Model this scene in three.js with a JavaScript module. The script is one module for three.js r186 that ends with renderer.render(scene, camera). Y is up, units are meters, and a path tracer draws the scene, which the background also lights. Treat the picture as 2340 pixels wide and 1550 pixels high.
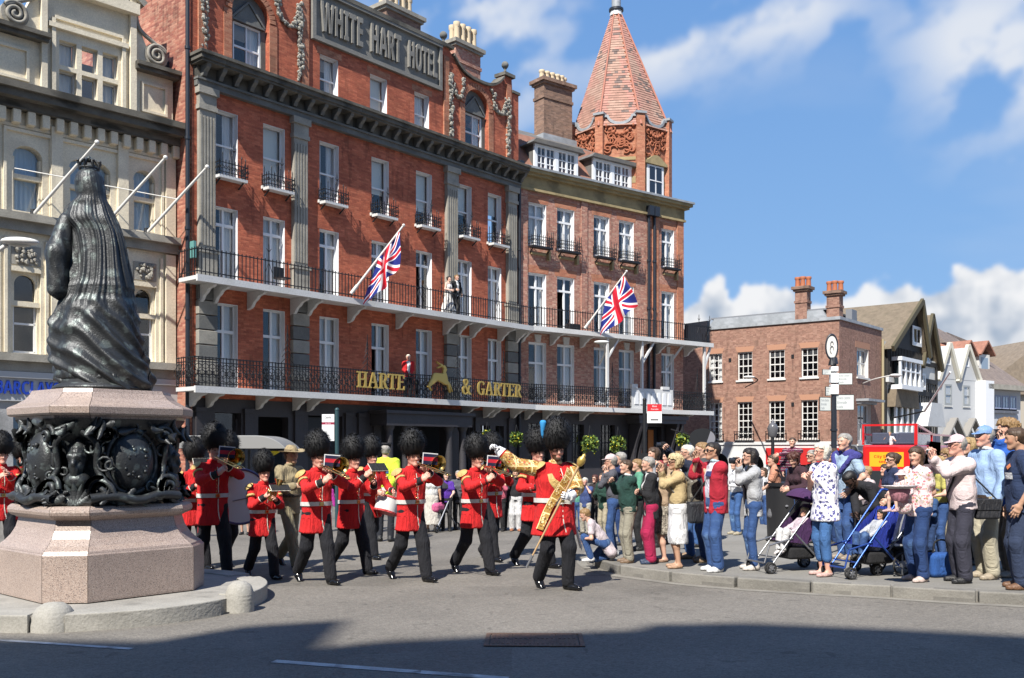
import * as THREE from 'three';
import { mergeGeometries } from 'three/addons/utils/BufferGeometryUtils.js';
import { RoundedBoxGeometry } from 'three/addons/geometries/RoundedBoxGeometry.js';
import { TextGeometry } from 'three/addons/geometries/TextGeometry.js';
import { FontLoader } from 'three/addons/loaders/FontLoader.js';

// ---------------------------------------------------------------- camera, sky, sun, exposure
const scene = new THREE.Scene();
const EYE = 1.72, FPX = 2200;                       // eye height, focal length in photo pixels
const camera = new THREE.PerspectiveCamera(2 * Math.atan(775 / FPX) * 180 / Math.PI, 1024 / 678, 0.1, 2000);
camera.position.set(0, EYE, 0);
camera.lookAt(0, EYE, -10);
camera.setViewOffset(2340, 1550, 0, -250, 2340, 1550);   // rising front: verticals stay vertical
const renderer = new THREE.WebGLRenderer();
renderer.setSize(1024, 678);
renderer.toneMapping = THREE.LinearToneMapping;
renderer.toneMappingExposure = 1.75;
renderer.shadowMap.enabled = true;
renderer.shadowMap.type = THREE.PCFSoftShadowMap;

const SUN = new THREE.Vector3(-0.395, 1.12, 0.9187).normalize();   // towards the sun
const sun = new THREE.DirectionalLight(new THREE.Color(1, 0.955, 0.88), 5);
sun.name = 'sun';
sun.position.copy(SUN).multiplyScalar(120).add(new THREE.Vector3(5, 0, -28));
sun.target.position.set(5, 0, -28);
sun.castShadow = true;
sun.shadow.mapSize.set(4096, 4096);
Object.assign(sun.shadow.camera, { left: -50, right: 50, top: 50, bottom: -50, near: 1, far: 300 });
sun.shadow.bias = -0.0004;
scene.add(sun, sun.target);

// ---------------------------------------------------------------- random, noise
function rng(seed) { let a = seed >>> 0; return () => { a = (a + 0x6d2b79f5) | 0; let t = Math.imul(a ^ (a >>> 15), 1 | a); t = (t + Math.imul(t ^ (t >>> 7), 61 | t)) ^ t; return ((t ^ (t >>> 14)) >>> 0) / 4294967296; }; }
const PERM = (() => { const r = rng(1234), p = new Uint8Array(512), q = Array.from({ length: 256 }, (_, i) => i); for (let i = 255; i > 0; i--) { const j = Math.floor(r() * (i + 1)); [q[i], q[j]] = [q[j], q[i]]; } for (let i = 0; i < 512; i++) p[i] = q[i & 255]; return p; })();
function hash3(x, y, z) { return (PERM[(PERM[(PERM[x & 255] + y) & 255] + z) & 255] + PERM[(PERM[(PERM[(y + 71) & 255] + z) & 255] + x) & 255] / 256) / 256; }
const H8 = (x, y, z) => PERM[(PERM[(PERM[x & 255] + y) & 255] + z) & 255] / 255;
function vnoise(x, y, z = 0, per = 0) {            // value noise 0..1, optional period
  let xi = Math.floor(x), yi = Math.floor(y); const zi = Math.floor(z); let u = x - xi, v = y - yi, w = z - zi, x1 = xi + 1, y1 = yi + 1;
  u = u * u * (3 - 2 * u); v = v * v * (3 - 2 * v);
  if (per) { xi = ((xi % per) + per) % per; yi = ((yi % per) + per) % per; x1 = ((x1 % per) + per) % per; y1 = ((y1 % per) + per) % per; }
  const pl = (k) => { const a = H8(xi, yi, k), b = H8(x1, yi, k), c = H8(xi, y1, k), d = H8(x1, y1, k); return (a + (b - a) * u) * (1 - v) + (c + (d - c) * u) * v; };
  const n0 = pl(zi); if (w < 1e-6) return n0;
  w = w * w * (3 - 2 * w); return n0 + (pl(zi + 1) - n0) * w;
}
function fbm(x, y, z = 0, oct = 4, per = 0) { let s = 0, a = 0.5, n = 0; for (let i = 0; i < oct; i++) { s += a * vnoise(x, y, z + i * 17, per); n += a; x *= 2; y *= 2; z *= 2; per *= 2; a *= 0.5; } return s / n; }
const clamp = THREE.MathUtils.clamp, lerp = THREE.MathUtils.lerp, sstep = (a, b, x) => { const t = clamp((x - a) / (b - a), 0, 1); return t * t * (3 - 2 * t); };

// ---------------------------------------------------------------- sky: clear blue, thin high cloud, cumulus low down
{
  const W = 2048, H = 1024, data = new Float32Array(W * H * 4);
  const azOf = (px) => Math.atan((px - 1170) / FPX) * 57.3, elOf = (px, py) => Math.atan((1025 - py) / Math.hypot(FPX, px - 1170)) * 57.3;
  const crest = [[1380, 900], [1480, 800], [1545, 730], [1590, 700], [1625, 640], [1650, 625], [1672, 700], [1700, 668], [1740, 650], [1800, 655], [1850, 690], [1900, 700], [1950, 695], [1985, 668], [2020, 648], [2060, 650], [2090, 668], [2125, 662], [2160, 640], [2220, 622], [2280, 622], [2325, 650], [2380, 610], [2480, 640], [2600, 720], [2900, 780]].map(([x, y]) => [azOf(x), elOf(x, y)]);
  const top = (az) => {
    const far = 1 + 9 * sstep(0.35, 0.75, fbm(az * 0.06 + 40, 3.3, 2, 3)); if (az < crest[0][0] || az > crest.at(-1)[0]) return far * 0.8;
    let i = 1; while (crest[i][0] < az) i++; const u = (az - crest[i - 1][0]) / (crest[i][0] - crest[i - 1][0]); return lerp(crest[i - 1][1], crest[i][1], u * u * (3 - 2 * u));
  };
  const tops = Array.from({ length: W }, (_, i) => { const az0 = ((i + 0.5) / W - 0.5) * 360 / 57.2958; return top(Math.atan2(Math.cos(az0), -Math.sin(az0)) * 57.2958); });
  const billow = (x, y, z) => { let s = 0, a = 0.5; for (let i = 0; i < 5; i++) { s += a * (1 - Math.abs(2 * vnoise(x, y, z + i * 13) - 1)); x *= 2.03; y *= 2.03; a *= 0.52; } return s; };
  for (let j = 0; j < H; j++) for (let i = 0; i < W; i++) {
    const el = (j + 0.5 - H / 2) / H * 180, az0 = ((i + 0.5) / W - 0.5) * 360;      // row 0 is the bottom
    const cr = Math.cos(el / 57.2958), dx = Math.cos(az0 / 57.2958) * cr, dz = Math.sin(az0 / 57.2958) * cr, dy = Math.sin(el / 57.2958);
    const az = Math.atan2(dx, -dz) * 57.2958, inView = Math.abs(az) < 38 && el < 36;       // 0 = the way the camera looks
    const e = clamp(el / 45, 0, 1);
    let R = lerp(0.38, 0.082, Math.pow(e, 0.52)), G = lerp(0.62, 0.235, Math.pow(e, 0.54)), B = lerp(0.9, 0.6, Math.pow(e, 0.6));
    if (el < 0) { R = 0.2; G = 0.22; B = 0.24; } else {
      const k = 1 / (dy + 0.12), X = dx * k, Z = dz * k;                             // thin cloud on a plane overhead
      let a = sstep(0.5, 0.78, fbm(X * 1.15 + 9.3, Z * 1.9 + 4.2, 1, inView ? 5 : 3)) * (inView ? 0.1 : 0.6);
      if (inView && el > 13) {                                                        // hazy cloud above the hotel roofs and at the top right
        const near = (px, py, rx, ry) => { const A = azOf(px), E = elOf(px, py); return Math.exp(-(((az - A) / rx) ** 2) - ((el - E) / ry) ** 2); };
        const local = near(1080, 90, 5.4, 4.8) * 1.1 + near(1640, 50, 6, 2.6) * 0.85 + near(1480, 140, 2.8, 2.4) * 0.55 + near(2300, 130, 3.6, 4) * 1.0 + near(2150, 70, 3, 2.6) * 0.45 + near(1850, 20, 3, 1.5) * 0.5;
        if (local > 0.03) { const wisp = fbm(az * 0.3 + 0.45 * fbm(az * 0.7, el * 0.8, 4, 3), el * 0.42 - az * 0.1, 9, 6); a = Math.max(a, clamp(local * sstep(0.36, 0.66, wisp), 0, 0.95)); }
      }
      R = lerp(R, 0.72, a); G = lerp(G, 0.76, a); B = lerp(B, 0.83, a);
      const depth = tops[i] - el;
      if (depth > -2 && el < 16) {                                                    // cumulus
        const n = billow(az * 0.42, el * 0.46, 2) - 0.5, f = depth + n * 2.1, m = sstep(0.0, 0.34, f);
        if (m > 0) { const lump = billow(az * 0.5 + 0.25, el * 0.5 - 0.3, 2) - 0.5, bright = clamp(0.95 - 0.42 * sstep(0.3, 2.6, depth) + (n - lump) * 1.5 + (fbm(az * 0.35, el * 0.5, 8, 5) - 0.5) * 1.3, 0, 1); R = lerp(R, lerp(0.36, 0.84, bright), m); G = lerp(G, lerp(0.44, 0.85, bright), m); B = lerp(B, lerp(0.56, 0.87, bright), m); }
      }
    }
    const o = (j * W + i) * 4; data[o] = R * 0.61; data[o + 1] = G * 0.61; data[o + 2] = B * 0.61; data[o + 3] = 1;
  }
  const t = new THREE.DataTexture(data, W, H, THREE.RGBAFormat, THREE.FloatType);
  t.mapping = THREE.EquirectangularReflectionMapping; t.magFilter = t.minFilter = THREE.LinearFilter; t.name = 'sky'; t.needsUpdate = true;
  scene.background = t; scene.environment = t;
}

// ---------------------------------------------------------------- geometry helpers
const V3 = (x, y, z) => new THREE.Vector3(x, y, z);
const used = {};
function numbered(n) { const k = used[n] = (used[n] ?? -1) + 1; return k ? n + '_' + String(k).padStart(3, '0') : n; }
function prep(g) { g = g.index ? g.toNonIndexed() : g; for (const k of Object.keys(g.attributes)) if (!['position', 'normal', 'uv'].includes(k)) g.deleteAttribute(k); if (!g.attributes.normal) g.computeVertexNormals(); return g; }
function metric(g, keepUV) {                         // uv in metres by the way each face looks
  if (keepUV) return g;
  const p = g.attributes.position, uv = new Float32Array(p.count * 2), a = V3(), b = V3(), c = V3(), n = V3();
  for (let i = 0; i < p.count; i += 3) {
    a.fromBufferAttribute(p, i); b.fromBufferAttribute(p, i + 1); c.fromBufferAttribute(p, i + 2);
    n.copy(b).sub(a).cross(V3().copy(c).sub(a));
    const x = Math.abs(n.x), y = Math.abs(n.y), z = Math.abs(n.z);
    [a, b, c].forEach((q, k) => { const o = (i + k) * 2; if (z >= x && z >= y) { uv[o] = q.x; uv[o + 1] = q.y; } else if (x >= y) { uv[o] = q.z; uv[o + 1] = q.y; } else { uv[o] = q.x; uv[o + 1] = q.z; } });
  }
  g.setAttribute('uv', new THREE.BufferAttribute(uv, 2));
  return g;
}
function bx(w, h, d, x = 0, y = 0, z = 0) { const g = new THREE.BoxGeometry(w, h, d); g.translate(x, y, z); return g; }
function b2(x0, x1, y0, y1, z0, z1) { return bx(x1 - x0, y1 - y0, z1 - z0, (x0 + x1) / 2, (y0 + y1) / 2, (z0 + z1) / 2); }
function rb(w, h, d, r, x = 0, y = 0, z = 0, seg = 2) { const g = new RoundedBoxGeometry(w, h, d, seg, r); g.translate(x, y, z); return g; }
function cyl(r0, r1, h, x = 0, y = 0, z = 0, seg = 12) { const g = new THREE.CylinderGeometry(r1, r0, h, seg); g.translate(x, y + h / 2, z); return g; }   // base at y
function sph(r, x = 0, y = 0, z = 0, ws = 10, hs = 8) { const g = new THREE.SphereGeometry(r, ws, hs); g.translate(x, y, z); return g; }
function bar(a, b, r, seg = 6, r2 = r) {              // round bar between two points
  const A = V3(...a), B = V3(...b), L = A.distanceTo(B), g = new THREE.CylinderGeometry(r2, r, L, seg);
  g.applyQuaternion(new THREE.Quaternion().setFromUnitVectors(V3(0, 1, 0), V3().copy(B).sub(A).normalize()));
  g.translate((a[0] + b[0]) / 2, (a[1] + b[1]) / 2, (a[2] + b[2]) / 2); return g;
}
function beam(a, b, w, h) {                           // square bar between two points
  const A = V3(...a), B = V3(...b), L = A.distanceTo(B), g = new THREE.BoxGeometry(w, h, L);
  const m = new THREE.Matrix4().lookAt(B, A, Math.abs(B.y - A.y) > 0.98 * L ? V3(1, 0, 0) : V3(0, 1, 0)); g.applyMatrix4(m);
  g.translate((a[0] + b[0]) / 2, (a[1] + b[1]) / 2, (a[2] + b[2]) / 2); return g;
}
function tube(pts, r, seg = 24, rs = 6, closed = false) { return new THREE.TubeGeometry(new THREE.CatmullRomCurve3(pts.map((p) => V3(...p)), closed), seg, r, rs, closed); }
function shape(pts) { const s = new THREE.Shape(); pts.forEach((p, i) => (i ? s.lineTo(p[0], p[1]) : s.moveTo(p[0], p[1]))); return s; }
function rectHole(x0, x1, y0, y1) { const h = new THREE.Path(); h.moveTo(x0, y0); h.lineTo(x0, y1); h.lineTo(x1, y1); h.lineTo(x1, y0); h.closePath(); return h; }
function archHole(x0, x1, y0, y1, rise) { const h = new THREE.Path(), w = (x1 - x0) / 2; h.moveTo(x0, y0); h.lineTo(x0, y1 - (rise ?? w)); h.absellipse((x0 + x1) / 2, y1 - (rise ?? w), w, rise ?? w, Math.PI, 0, true); h.lineTo(x1, y0); h.closePath(); return h; }
function ext(s, z0, z1, bevel = 0, curve = 8) { const g = new THREE.ExtrudeGeometry(s, { depth: z1 - z0 - 2 * bevel, bevelEnabled: bevel > 0, bevelSize: bevel, bevelThickness: bevel, bevelOffset: -bevel, bevelSegments: 1, curveSegments: curve }); g.translate(0, 0, z0 + bevel); return g; }
function lathe(pts, seg = 16, x = 0, y = 0, z = 0) { const g = new THREE.LatheGeometry(pts.map((p) => new THREE.Vector2(p[0], p[1])), seg); g.translate(x, y, z); return g; }
function mesh(name, geos, mat, parent, opt = {}) {
  const list = (Array.isArray(geos) ? geos : [geos]).map(prep);
  let g = list.length > 1 ? mergeGeometries(list.map((q) => { if (!q.attributes.uv) q.setAttribute('uv', new THREE.BufferAttribute(new Float32Array(q.attributes.position.count * 2), 2)); return q; })) : list[0];
  metric(g, opt.keepUV);
  const m = new THREE.Mesh(g, mat); m.name = name; m.castShadow = m.receiveShadow = true;
  if (opt.kind) m.userData.kind = opt.kind;
  parent?.add(m); return m;
}
function tag(o, label, category, group, kind) { o.userData.label = label; if (category) o.userData.category = category; if (group) o.userData.group = group; if (kind) o.userData.kind = kind; return o; }
function thing(name, label, category, [x, y, z] = [0, 0, 0], turn = 0, group) {
  const o = new THREE.Group(); o.name = numbered(name); scene.add(o); o.position.set(x, y, z); o.rotation.y = turn; return tag(o, label, category, group);
}
function part(name, parent) { const o = new THREE.Group(); o.name = name; parent.add(o); return o; }
function solo(name, label, category, geos, mat, at = [0, 0, 0], turn = 0, group) { const m = mesh(numbered(name), geos, mat, scene); m.position.set(...at); m.rotation.y = turn; return tag(m, label, category, group); }
// photo pixel + depth -> place in the world, and pixel on the ground
const at = (px, py, Z) => [(px - 1170) / FPX * Z, EYE - (py - 1025) / FPX * Z, -Z];
const onGround = (px, py, lift = 0) => { const Z = FPX * (EYE - lift) / (py - 1025); return [(px - 1170) / FPX * Z, lift, -Z]; };

// ---------------------------------------------------------------- procedural textures
function tex(w, h, fn, srgb = true) {                // fn(x, y) -> [r, g, b] linear 0..1 (srgb) or a grey value
  const d = new Uint8Array(w * h * 4), enc = (c) => { c = clamp(c, 0, 1); return 255 * (c < 0.0031308 ? c * 12.92 : 1.055 * Math.pow(c, 1 / 2.4) - 0.055); };
  for (let y = 0; y < h; y++) for (let x = 0; x < w; x++) {
    const v = fn(x, y), o = (y * w + x) * 4;
    if (srgb) { d[o] = enc(v[0]); d[o + 1] = enc(v[1]); d[o + 2] = enc(v[2]); } else d[o] = d[o + 1] = d[o + 2] = clamp(v, 0, 1) * 255;
    d[o + 3] = 255;
  }
  const t = new THREE.DataTexture(d, w, h, THREE.RGBAFormat); t.wrapS = t.wrapT = THREE.RepeatWrapping; t.magFilter = THREE.LinearFilter; t.minFilter = THREE.LinearMipmapLinearFilter; t.generateMipmaps = true;
  if (srgb) t.colorSpace = THREE.SRGBColorSpace; t.needsUpdate = true; return t;
}
const rep = (t, sx, sy = sx) => { t.repeat.set(1 / sx, 1 / sy); return t; };   // texture covers sx x sy metres
function mat(color, roughness = 0.8, o = {}) { const m = new THREE.MeshStandardMaterial({ roughness, ...o }); if (Array.isArray(color)) m.color.setRGB(...color); else m.color.set(color); return m; }
function phys(color, roughness, o = {}) { const m = new THREE.MeshPhysicalMaterial({ roughness, ...o }); if (Array.isArray(color)) m.color.setRGB(...color); else m.color.set(color); return m; }
// bricks: base colours, mortar; 4.32 m x 3 m per tile, 32 px to a brick
function bricks(cols, mortar, seed, stain = 0.25, header = false, big2 = 1) {
  const W = 640 * big2, H = 400 * big2, bw = 32, bh = 10, m = 1;   // 20 bricks x 40 courses
  const f = (x, y) => {
    const row = Math.floor(y / bh), off = row % 2 ? bw / 2 : 0, xx = (x + off) % W, col = Math.floor(xx / bw), fx = xx - col * bw, fy = y - row * bh;
    const grain = 0.82 + 0.36 * vnoise(x * 0.45, y * 0.45, seed, 0), big = (1 + (fbm(x / 128, y / 100, seed + 3, 4, 0) - 0.5) * 2 * stain) * (1 - 0.35 * sstep(0.55, 0.8, fbm(x / 26, y / 150, seed + 5, 3, 0)) * sstep(0.4, 0.65, vnoise(x / 150, y / 130, seed)));
    if (fy < m || fx < m) return mortar.map((c) => c * grain * big);
    const half = header && row % 2 ? Math.floor(fx / 16) : 0, k = hash3(col + half * 31, row, seed), c = cols[Math.floor(k * cols.length)], v = 0.87 + 0.26 * hash3(col + half, row, seed + 9);
    return c.map((q) => q * v * grain * big);
  };
  const map = rep(tex(W, H, f), 4.6 * big2, 2.88 * big2), bump = rep(tex(640, 400, (x, y) => { const row = Math.floor(y / bh), off = row % 2 ? bw / 2 : 0, fx = (x + off) % bw, fy = y % bh; return fy < m || fx < m ? 0.2 : 0.75 + 0.25 * vnoise(x * 0.5, y * 0.5, seed); }, false), 4.6, 2.88);
  return mat([1, 1, 1], 0.88, { map, bumpMap: bump, bumpScale: 0.006 });
}
function stone(c, seed, spot = 0.3, size = 3, rough = 0.85, dark = [0.05, 0.05, 0.045], amount = 0.35, bumpScale = 0.004) {
  const N = 320;
  const f = (x, y) => {
    const n = fbm(x / N * 8, y / N * 8, seed, 5, 8), g = 0.86 + 0.28 * vnoise(x * 0.7, y * 0.7, seed + 2), s = sstep(0.52, 0.78, fbm(x / N * 4 + 5, y / N * 6, seed + 7, 5, 0)) * amount;
    return c.map((q, i) => lerp(q * (1 + (n - 0.5) * 2 * spot) * g, dark[i], s));
  };
  const map = rep(tex(N, N, f), size), bump = rep(tex(256, 256, (x, y) => fbm(x / 256 * 40, y / 256 * 40, seed + 1, 3, 40), false), size / 2);
  return mat([1, 1, 1], rough, { map, bumpMap: bump, bumpScale });
}
const clothBump = rep(tex(256, 256, (x, y) => { const a = x / 256, b = y / 256, w = fbm(a * 4, b * 4, 5, 3, 4); return clamp(0.75 * (1 - Math.abs(2 * fbm(a * 5 + w * 1.2, b * 5 + w * 2, 3, 4, 0) - 1)) + 0.15 * vnoise(x * 0.5, y * 0.5, 2, 128), 0, 1); }, false), 0.3, 0.85);
const clothTone = rep(tex(256, 256, (x, y) => { const v = 0.78 + 0.34 * fbm(x / 256 * 8, y / 256 * 8, 12, 5, 8) + 0.08 * (hash3(x, y, 5) - 0.5); return [v, v, v]; }), 0.7);
const cloths = {};
function cloth(c, rough = 0.92) { const k = String(c) + rough; return cloths[k] ??= mat(c, rough, { map: clothTone, bumpMap: clothBump, bumpScale: 0.022 }); }

const loader = new FontLoader(), font = await loader.loadAsync('fonts/droid/droid_serif_bold.typeface.json'), fontSans = await loader.loadAsync('fonts/droid/droid_sans_bold.typeface.json');
function canvasTex(w, h, draw) { const c = document.createElement('canvas'); c.width = w; c.height = h; draw(c.getContext('2d'), w, h); const t = new THREE.CanvasTexture(c); t.colorSpace = THREE.SRGBColorSpace; return t; }

// ---------------------------------------------------------------- shared materials
const M = {
  redBrick: bricks([[0.46, 0.122, 0.062], [0.495, 0.137, 0.07], [0.425, 0.108, 0.056], [0.52, 0.152, 0.08], [0.385, 0.098, 0.052]], [0.36, 0.115, 0.066], 11, 0.35, false, 2),
  pinkBrick: bricks([[0.43, 0.2, 0.145], [0.47, 0.25, 0.185], [0.4, 0.175, 0.125], [0.5, 0.3, 0.22], [0.35, 0.16, 0.12]], [0.44, 0.3, 0.23], 23, 0.2, true, 2),
  flankBrick: bricks([[0.36, 0.13, 0.085], [0.42, 0.18, 0.12], [0.3, 0.1, 0.07], [0.45, 0.22, 0.15]], [0.3, 0.18, 0.13], 37, 0.35),
  brownBrick: bricks([[0.29, 0.155, 0.112], [0.32, 0.178, 0.128], [0.265, 0.14, 0.1], [0.335, 0.19, 0.14], [0.25, 0.128, 0.094]], [0.32, 0.215, 0.165], 41, 0.15, true),
  chimBrick: bricks([[0.2, 0.125, 0.09], [0.25, 0.15, 0.105], [0.17, 0.105, 0.08], [0.27, 0.17, 0.125]], [0.28, 0.2, 0.15], 51, 0.25),
  orangeBrick: bricks([[0.44, 0.18, 0.1], [0.48, 0.215, 0.125], [0.4, 0.15, 0.085]], [0.42, 0.2, 0.13], 61, 0.15),
  darkStone: stone([0.13, 0.12, 0.1], 3, 0.5, 3, 0.9, [0.025, 0.025, 0.022], 0.8),
  greyStone: stone([0.33, 0.31, 0.265], 5, 0.25, 3, 0.88, [0.12, 0.115, 0.1], 0.4),
  greyRender: stone([0.16, 0.16, 0.15], 17, 0.3, 4, 0.9, [0.07, 0.07, 0.065], 0.5),
  cream: stone([0.78, 0.7, 0.54], 7, 0.16, 4, 0.85, [0.38, 0.32, 0.24], 0.25),
  sand: stone([0.36, 0.285, 0.15], 9, 0.3, 3, 0.9, [0.14, 0.11, 0.06], 0.6),
  panelStone: stone([0.23, 0.222, 0.2], 6, 0.2, 3, 0.88, [0.12, 0.115, 0.1], 0.5),
  darkStucco: stone([0.04, 0.037, 0.043], 13, 0.2, 4, 0.6, [0.03, 0.028, 0.03], 0.3),
  whitePaint: stone([0.64, 0.64, 0.63], 15, 0.06, 4, 0.5, [0.45, 0.44, 0.4], 0.22, 0.001),
  white: mat([0.82, 0.83, 0.84], 0.4), offWhite: mat([0.66, 0.65, 0.62], 0.55),
  iron: mat([0.018, 0.019, 0.022], 0.5, { metalness: 0.3 }), pipe: mat([0.018, 0.022, 0.032], 0.4),
  slate: stone([0.13, 0.125, 0.12], 19, 0.35, 2, 0.8, [0.2, 0.17, 0.1], 0.3), lead: stone([0.3, 0.32, 0.34], 21, 0.2, 2, 0.5, [0.5, 0.52, 0.55], 0.4),
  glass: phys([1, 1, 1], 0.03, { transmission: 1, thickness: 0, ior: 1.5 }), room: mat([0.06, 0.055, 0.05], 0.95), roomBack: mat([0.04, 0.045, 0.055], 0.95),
  curtain: mat([0.62, 0.64, 0.64], 0.95), blind: mat([0.6, 0.62, 0.56], 0.9),
  gold: mat([0.62, 0.43, 0.12], 0.38, { metalness: 0.55 }), brass: mat([0.8, 0.56, 0.2], 0.2, { metalness: 1 }), pot: mat([0.62, 0.5, 0.34], 0.9), terra: mat([0.5, 0.17, 0.08], 0.9),
  steel: mat([0.36, 0.37, 0.39], 0.42, { metalness: 0.8 }), rubber: mat([0.02, 0.02, 0.021], 0.8),
};

// ================================================================ facades
function facade(px, Z, vx) { const d = (vx - 1170) / FPX, n = Math.hypot(d, 1), ux = d / n, uz = 1 / n; return { ux, uz, X: (px - 1170) / FPX * Z, Z, turn: Math.atan2(uz, ux) }; }
const FA = facade(490, 32.8, 3010), FB = { ...facade(1185, 45.29, 4041) }, FK = facade(403, 32.8, 3350);
const along = (F, t, d = 0) => [F.X + F.ux * t + F.uz * d, -(F.Z + F.uz * t - F.ux * d)];   // world x, z of a place on a facade
const R1 = rng(5);

// a window as a part of its building: frame, panes, sill, curtain
function win(parent, o) {
  const { t0, t1, h0, h1, kind = 'sash', z = -0.2, fr = M.white, cur = 'both', sill = true, lining = 0.2, open } = o, w = part('window', parent), F = [], P = [], s = o.s ?? 0.055, dz = 0.07, wdt = t1 - t0, H = h1 - h0;
  if (lining) { F.push(b2(t1 - 0.012, t1 + 0.004, h0, h1, z, -0.004), b2(t0, t1, h1 - 0.012, h1 + 0.003, z, -0.006)); }
  F.push(b2(t0, t0 + s, h0, h1, z - dz, z), b2(t1 - s, t1, h0, h1, z - dz, z), b2(t0 + s, t1 - s, h1 - s, h1, z - dz, z), b2(t0 + s, t1 - s, h0, h0 + s * 1.3, z - dz, z));
  const pane = (a, b, c, d, zz = z - 0.04) => P.push([a, b, c, d, zz]);
  const m = (t0 + t1) / 2;
  if (kind === 'sash') {
    const k = h0 + H * 0.49; F.push(b2(t0 + s, t1 - s, k - 0.03, k + 0.03, z - 0.062, z - 0.004)); pane(t0 + s, t1 - s, k + 0.03, h1 - s, z - 0.03); pane(t0 + s, t1 - s, h0 + s, k - 0.03, z - 0.05);
  } else if (kind === 'sash4') {
    const k = h0 + H * 0.49; F.push(b2(t0 + s, t1 - s, k - 0.035, k + 0.035, z - 0.062, z - 0.004), b2(m - 0.022, m + 0.022, h0 + s, h1 - s, z - 0.06, z - 0.01)); for (const [a, b] of [[t0 + s, m - 0.02], [m + 0.02, t1 - s]]) { pane(a, b, k + 0.03, h1 - s); pane(a, b, h0 + s, k - 0.03); }
  } else if (kind === 'french') {
    const k = h0 + H * (o.tr ?? 0.73); F.push(b2(t0 + s, t1 - s, k - 0.05, k + 0.05, z - 0.07, z + 0.015), b2(m - 0.045, m + 0.045, h0 + s, h1 - s, z - 0.066, z + 0.006));
    for (const [a, b] of [[t0 + s, m - 0.045], [m + 0.045, t1 - s]]) { pane(a, b, k + 0.06, h1 - s); if (!(open && a < m)) pane(a, b, h0 + s, k - 0.06); }
    if (open) F.push(b2(t0 + s, t0 + s + 0.04, h0 + s, k - 0.06, z - 0.6, z - 0.06));
  } else {                                            // small panes: nx by ny
    const [nx, ny] = kind, k = h0 + H * 0.5; if (!o.casement) F.push(b2(t0 + s, t1 - s, k - 0.035, k + 0.035, z - 0.064, z - 0.005)); const bw = o.bw ?? 0.018;
    for (let i = 1; i < nx; i++) { const x = t0 + wdt * i / nx; F.push(b2(x - bw, x + bw, h0 + s, h1 - s, z - 0.06, z - 0.012)); }
    for (let j = 1; j < ny; j++) { const y = h0 + H * j / ny; if (ny % 2 || j !== ny / 2 || o.casement) F.push(b2(t0 + s, t1 - s, y - bw, y + bw, z - 0.058, z - 0.014)); }
    pane(t0 + s, t1 - s, h0 + s, h1 - s);
  }
  mesh('frame', F, fr, w);
  for (const [a, b, c, d, zz] of P) mesh('pane', b2(a, b, c, d, zz - 0.006, zz), M.glass, w);
  if (sill) mesh('sill', b2(t0 - 0.09, t1 + 0.09, h0 - 0.11, h0 - 0.002, z, 0.09), o.sillMat ?? M.offWhite, w);
  if (cur !== 'none') {
    const zc = z - 0.17, C = []; const drape = (a, b, y0 = h0) => { const g = new THREE.PlaneGeometry(b - a, h1 - y0, Math.max(6, Math.round((b - a) * 26)), 1); const p = g.attributes.position; for (let i = 0; i < p.count; i++) p.setZ(i, 0.028 * Math.sin((p.getX(i) + t0) * 42) + 0.012 * Math.sin(p.getX(i) * 90)); g.translate((a + b) / 2, (h1 + y0) / 2, zc); g.computeVertexNormals(); C.push(g); };
    const j = () => (R1() - 0.5) * 0.2;
    if (cur === 'both') { drape(t0, t0 + wdt * (0.3 + j())); drape(t1 - wdt * (0.36 + j()), t1); } else if (cur === 'right') drape(t0 + wdt * (0.5 + j()), t1); else if (cur === 'left') drape(t0, t0 + wdt * (0.5 + j())); else if (cur === 'full') drape(t0 + 0.02, t1 - 0.02);
    else if (cur === 'blind') C.push(b2(t0 + 0.04, t1 - 0.04, lerp(h0, h1, o.blind ?? 0.35), h1, zc - 0.01, zc));
    mesh(cur === 'blind' ? 'blind' : 'curtain', C, cur === 'blind' ? M.blind : M.curtain, w);
  }
  return w;
}
function wallWith(parent, name, outline, holes, mat, z0 = -0.35, z1 = 0) { const s = shape(outline); holes.forEach((h) => s.holes.push(h)); return mesh(name, ext(s, z0, z1, 0, 14), mat, parent); }
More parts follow.
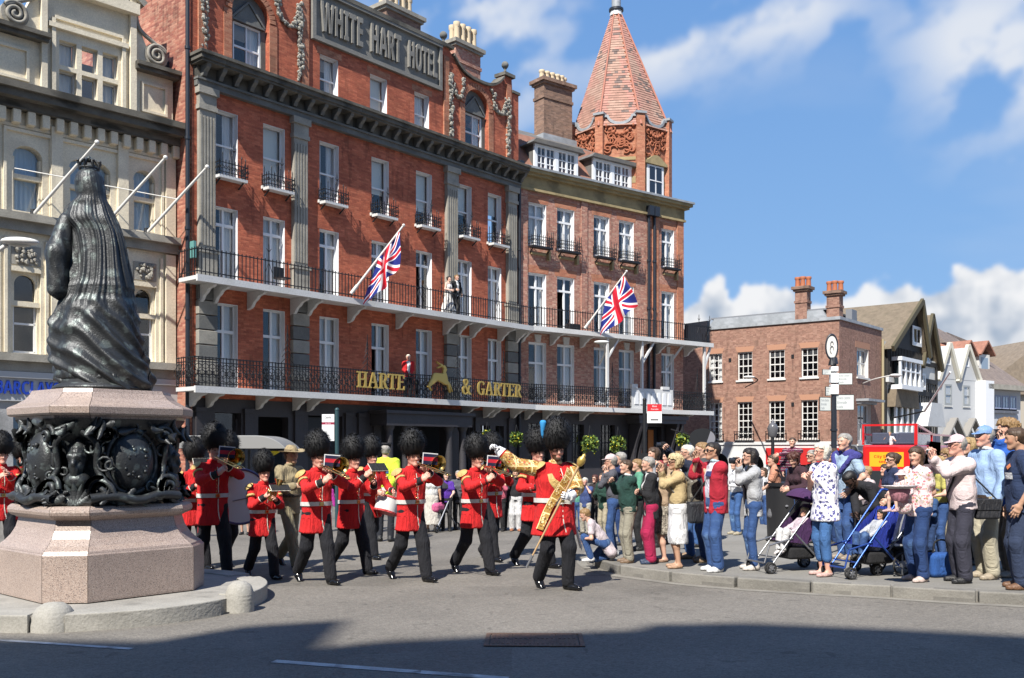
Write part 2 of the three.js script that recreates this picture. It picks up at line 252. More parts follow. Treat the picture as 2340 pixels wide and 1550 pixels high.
// iron railing along a polyline of [t, z]; plain bars or ornate scrolls
function railing(parent, line, h0, h1, style, gap = 0.13) {
  const G = [], r = 0.012;
  for (let k = 0; k < line.length - 1; k++) {
    const [ta, za] = line[k], [tb, zb] = line[k + 1], L = Math.hypot(tb - ta, zb - za), n = Math.max(1, Math.round(L / gap)), P = (u) => [lerp(ta, tb, u), lerp(za, zb, u)];
    for (const y of style === 'plain' ? [h1, h0 + 0.13] : [h1, h1 - 0.14, h0 + 0.12]) G.push(beam([ta, y, za], [tb, y, zb], 0.04, 0.032));
    for (let i = 0; i <= n; i++) { const [t, z] = P(i / n); G.push(bx(2 * r, h1 - h0 + (style === 'plain' ? 0.07 : 0), 2 * r, t, (h0 + h1) / 2 + 0.03, z)); }
    if (style === 'ornate') {
      const a = Math.atan2(-(zb - za), tb - ta), m = Math.max(1, Math.round(L / 0.26)), hh = (h1 - h0 - 0.26);
      for (let i = 0; i < m; i++) {
        const [t, z] = P((i + 0.5) / m);
        for (const [dy, rr] of [[0.24, 0.19], [0.72, 0.19], [0.48, 0.1]]) { const g = new THREE.TorusGeometry(hh * rr, 0.014, 4, 10); g.rotateY(a); g.translate(t, h0 + 0.12 + hh * dy, z); G.push(g); }
        for (const s of [-1, 1]) { const g = new THREE.TorusGeometry(hh * 0.24, 0.013, 4, 7, Math.PI); g.rotateZ(s * Math.PI / 2); g.rotateY(a); const [t2, z2] = P((i + 0.5 - s * 0.48) / m); g.translate(t2, h0 + 0.12 + hh * 0.5, z2); G.push(g); }
      }
    }
  }
  return mesh('railing', G, M.iron, parent, { kind: 'stuff' });
}
function finial(G, t, z, h, s = 1) { G.push(bx(0.022, 0.75 * s, 0.022, t, h + 0.37 * s, z), sph(0.035 * s, t, h + 0.5 * s, z, 6, 5)); for (const k of [-1, 1]) { G.push(bar([t, h + 0.42 * s, z], [t + k * 0.12 * s, h + 0.58 * s, z], 0.012, 4), bar([t, h, z], [t + k * 0.2 * s, h - 0.5 * s, z], 0.013, 4)); } G.push(bar([t, h + 0.72 * s, z], [t, h + 0.86 * s, z], 0.03 * s, 5, 0.002)); }
// scrolled cantilever bracket in the plane across the facade
function bracketGeo(reach, drop, w = 0.13) {
  const s = new THREE.Shape(); s.moveTo(0, 0); s.lineTo(reach, 0); s.lineTo(reach, -drop * 0.16); s.bezierCurveTo(reach * 0.86, -drop * 0.34, reach * 0.74, -drop * 0.2, reach * 0.62, -drop * 0.36); s.bezierCurveTo(reach * 0.5, -drop * 0.62, reach * 0.42, -drop * 0.5, reach * 0.34, -drop * 0.7); s.bezierCurveTo(reach * 0.26, -drop, reach * 0.1, -drop * 0.92, 0, -drop);
  const g = ext(s, -w / 2, w / 2, 0.012, 5); g.rotateY(-Math.PI / 2); return g;
}
function balcony(parent, name, t0, t1, h, depth, brackets, reach, drop, under) {
  const b = part(name, parent);
  mesh('slab', [b2(t0, t1, h - 0.13, h, 0.003, depth), b2(t0 - 0.03, t1 + 0.03, h - 0.2, h + 0.02, depth, depth + 0.09)], M.whitePaint, b);
  const g = bracketGeo(reach, drop);
  for (const t of brackets) { const m = mesh('bracket', g.clone(), under, b); m.position.set(t, h - 0.131, 0.004); }
  return b;
}
function balconette(parent, t0, t1, h, d, white) {
  const b = part('balconette', parent), G = [];
  mesh('slab', b2(t0, t1, h - 0.1, h, 0.09, d), white ? M.whitePaint : M.iron, b);
  for (const t of [t0 + 0.1, t1 - 0.1]) G.push(beam([t, h - 0.1, d - 0.12], [t, h - 0.28, 0.02], 0.04, 0.04));
  const L = [[t0, 0.02, t0, d], [t0, d, t1, d], [t1, d, t1, 0.02]];
  for (const [a, za, c, zc] of L) { const n = Math.max(2, Math.round(Math.hypot(c - a, zc - za) / 0.12)); G.push(beam([a, h + 0.1, za], [c, h + 0.1, zc], 0.025, 0.025), beam([a, h + 0.42, za], [c, h + 0.42, zc], 0.025, 0.025));
    for (let i = 0; i <= n; i++) { const u = i / n, t = lerp(a, c, u), z = lerp(za, zc, u), top = h + 0.52 + (i % 3 === 1 ? 0.16 : 0); G.push(bx(0.02, top - h, 0.02, t, (top + h) / 2, z)); if (i % 3 === 1) G.push(bar([t, top, z], [t, top + 0.1, z], 0.03, 4, 0.004)); const q = new THREE.TorusGeometry(0.055, 0.011, 4, 8); if (za !== zc) q.rotateY(Math.PI / 2); q.translate(t, h + 0.26, z); G.push(q); } }
  if (white) finial(G, (t0 + t1) / 2, d, h + 0.5, 0.75);
  mesh('railing', G, M.iron, b, { kind: 'stuff' });
}
function garland(parent, pts, seed, r0 = 0.1) {
  const r = rng(seed), c = new THREE.CatmullRomCurve3(pts.map((p) => V3(p[0], p[1], 0.06))), G = [], n = Math.round(c.getLength() / 0.055);
  for (let i = 0; i < n; i++) { const p = c.getPoint(i / (n - 1)), k = 2; for (let j = 0; j < k; j++) { const g = new THREE.IcosahedronGeometry(r0 * (0.35 + 0.4 * r()), 0); g.scale(1, 1, 0.8); g.translate(p.x + (r() - 0.5) * r0 * 1.8, p.y + (r() - 0.5) * 0.06, 0.02 + r() * 0.11); G.push(g); } }
  return mesh('garland', G, M.greyStone, parent);
}
function pots(parent, list, h, mat = M.pot, hh = 0.85, r = 0.15) { for (const [t, z] of list) mesh('chimney_pot', lathe([[r * 1.1, 0], [r * 0.95, 0.1], [r * 0.85, hh * 0.75], [r * 1.1, hh * 0.8], [r * 1.08, hh], [r * 0.8, hh], [r * 0.75, hh * 0.5]], 10, t, h, z), mat, parent); }
function stack(parent, t0, t1, z0, z1, h0, h1, mat, cap) {
  const c = part('chimney', parent);
  mesh('shaft', [b2(t0, t1, h0, h1, z0, z1), b2(t0 - 0.05, t1 + 0.05, h1 - 0.75, h1 - 0.6, z0 - 0.05, z1 + 0.05)], mat, c);
  mesh('cap', [b2(t0 - 0.1, t1 + 0.1, h1, h1 + 0.12, z0 - 0.1, z1 + 0.1), b2(t0 - 0.19, t1 + 0.19, h1 + 0.12, h1 + 0.3, z0 - 0.19, z1 + 0.19)], cap, c); return c;
}

// ================================================================ the red hotel
const hotel = thing('hotel', 'red brick hotel with iron balconies, black bracketed cornice and a raised stone name panel', 'hotel', [FA.X, 0, -FA.Z], FA.turn);
{
  const WX = [[-0.02, 0.92], [1.97, 2.91], [4.5, 5.43], [7.1, 8.03], [9.56, 10.5], [12.08, 13.0], [14.1, 15.03]];
  const holes = [];
  for (const [a, b] of WX) holes.push(rectHole(a, b, 3.74, 6.7), rectHole(a, b, 7.37, 10.0), rectHole(a, b, 11.07, 13.32));
  const body = part('main_wall', hotel);
  wallWith(body, 'brickwork', [[-0.85, 3.4], [16.28, 3.4], [16.28, 14.2], [-0.85, 14.2]], holes, M.redBrick);
  mesh('flank_wall', [b2(-0.86, -0.4, 0, 20.6, -11, -0.36), b2(-0.87, -0.85, 0, 14.2, -0.36, 0.001)], M.flankBrick, hotel);
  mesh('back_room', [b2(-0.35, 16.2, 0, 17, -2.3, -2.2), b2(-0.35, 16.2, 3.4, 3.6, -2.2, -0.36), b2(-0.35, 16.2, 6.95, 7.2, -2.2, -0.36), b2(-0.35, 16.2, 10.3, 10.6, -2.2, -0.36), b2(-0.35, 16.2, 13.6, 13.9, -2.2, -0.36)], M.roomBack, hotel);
  const cur3 = ['both', 'blind', 'both', 'blind', 'blind', 'blind', 'blind'], cur2 = ['right', 'full', 'right', 'right', 'none', 'right', 'right'], cur1 = ['right', 'both', 'full', 'right', 'right', 'right', 'right'];
  WX.forEach(([a, b], i) => {
    win(hotel, { t0: a, t1: b, h0: 11.07, h1: 13.32, kind: 'sash', cur: cur3[i], blind: [0, 0, 0, 0.4, 0.3, 0.45, 0.6][i], s: 0.06 });
    win(hotel, { t0: a, t1: b, h0: 7.37, h1: 10.0, kind: 'french', cur: cur2[i], sill: false, open: i === 4, tr: 0.78 });
    win(hotel, { t0: a, t1: b, h0: 3.74, h1: 6.7, kind: 'french', cur: cur1[i], sill: false, tr: 0.68, open: i === 3 });
    balconette(hotel, a - 0.06, b + 0.12, 11.0, 0.42, true);
    mesh('lintel', b2(a - 0.12, b + 0.12, 13.325, 13.62, -0.1, 0.008), M.redBrick, hotel); mesh('lintel', b2(a - 0.12, b + 0.12, 10.005, 10.28, -0.1, 0.008), M.redBrick, hotel);
  });
  // pilasters: fluted above, banded blocks below
  for (const [a, b] of [[-0.67, -0.06], [3.2, 3.83], [11.28, 11.95], [15.35, 15.98]]) {
    const p = part('pilaster', hotel), G = [b2(a, b, 7.35, 13.1, 0, 0.16)];
    for (let i = 0; i < 5; i++) { const t = lerp(a + 0.06, b - 0.06, i / 4); G.push(b2(t - 0.035, t + 0.035, 8.55, 12.9, 0.16, 0.185)); }
    mesh('shaft', G, M.greyStone, p);
    mesh('capital', [b2(a - 0.05, b + 0.05, 13.1, 13.25, 0, 0.22), b2(a - 0.02, b + 0.02, 13.25, 13.62, 0, 0.19), b2(a - 0.08, b + 0.08, 13.62, 13.86, 0, 0.27)], M.greyStone, p);
    mesh('base', [b2(a - 0.05, b + 0.05, 7.36, 8.3, 0.003, 0.21), b2(a - 0.09, b + 0.09, 8.3, 8.42, 0.002, 0.26)], M.greyStone, p);
    for (let h = 3.72, i = 0; h < 6.9; h += 0.5, i++) mesh('block', rb(b - a + 0.12, 0.47, 0.2, 0.025, (a + b) / 2, h + 0.235, 0.1, 1), i % 2 ? M.greyStone : M.greyRender, p);
  }
  // cornice
  const cor = part('cornice', hotel), md = [];
  mesh('architrave', [b2(-0.78, 16.2, 13.86, 14.06, -0.1, 0.2), b2(-0.8, 16.2, 14.06, 14.13, -0.1, 0.27)], M.greyRender, cor);
  mesh('frieze', b2(-0.76, 16.2, 14.131, 14.55, -0.1, 0.14), M.darkStone, cor);
  mesh('corona', [b2(-0.86, 16.28, 14.551, 14.63, -0.1, 0.62), b2(-0.92, 16.3, 14.63, 14.78, -0.1, 0.68), b2(-0.97, 16.32, 14.78, 14.88, -0.1, 0.75)], M.darkStone, cor);
  { const s = new THREE.Shape(); s.moveTo(0, 0); s.lineTo(0.43, 0); s.bezierCurveTo(0.4, -0.22, 0.22, -0.12, 0.14, -0.36); s.lineTo(0, -0.38); const g = ext(s, -0.08, 0.08, 0.01, 4); g.rotateY(-Math.PI / 2); for (let t = -0.55; t < 16.2; t += 0.62) { const m = mesh('modillion', g.clone(), M.greyRender, cor); m.position.set(t, 14.55, 0.141); } }
  // attic with gables
  const G0 = [[-0.85, 14.86], [-0.85, 19.6], [-0.2, 19.6]]; const dip = (a, b, hEdge, hMid, n = 12) => { const o = []; for (let i = 0; i <= n; i++) { const u = i / n; o.push([lerp(a, b, u), hMid + (hEdge - hMid) * Math.pow(Math.abs(2 * u - 1), 3)]); } return o; };
  const outline = [[-0.85, 14.86], [-0.85, 19.9], ...dip(-0.3, 3.6, 19.9, 18.95), [4.05, 19.9], [4.05, 18.93], [11.1, 18.93], [11.1, 19.0], [11.5, 19.0], ...dip(11.75, 15.1, 18.75, 18.08), [15.2, 18.95], [15.75, 18.95], [15.8, 18.3], [16.25, 18.3], [16.25, 14.86]];
  const W4 = [[4.5, 5.4], [7.0, 7.93], [9.45, 10.33]], AR = [[0.66, 2.22], [12.53, 14.12]];
  wallWith(hotel, 'attic_wall', outline, [...W4.map(([a, b]) => rectHole(a, b, 14.95, 16.6)), ...AR.map(([a, b]) => archHole(a, b, 15.0, 17.72))], M.redBrick, -0.4, 0.02);
  for (const [i, [a, b]] of W4.entries()) { win(hotel, { t0: a, t1: b, h0: 14.95, h1: 16.6, kind: 'sash', cur: i === 1 ? 'blind' : 'right', blind: 0.05, s: 0.06, sill: false }); mesh('lintel', b2(a - 0.15, b + 0.15, 16.605, 16.85, -0.1, 0.03), M.orangeBrick, hotel); }
  for (const [a, b] of AR) {
    const m = (a + b) / 2, d = part('arched_window', hotel), s = new THREE.Shape(); s.moveTo(a, 15); s.lineTo(a, 16.94); s.absellipse(m, 16.94, (b - a) / 2, 0.78, Math.PI, 0, true); s.lineTo(b, 15); s.closePath(); s.holes.push(rectHole(a + 0.2, b - 0.2, 15.02, 16.72));
    mesh('surround', ext(s, -0.38, -0.2, 0, 12), M.greyRender, d);
    mesh('pediment', [ext(shape([[a + 0.2, 16.76], [b - 0.2, 16.76], [m, 17.4]]), -0.2, -0.13), beam([a + 0.1, 16.74, -0.13], [m, 17.46, -0.13], 0.1, 0.07), beam([b - 0.1, 16.74, -0.13], [m, 17.46, -0.13], 0.1, 0.07), b2(a + 0.1, b - 0.1, 16.68, 16.76, -0.2, -0.1)], M.greyRender, d);
    win(hotel, { t0: a + 0.2, t1: b - 0.2, h0: 15.02, h1: 16.68, kind: 'sash4', z: -0.24, cur: 'right', sill: false, lining: 0, s: 0.07 });
    const rim = []; for (let i = 0; i < 18; i++) { const q = Math.PI * (i + 0.5) / 18, g = bx(0.13, 0.25, 0.06, 0, 0, 0.035); g.rotateZ(q - Math.PI / 2); g.translate(m + Math.cos(q) * ((b - a) / 2 + 0.13), 16.94 + Math.sin(q) * 0.91, 0); rim.push(g); } mesh('arch_bricks', rim, M.orangeBrick, d);
    for (const x of [a, b]) mesh('pilaster_strip', b2(x - 0.16, x + 0.16, 14.9, 16.9, 0.02, 0.05), M.orangeBrick, d).position.x += x === a ? -0.16 : 0.16;
  }
  for (const t of [-0.5, 3.78, 11.32, 15.5]) { const c = t < 5 ? 19.5 : 18.6; mesh('pier', b2(t - 0.16, t + 0.16, 14.9, c, 0.02, 0.09), M.orangeBrick, hotel); }
  garland(hotel, [[-0.42, 18.0], [-0.42, 17], [-0.4, 15.3]], 1, 0.13); garland(hotel, [[2.45, 18.2], [2.65, 17.4], [3.05, 17.12], [3.4, 17.4], [3.57, 18.1]], 2, 0.13); garland(hotel, [[3.57, 17.9], [3.57, 16.6], [3.57, 15.3]], 3, 0.13); garland(hotel, [[-0.3, 18], [0.1, 17.2], [0.6, 18]], 8, 0.13);
  garland(hotel, [[11.6, 17.95], [11.6, 16.5], [11.6, 15.25]], 4, 0.13); garland(hotel, [[11.6, 17.8], [12.0, 17.1], [12.25, 17.1], [12.45, 18.0]], 5, 0.12); garland(hotel, [[14.35, 18.0], [14.6, 17.2], [15.0, 17.1], [15.4, 17.9]], 6, 0.12); garland(hotel, [[15.45, 17.8], [15.47, 16.6], [15.47, 15.3]], 7, 0.13);
  mesh('coping', [b2(4.0, 11.12, 18.93, 19.1, -0.5, 0.22), ...[[...dip(11.75, 15.1, 18.75, 18.08)]].map((l) => { const s = shape([...l, ...l.slice().reverse().map(([t, h]) => [t, h + 0.12])]); return ext(s, -0.5, 0.16); }), b2(11.05, 11.72, 19.0, 19.13, -0.5, 0.16), b2(15.12, 15.86, 18.95, 19.1, -0.5, 0.16), b2(15.75, 16.3, 18.3, 18.42, -0.5, 0.1)], M.darkStone, hotel);
  for (const [t, h] of [[11.36, 19.13], [15.48, 19.1]]) mesh('ball_finial', [lathe([[0.16, 0], [0.12, 0.08], [0.06, 0.16], [0.06, 0.26], [0.1, 0.3]], 12, t, h, -0.15), sph(0.17, t, h + 0.45, -0.15, 12, 10)], M.greyRender, hotel);
  // name panel
  const np = part('name_panel', hotel);
  mesh('field', b2(4.2, 10.85, 17.16, 18.86, 0.021, 0.06), M.panelStone, np);
  mesh('border', [b2(4.06, 10.98, 17.0, 17.16, 0.021, 0.17), b2(4.06, 10.98, 18.82, 18.925, 0.022, 0.2), b2(4.06, 4.22, 17.16, 18.82, 0.021, 0.17), b2(10.82, 10.98, 17.16, 18.82, 0.021, 0.17)], M.panelStone, np);
  { const words = [['WHITE', 4.45, 6.5], ['HART', 6.95, 8.55], ['HOTEL', 9.0, 10.65]]; for (const [w, a, b] of words) { const g = new TextGeometry(w, { font: fontSans, size: 1, depth: 0.13, curveSegments: 3 }); g.computeBoundingBox(); const q = g.boundingBox; g.translate(-q.min.x, -q.min.y, 0); g.scale((b - a) / (q.max.x - q.min.x), 1.12 / (q.max.y - q.min.y), 1); g.translate(a, 17.42, 0.061); mesh('raised_word', g, M.panelStone, np); } }
  // roof and chimneys
  mesh('roof', ext(shape([[-0.45, 16.6], [-9, 20.2], [-9, 16.3], [-0.45, 16.3]]), -0.5, 16.2), M.slate, hotel).geometry.rotateY(-Math.PI / 2).scale(-1, 1, 1);
  { const r = hotel.children.at(-1); const g = new THREE.BufferGeometry(); g.setAttribute('position', new THREE.Float32BufferAttribute([-0.5, 16.7, -0.42, 16.2, 16.7, -0.42, 16.2, 19.6, -8, -0.5, 16.7, -0.42, 16.2, 19.6, -8, -0.5, 19.6, -8], 3)); g.computeVertexNormals(); r.geometry = metric(prep(g)); }
  let c = stack(hotel, 10.75, 12.9, -4.2, -3.1, 16, 21.4, M.chimBrick, M.greyStone); pots(c, [[11.0, -3.65], [11.4, -3.65], [11.8, -3.65], [12.25, -3.65], [12.65, -3.65]], 21.7, M.pot, 1.0, 0.17);
  c = stack(hotel, 15.15, 16.95, -3.9, -3.0, 16, 21.15, M.pinkBrick, M.greyStone); pots(c, [[15.45, -3.2], [15.85, -3.2], [16.25, -3.2], [16.65, -3.2], [15.6, -3.65], [16.1, -3.65], [16.6, -3.65]], 21.45, M.pot, 0.95, 0.16);
  // balconies
  let b = balcony(hotel, 'upper_balcony', -1.35, 16.4, 7.33, 1.08, [-0.62, -0.1, 1.35, 3.2, 3.85, 5.9, 8.45, 11.2, 11.95, 12.9, 14.8, 15.9], 1.02, 0.62, M.whitePaint);
  railing(b, [[-1.33, 0.02], [-1.33, 1.06], [16.3, 1.06]], 7.34, 8.2, 'plain', 0.155);
  for (const t of [1.45, 6.15, 8.7, 10.0, 13.6]) { const F = []; finial(F, t, 1.06, 8.15, 0.8); mesh('finial', F, M.iron, b); }
  mesh('chair', [b2(2.2, 2.6, 7.75, 7.8, 0.3, 0.75), b2(2.2, 2.6, 7.8, 8.2, 0.3, 0.34)], M.iron, b);
  b = balcony(hotel, 'lower_balcony', -1.45, 16.5, 3.72, 1.12, [-0.95, -0.3, 1.7, 3.3, 3.95, 12.4, 13.8, 14.2, 15.7], 1.0, 0.5, M.whitePaint);
  railing(b, [[-1.43, 0.02], [-1.43, 1.1], [16.4, 1.1]], 3.73, 4.68, 'ornate', 0.13);
  for (const t of [2.2, 5.9, 10.9, 13.9]) { const F = []; for (let k = 0; k < 5; k++) { const w = 0.28 * (1 - k / 5); F.push(bar([t - w, 4.7 + k * 0.22, 1.1], [t, 4.95 + k * 0.22, 1.1], 0.013, 4), bar([t + w, 4.7 + k * 0.22, 1.1], [t, 4.95 + k * 0.22, 1.1], 0.013, 4)); } F.push(bx(0.024, 1.5, 0.024, t, 5.3, 1.1)); mesh('finial', F, M.iron, b); }
  // ground storey
  const gs = part('ground_storey', hotel);
  wallWith(gs, 'stucco', [[-0.85, 0], [16.28, 0], [16.28, 3.42], [-0.85, 3.42]], [rectHole(0, 1.05, 0.7, 2.95), rectHole(1.75, 3.05, 0.05, 2.85), rectHole(3.95, 5.6, 0.05, 2.95), rectHole(7.6, 11.3, 0.05, 2.85), rectHole(12.35, 13.1, 0.6, 2.75), rectHole(13.55, 14.2, 0.6, 2.75), rectHole(14.6, 15.2, 0.6, 2.75)], M.darkStucco, -0.35, 0.02);
  for (const t of [-0.6, 1.3, 3.45, 5.85, 6.5, 7.3, 11.5, 13.3, 15.6]) mesh('pier', [b2(t - 0.16, t + 0.16, 0, 2.95, 0.02, 0.12), b2(t - 0.2, t + 0.2, 2.95, 3.1, 0.02, 0.17)], M.darkStucco, gs);
  for (const [a, b3] of [[0, 1.05], [12.35, 13.1], [13.55, 14.2], [14.6, 15.2]]) { const w = part('window', gs); mesh('frame', [b2(a, a + 0.07, 0.7, 2.75, -0.3, -0.2), b2(b3 - 0.07, b3, 0.7, 2.75, -0.3, -0.2), b2(a + 0.07, b3 - 0.07, 2.05, 2.15, -0.3, -0.2)], M.darkStucco, w); mesh('pane', b2(a, b3, 0.7, 2.95, -0.262, -0.255), M.glass, w); if (a === 0) mesh('menu_board', b2(a + 0.1, b3 - 0.2, 1.9, 2.35, -0.34, -0.33), M.offWhite, w); }
  for (const t of [7.35, 8.25, 10.75, 11.6]) mesh('porch_column', lathe([[0.24, 0], [0.24, 0.15], [0.17, 0.25], [0.15, 2.4], [0.2, 2.5], [0.23, 2.62]], 14, t, 0, 0.75), M.darkStucco, gs);
  mesh('entablature', [b2(7.0, 11.95, 2.62, 3.1, 0.03, 1.0), b2(6.9, 12.05, 3.1, 3.22, 0.03, 1.1)], M.darkStucco, gs);
  mesh('door', [b2(4.1, 5.45, 0.05, 2.9, -0.3, -0.24)], M.iron, gs);
  // gilded sign
  const sg = part('gilded_sign', hotel);
  for (const [w, a, b4] of [['HARTE', 5.32, 7.78], ['&', 11.12, 11.68], ['GARTER', 12.08, 15.06]]) { const g = new TextGeometry(w, { font, size: 1, depth: 0.05, curveSegments: 4 }); g.computeBoundingBox(); const q = g.boundingBox; g.translate(-q.min.x, -q.min.y, 0); g.scale((b4 - a) / (q.max.x - q.min.x), (w === '&' ? 0.66 : 0.6) / (q.max.y - q.min.y), 1); g.translate(a, w === '&' ? 4.0 : 4.02, 1.15); mesh('gilded_word', g, M.gold, sg); }
  { const P = [[1225, 345], [1195, 285], [1170, 290], [1158, 275], [1125, 268], [1075, 243], [1080, 265], [1125, 295], [1078, 328], [1090, 342], [1150, 315], [1166, 335], [1158, 400], [1060, 400], [1025, 420], [1008, 470], [968, 545], [950, 600], [1000, 655], [1012, 648], [985, 598], [1060, 535], [1085, 512], [1150, 535], [1195, 562], [1225, 560], [1262, 665], [1276, 660], [1258, 575], [1292, 642], [1306, 648], [1272, 540], [1236, 500], [1225, 430], [1208, 385], [1214, 362]]; const s = shape(P.map(([x, y]) => [9.02 + (x - 950) / 355 * 1.46, 4.02 + (665 - y) / 422 * 1.26])); mesh('gilded_deer', ext(s, 1.15, 1.27, 0.03), M.gold, sg); }
  // pipes on the left corner and the junction
  mesh('drainpipe', [bar([-1.02, 0, 0.0], [-1.02, 18.5, 0.0], 0.075, 8), ...[3, 6, 9, 12, 15, 18].map((h) => cyl(0.1, 0.1, 0.1, -1.02, h, 0, 8))], M.pipe, hotel);
  mesh('drainpipe', [bar([16.2, 0, 0.12], [16.2, 14.8, 0.12], 0.08, 8), b2(16.05, 16.35, 14.75, 15.2, 0.02, 0.3), ...[5, 8, 11].map((h) => cyl(0.11, 0.11, 0.1, 16.2, h, 0.12, 8))], M.pipe, hotel);
  mesh('alarm_box', b2(-0.98, -0.88, 8.05, 8.6, 0.05, 0.3), mat([0.12, 0.3, 0.28], 0.5), hotel);
}

// ================================================================ the pink brick wing with the turret
const wing = thing('turret_wing', 'pink brick hotel wing with white windows, dormers and an eight sided tiled turret', 'hotel wing', [FB.X, 0, -FB.Z], FB.turn);
{
  const WX = [[0.6, 1.68], [2.37, 3.47], [4.77, 5.83], [6.5, 7.56], [9.62, 10.58]], E = 11.3, holes = [];
  for (const [a, b] of WX) holes.push(rectHole(a, b, 3.9, 6.78), rectHole(a, b, 7.37, 10.08), rectHole(a, b, 11.35, 13.42));
  wallWith(wing, 'main_wall', [[0.02, 3.42], [E, 3.42], [E, 14.0], [0.02, 14.0]], holes, M.pinkBrick);
  mesh('end_wall', b2(E - 0.35, E - 0.001, 0, 14, -11, -0.351), M.pinkBrick, wing);
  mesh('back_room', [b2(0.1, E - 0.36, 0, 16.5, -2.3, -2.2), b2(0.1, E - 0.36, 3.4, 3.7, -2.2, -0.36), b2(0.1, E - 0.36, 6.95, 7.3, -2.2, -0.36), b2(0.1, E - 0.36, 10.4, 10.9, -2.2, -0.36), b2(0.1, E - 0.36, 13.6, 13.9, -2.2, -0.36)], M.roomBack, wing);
  WX.forEach(([a, b], i) => {
    win(wing, { t0: a, t1: b, h0: 11.35, h1: 13.42, kind: 'french', z: -0.13, cur: i ? 'right' : 'full', tr: 0.68, s: 0.1, lining: 0.13, sill: false });
    win(wing, { t0: a, t1: b, h0: 7.37, h1: 10.08, kind: 'french', z: -0.13, cur: i === 1 ? 'none' : 'both', tr: 0.75, s: 0.1, lining: 0.13, sill: false, open: i === 1 });
    win(wing, { t0: a, t1: b, h0: 3.9, h1: 6.78, kind: 'french', z: -0.13, cur: 'right', tr: 0.66, s: 0.1, lining: 0.13, sill: false });
    balconette(wing, a - 0.05, b + 0.1, 11.32, 0.42, false);
    for (const h of [13.421, 10.081]) mesh('lintel', ext(shape([[a - 0.1, h], [b + 0.1, h], [b + 0.2, h + 0.36], [a - 0.2, h + 0.36]]), -0.1, 0.01), M.orangeBrick, wing);
    mesh('keystone', ext(shape([[a + 0.4, 6.79], [b - 0.4, 6.79], [b - 0.34, 7.15], [a + 0.34, 7.15]]), -0.05, 0.07), M.whitePaint, wing);
    mesh('apron', [b2(a + 0.1, b - 0.1, 10.95, 11.05, 0, 0.12), b2(b + 0.02, b + 0.14, 10.75, 11.2, 0, 0.2)], M.sand, wing);
  });
  for (const [a, b] of [[0.05, 0.5], [3.9, 4.3], [8.9, 9.35], [10.8, 11.28]]) mesh('pilaster_strip', b2(a, b, 7.35, 13.99, 0, 0.06), a > 8 ? M.orangeBrick : M.pinkBrick, wing);
  // sandstone frieze and cornice
  mesh('frieze', [b2(0.02, E + 0.02, 14.001, 14.62, -0.1, 0.08), b2(0.02, E + 0.06, 13.95, 14.06, 0, 0.16)], M.sand, wing);
  mesh('cornice', [b2(0.0, E + 0.2, 14.62, 14.75, -0.1, 0.28), b2(0.0, E + 0.32, 14.75, 14.9, -0.1, 0.42)], M.sand, wing);
  mesh('gutter', b2(0.0, E + 0.4, 14.9, 15.0, -0.1, 0.5), M.lead, wing);
  // mansard roof
  { const p = [[0, 14.95, -0.1], [9.1, 14.95, -0.1], [8.2, 17.2, -1.6], [0, 17.2, -1.6], [8.0, 18.6, -4.5], [0, 18.6, -4.5]]; const g = new THREE.BufferGeometry(), ix = [0, 1, 2, 0, 2, 3]; g.setAttribute('position', new THREE.Float32BufferAttribute(ix.flatMap((i) => p[i]), 3)); g.computeVertexNormals(); mesh('roof', g, stone([0.27, 0.13, 0.09], 31, 0.3, 2, 0.9, [0.14, 0.1, 0.07], 0.5), wing); const g2 = new THREE.BufferGeometry(); g2.setAttribute('position', new THREE.Float32BufferAttribute([3, 2, 4, 3, 4, 5].flatMap((i) => p[i]), 3)); g2.computeVertexNormals(); mesh('upper_roof', g2, M.slate, wing); mesh('roof_hip', [beam([9.15, 15.0, -0.06], [8.2, 17.25, -1.55], 0.14, 0.14), beam([8.2, 17.25, -1.55], [8, 18.65, -4.4], 0.12, 0.12)], M.pipe, wing); }
  for (const [a, b] of [[1.12, 3.9], [4.9, 7.6]]) {
    const d = part('dormer', wing);
    for (const x of [a, b - 0.1]) mesh('cheek', b2(x, x + 0.1, 15.0, 16.35, -1.6, -0.3), M.slate, d);
    mesh('dormer_roof', [ext(shape([[a - 0.25, 16.35], [b + 0.3, 16.35], [b + 0.1, 16.55], [a - 0.05, 16.55]]), -2.2, 0.02)], M.slate, d);
    mesh('back_room', b2(a + 0.1, b - 0.1, 15, 16.35, -1.0, -0.95), M.roomBack, d);
    mesh('frame', [b2(a, a + 0.16, 15.02, 16.3, -0.299, -0.2), b2(b - 0.16, b, 15.02, 16.3, -0.299, -0.2), b2((a + b) / 2 - 0.1, (a + b) / 2 + 0.1, 15.02, 16.3, -0.298, -0.2), b2(a, b, 15.0, 15.12, -0.3, -0.17), b2(a, b, 16.22, 16.349, -0.3, -0.17)], M.white, d);
    for (const [x0, x1] of [[a + 0.16, (a + b) / 2 - 0.1], [(a + b) / 2 + 0.1, b - 0.16]]) for (let k = 0; k < 2; k++) { const c0 = lerp(x0, x1, k / 2), c1 = lerp(x0, x1, (k + 1) / 2), g = [b2(c0, c0 + 0.06, 15.12, 16.22, -0.28, -0.22), b2(c1 - 0.06, c1, 15.12, 16.22, -0.28, -0.22), b2((c0 + c1) / 2 - 0.02, (c0 + c1) / 2 + 0.02, 15.12, 16.22, -0.27, -0.23)]; for (const y of [15.48, 15.84]) g.push(b2(c0, c1, y - 0.02, y + 0.02, -0.27, -0.231)); mesh('casement', g, M.white, d); mesh('pane', b2(c0, c1, 15.12, 16.22, -0.255, -0.25), M.glass, d); }
  }
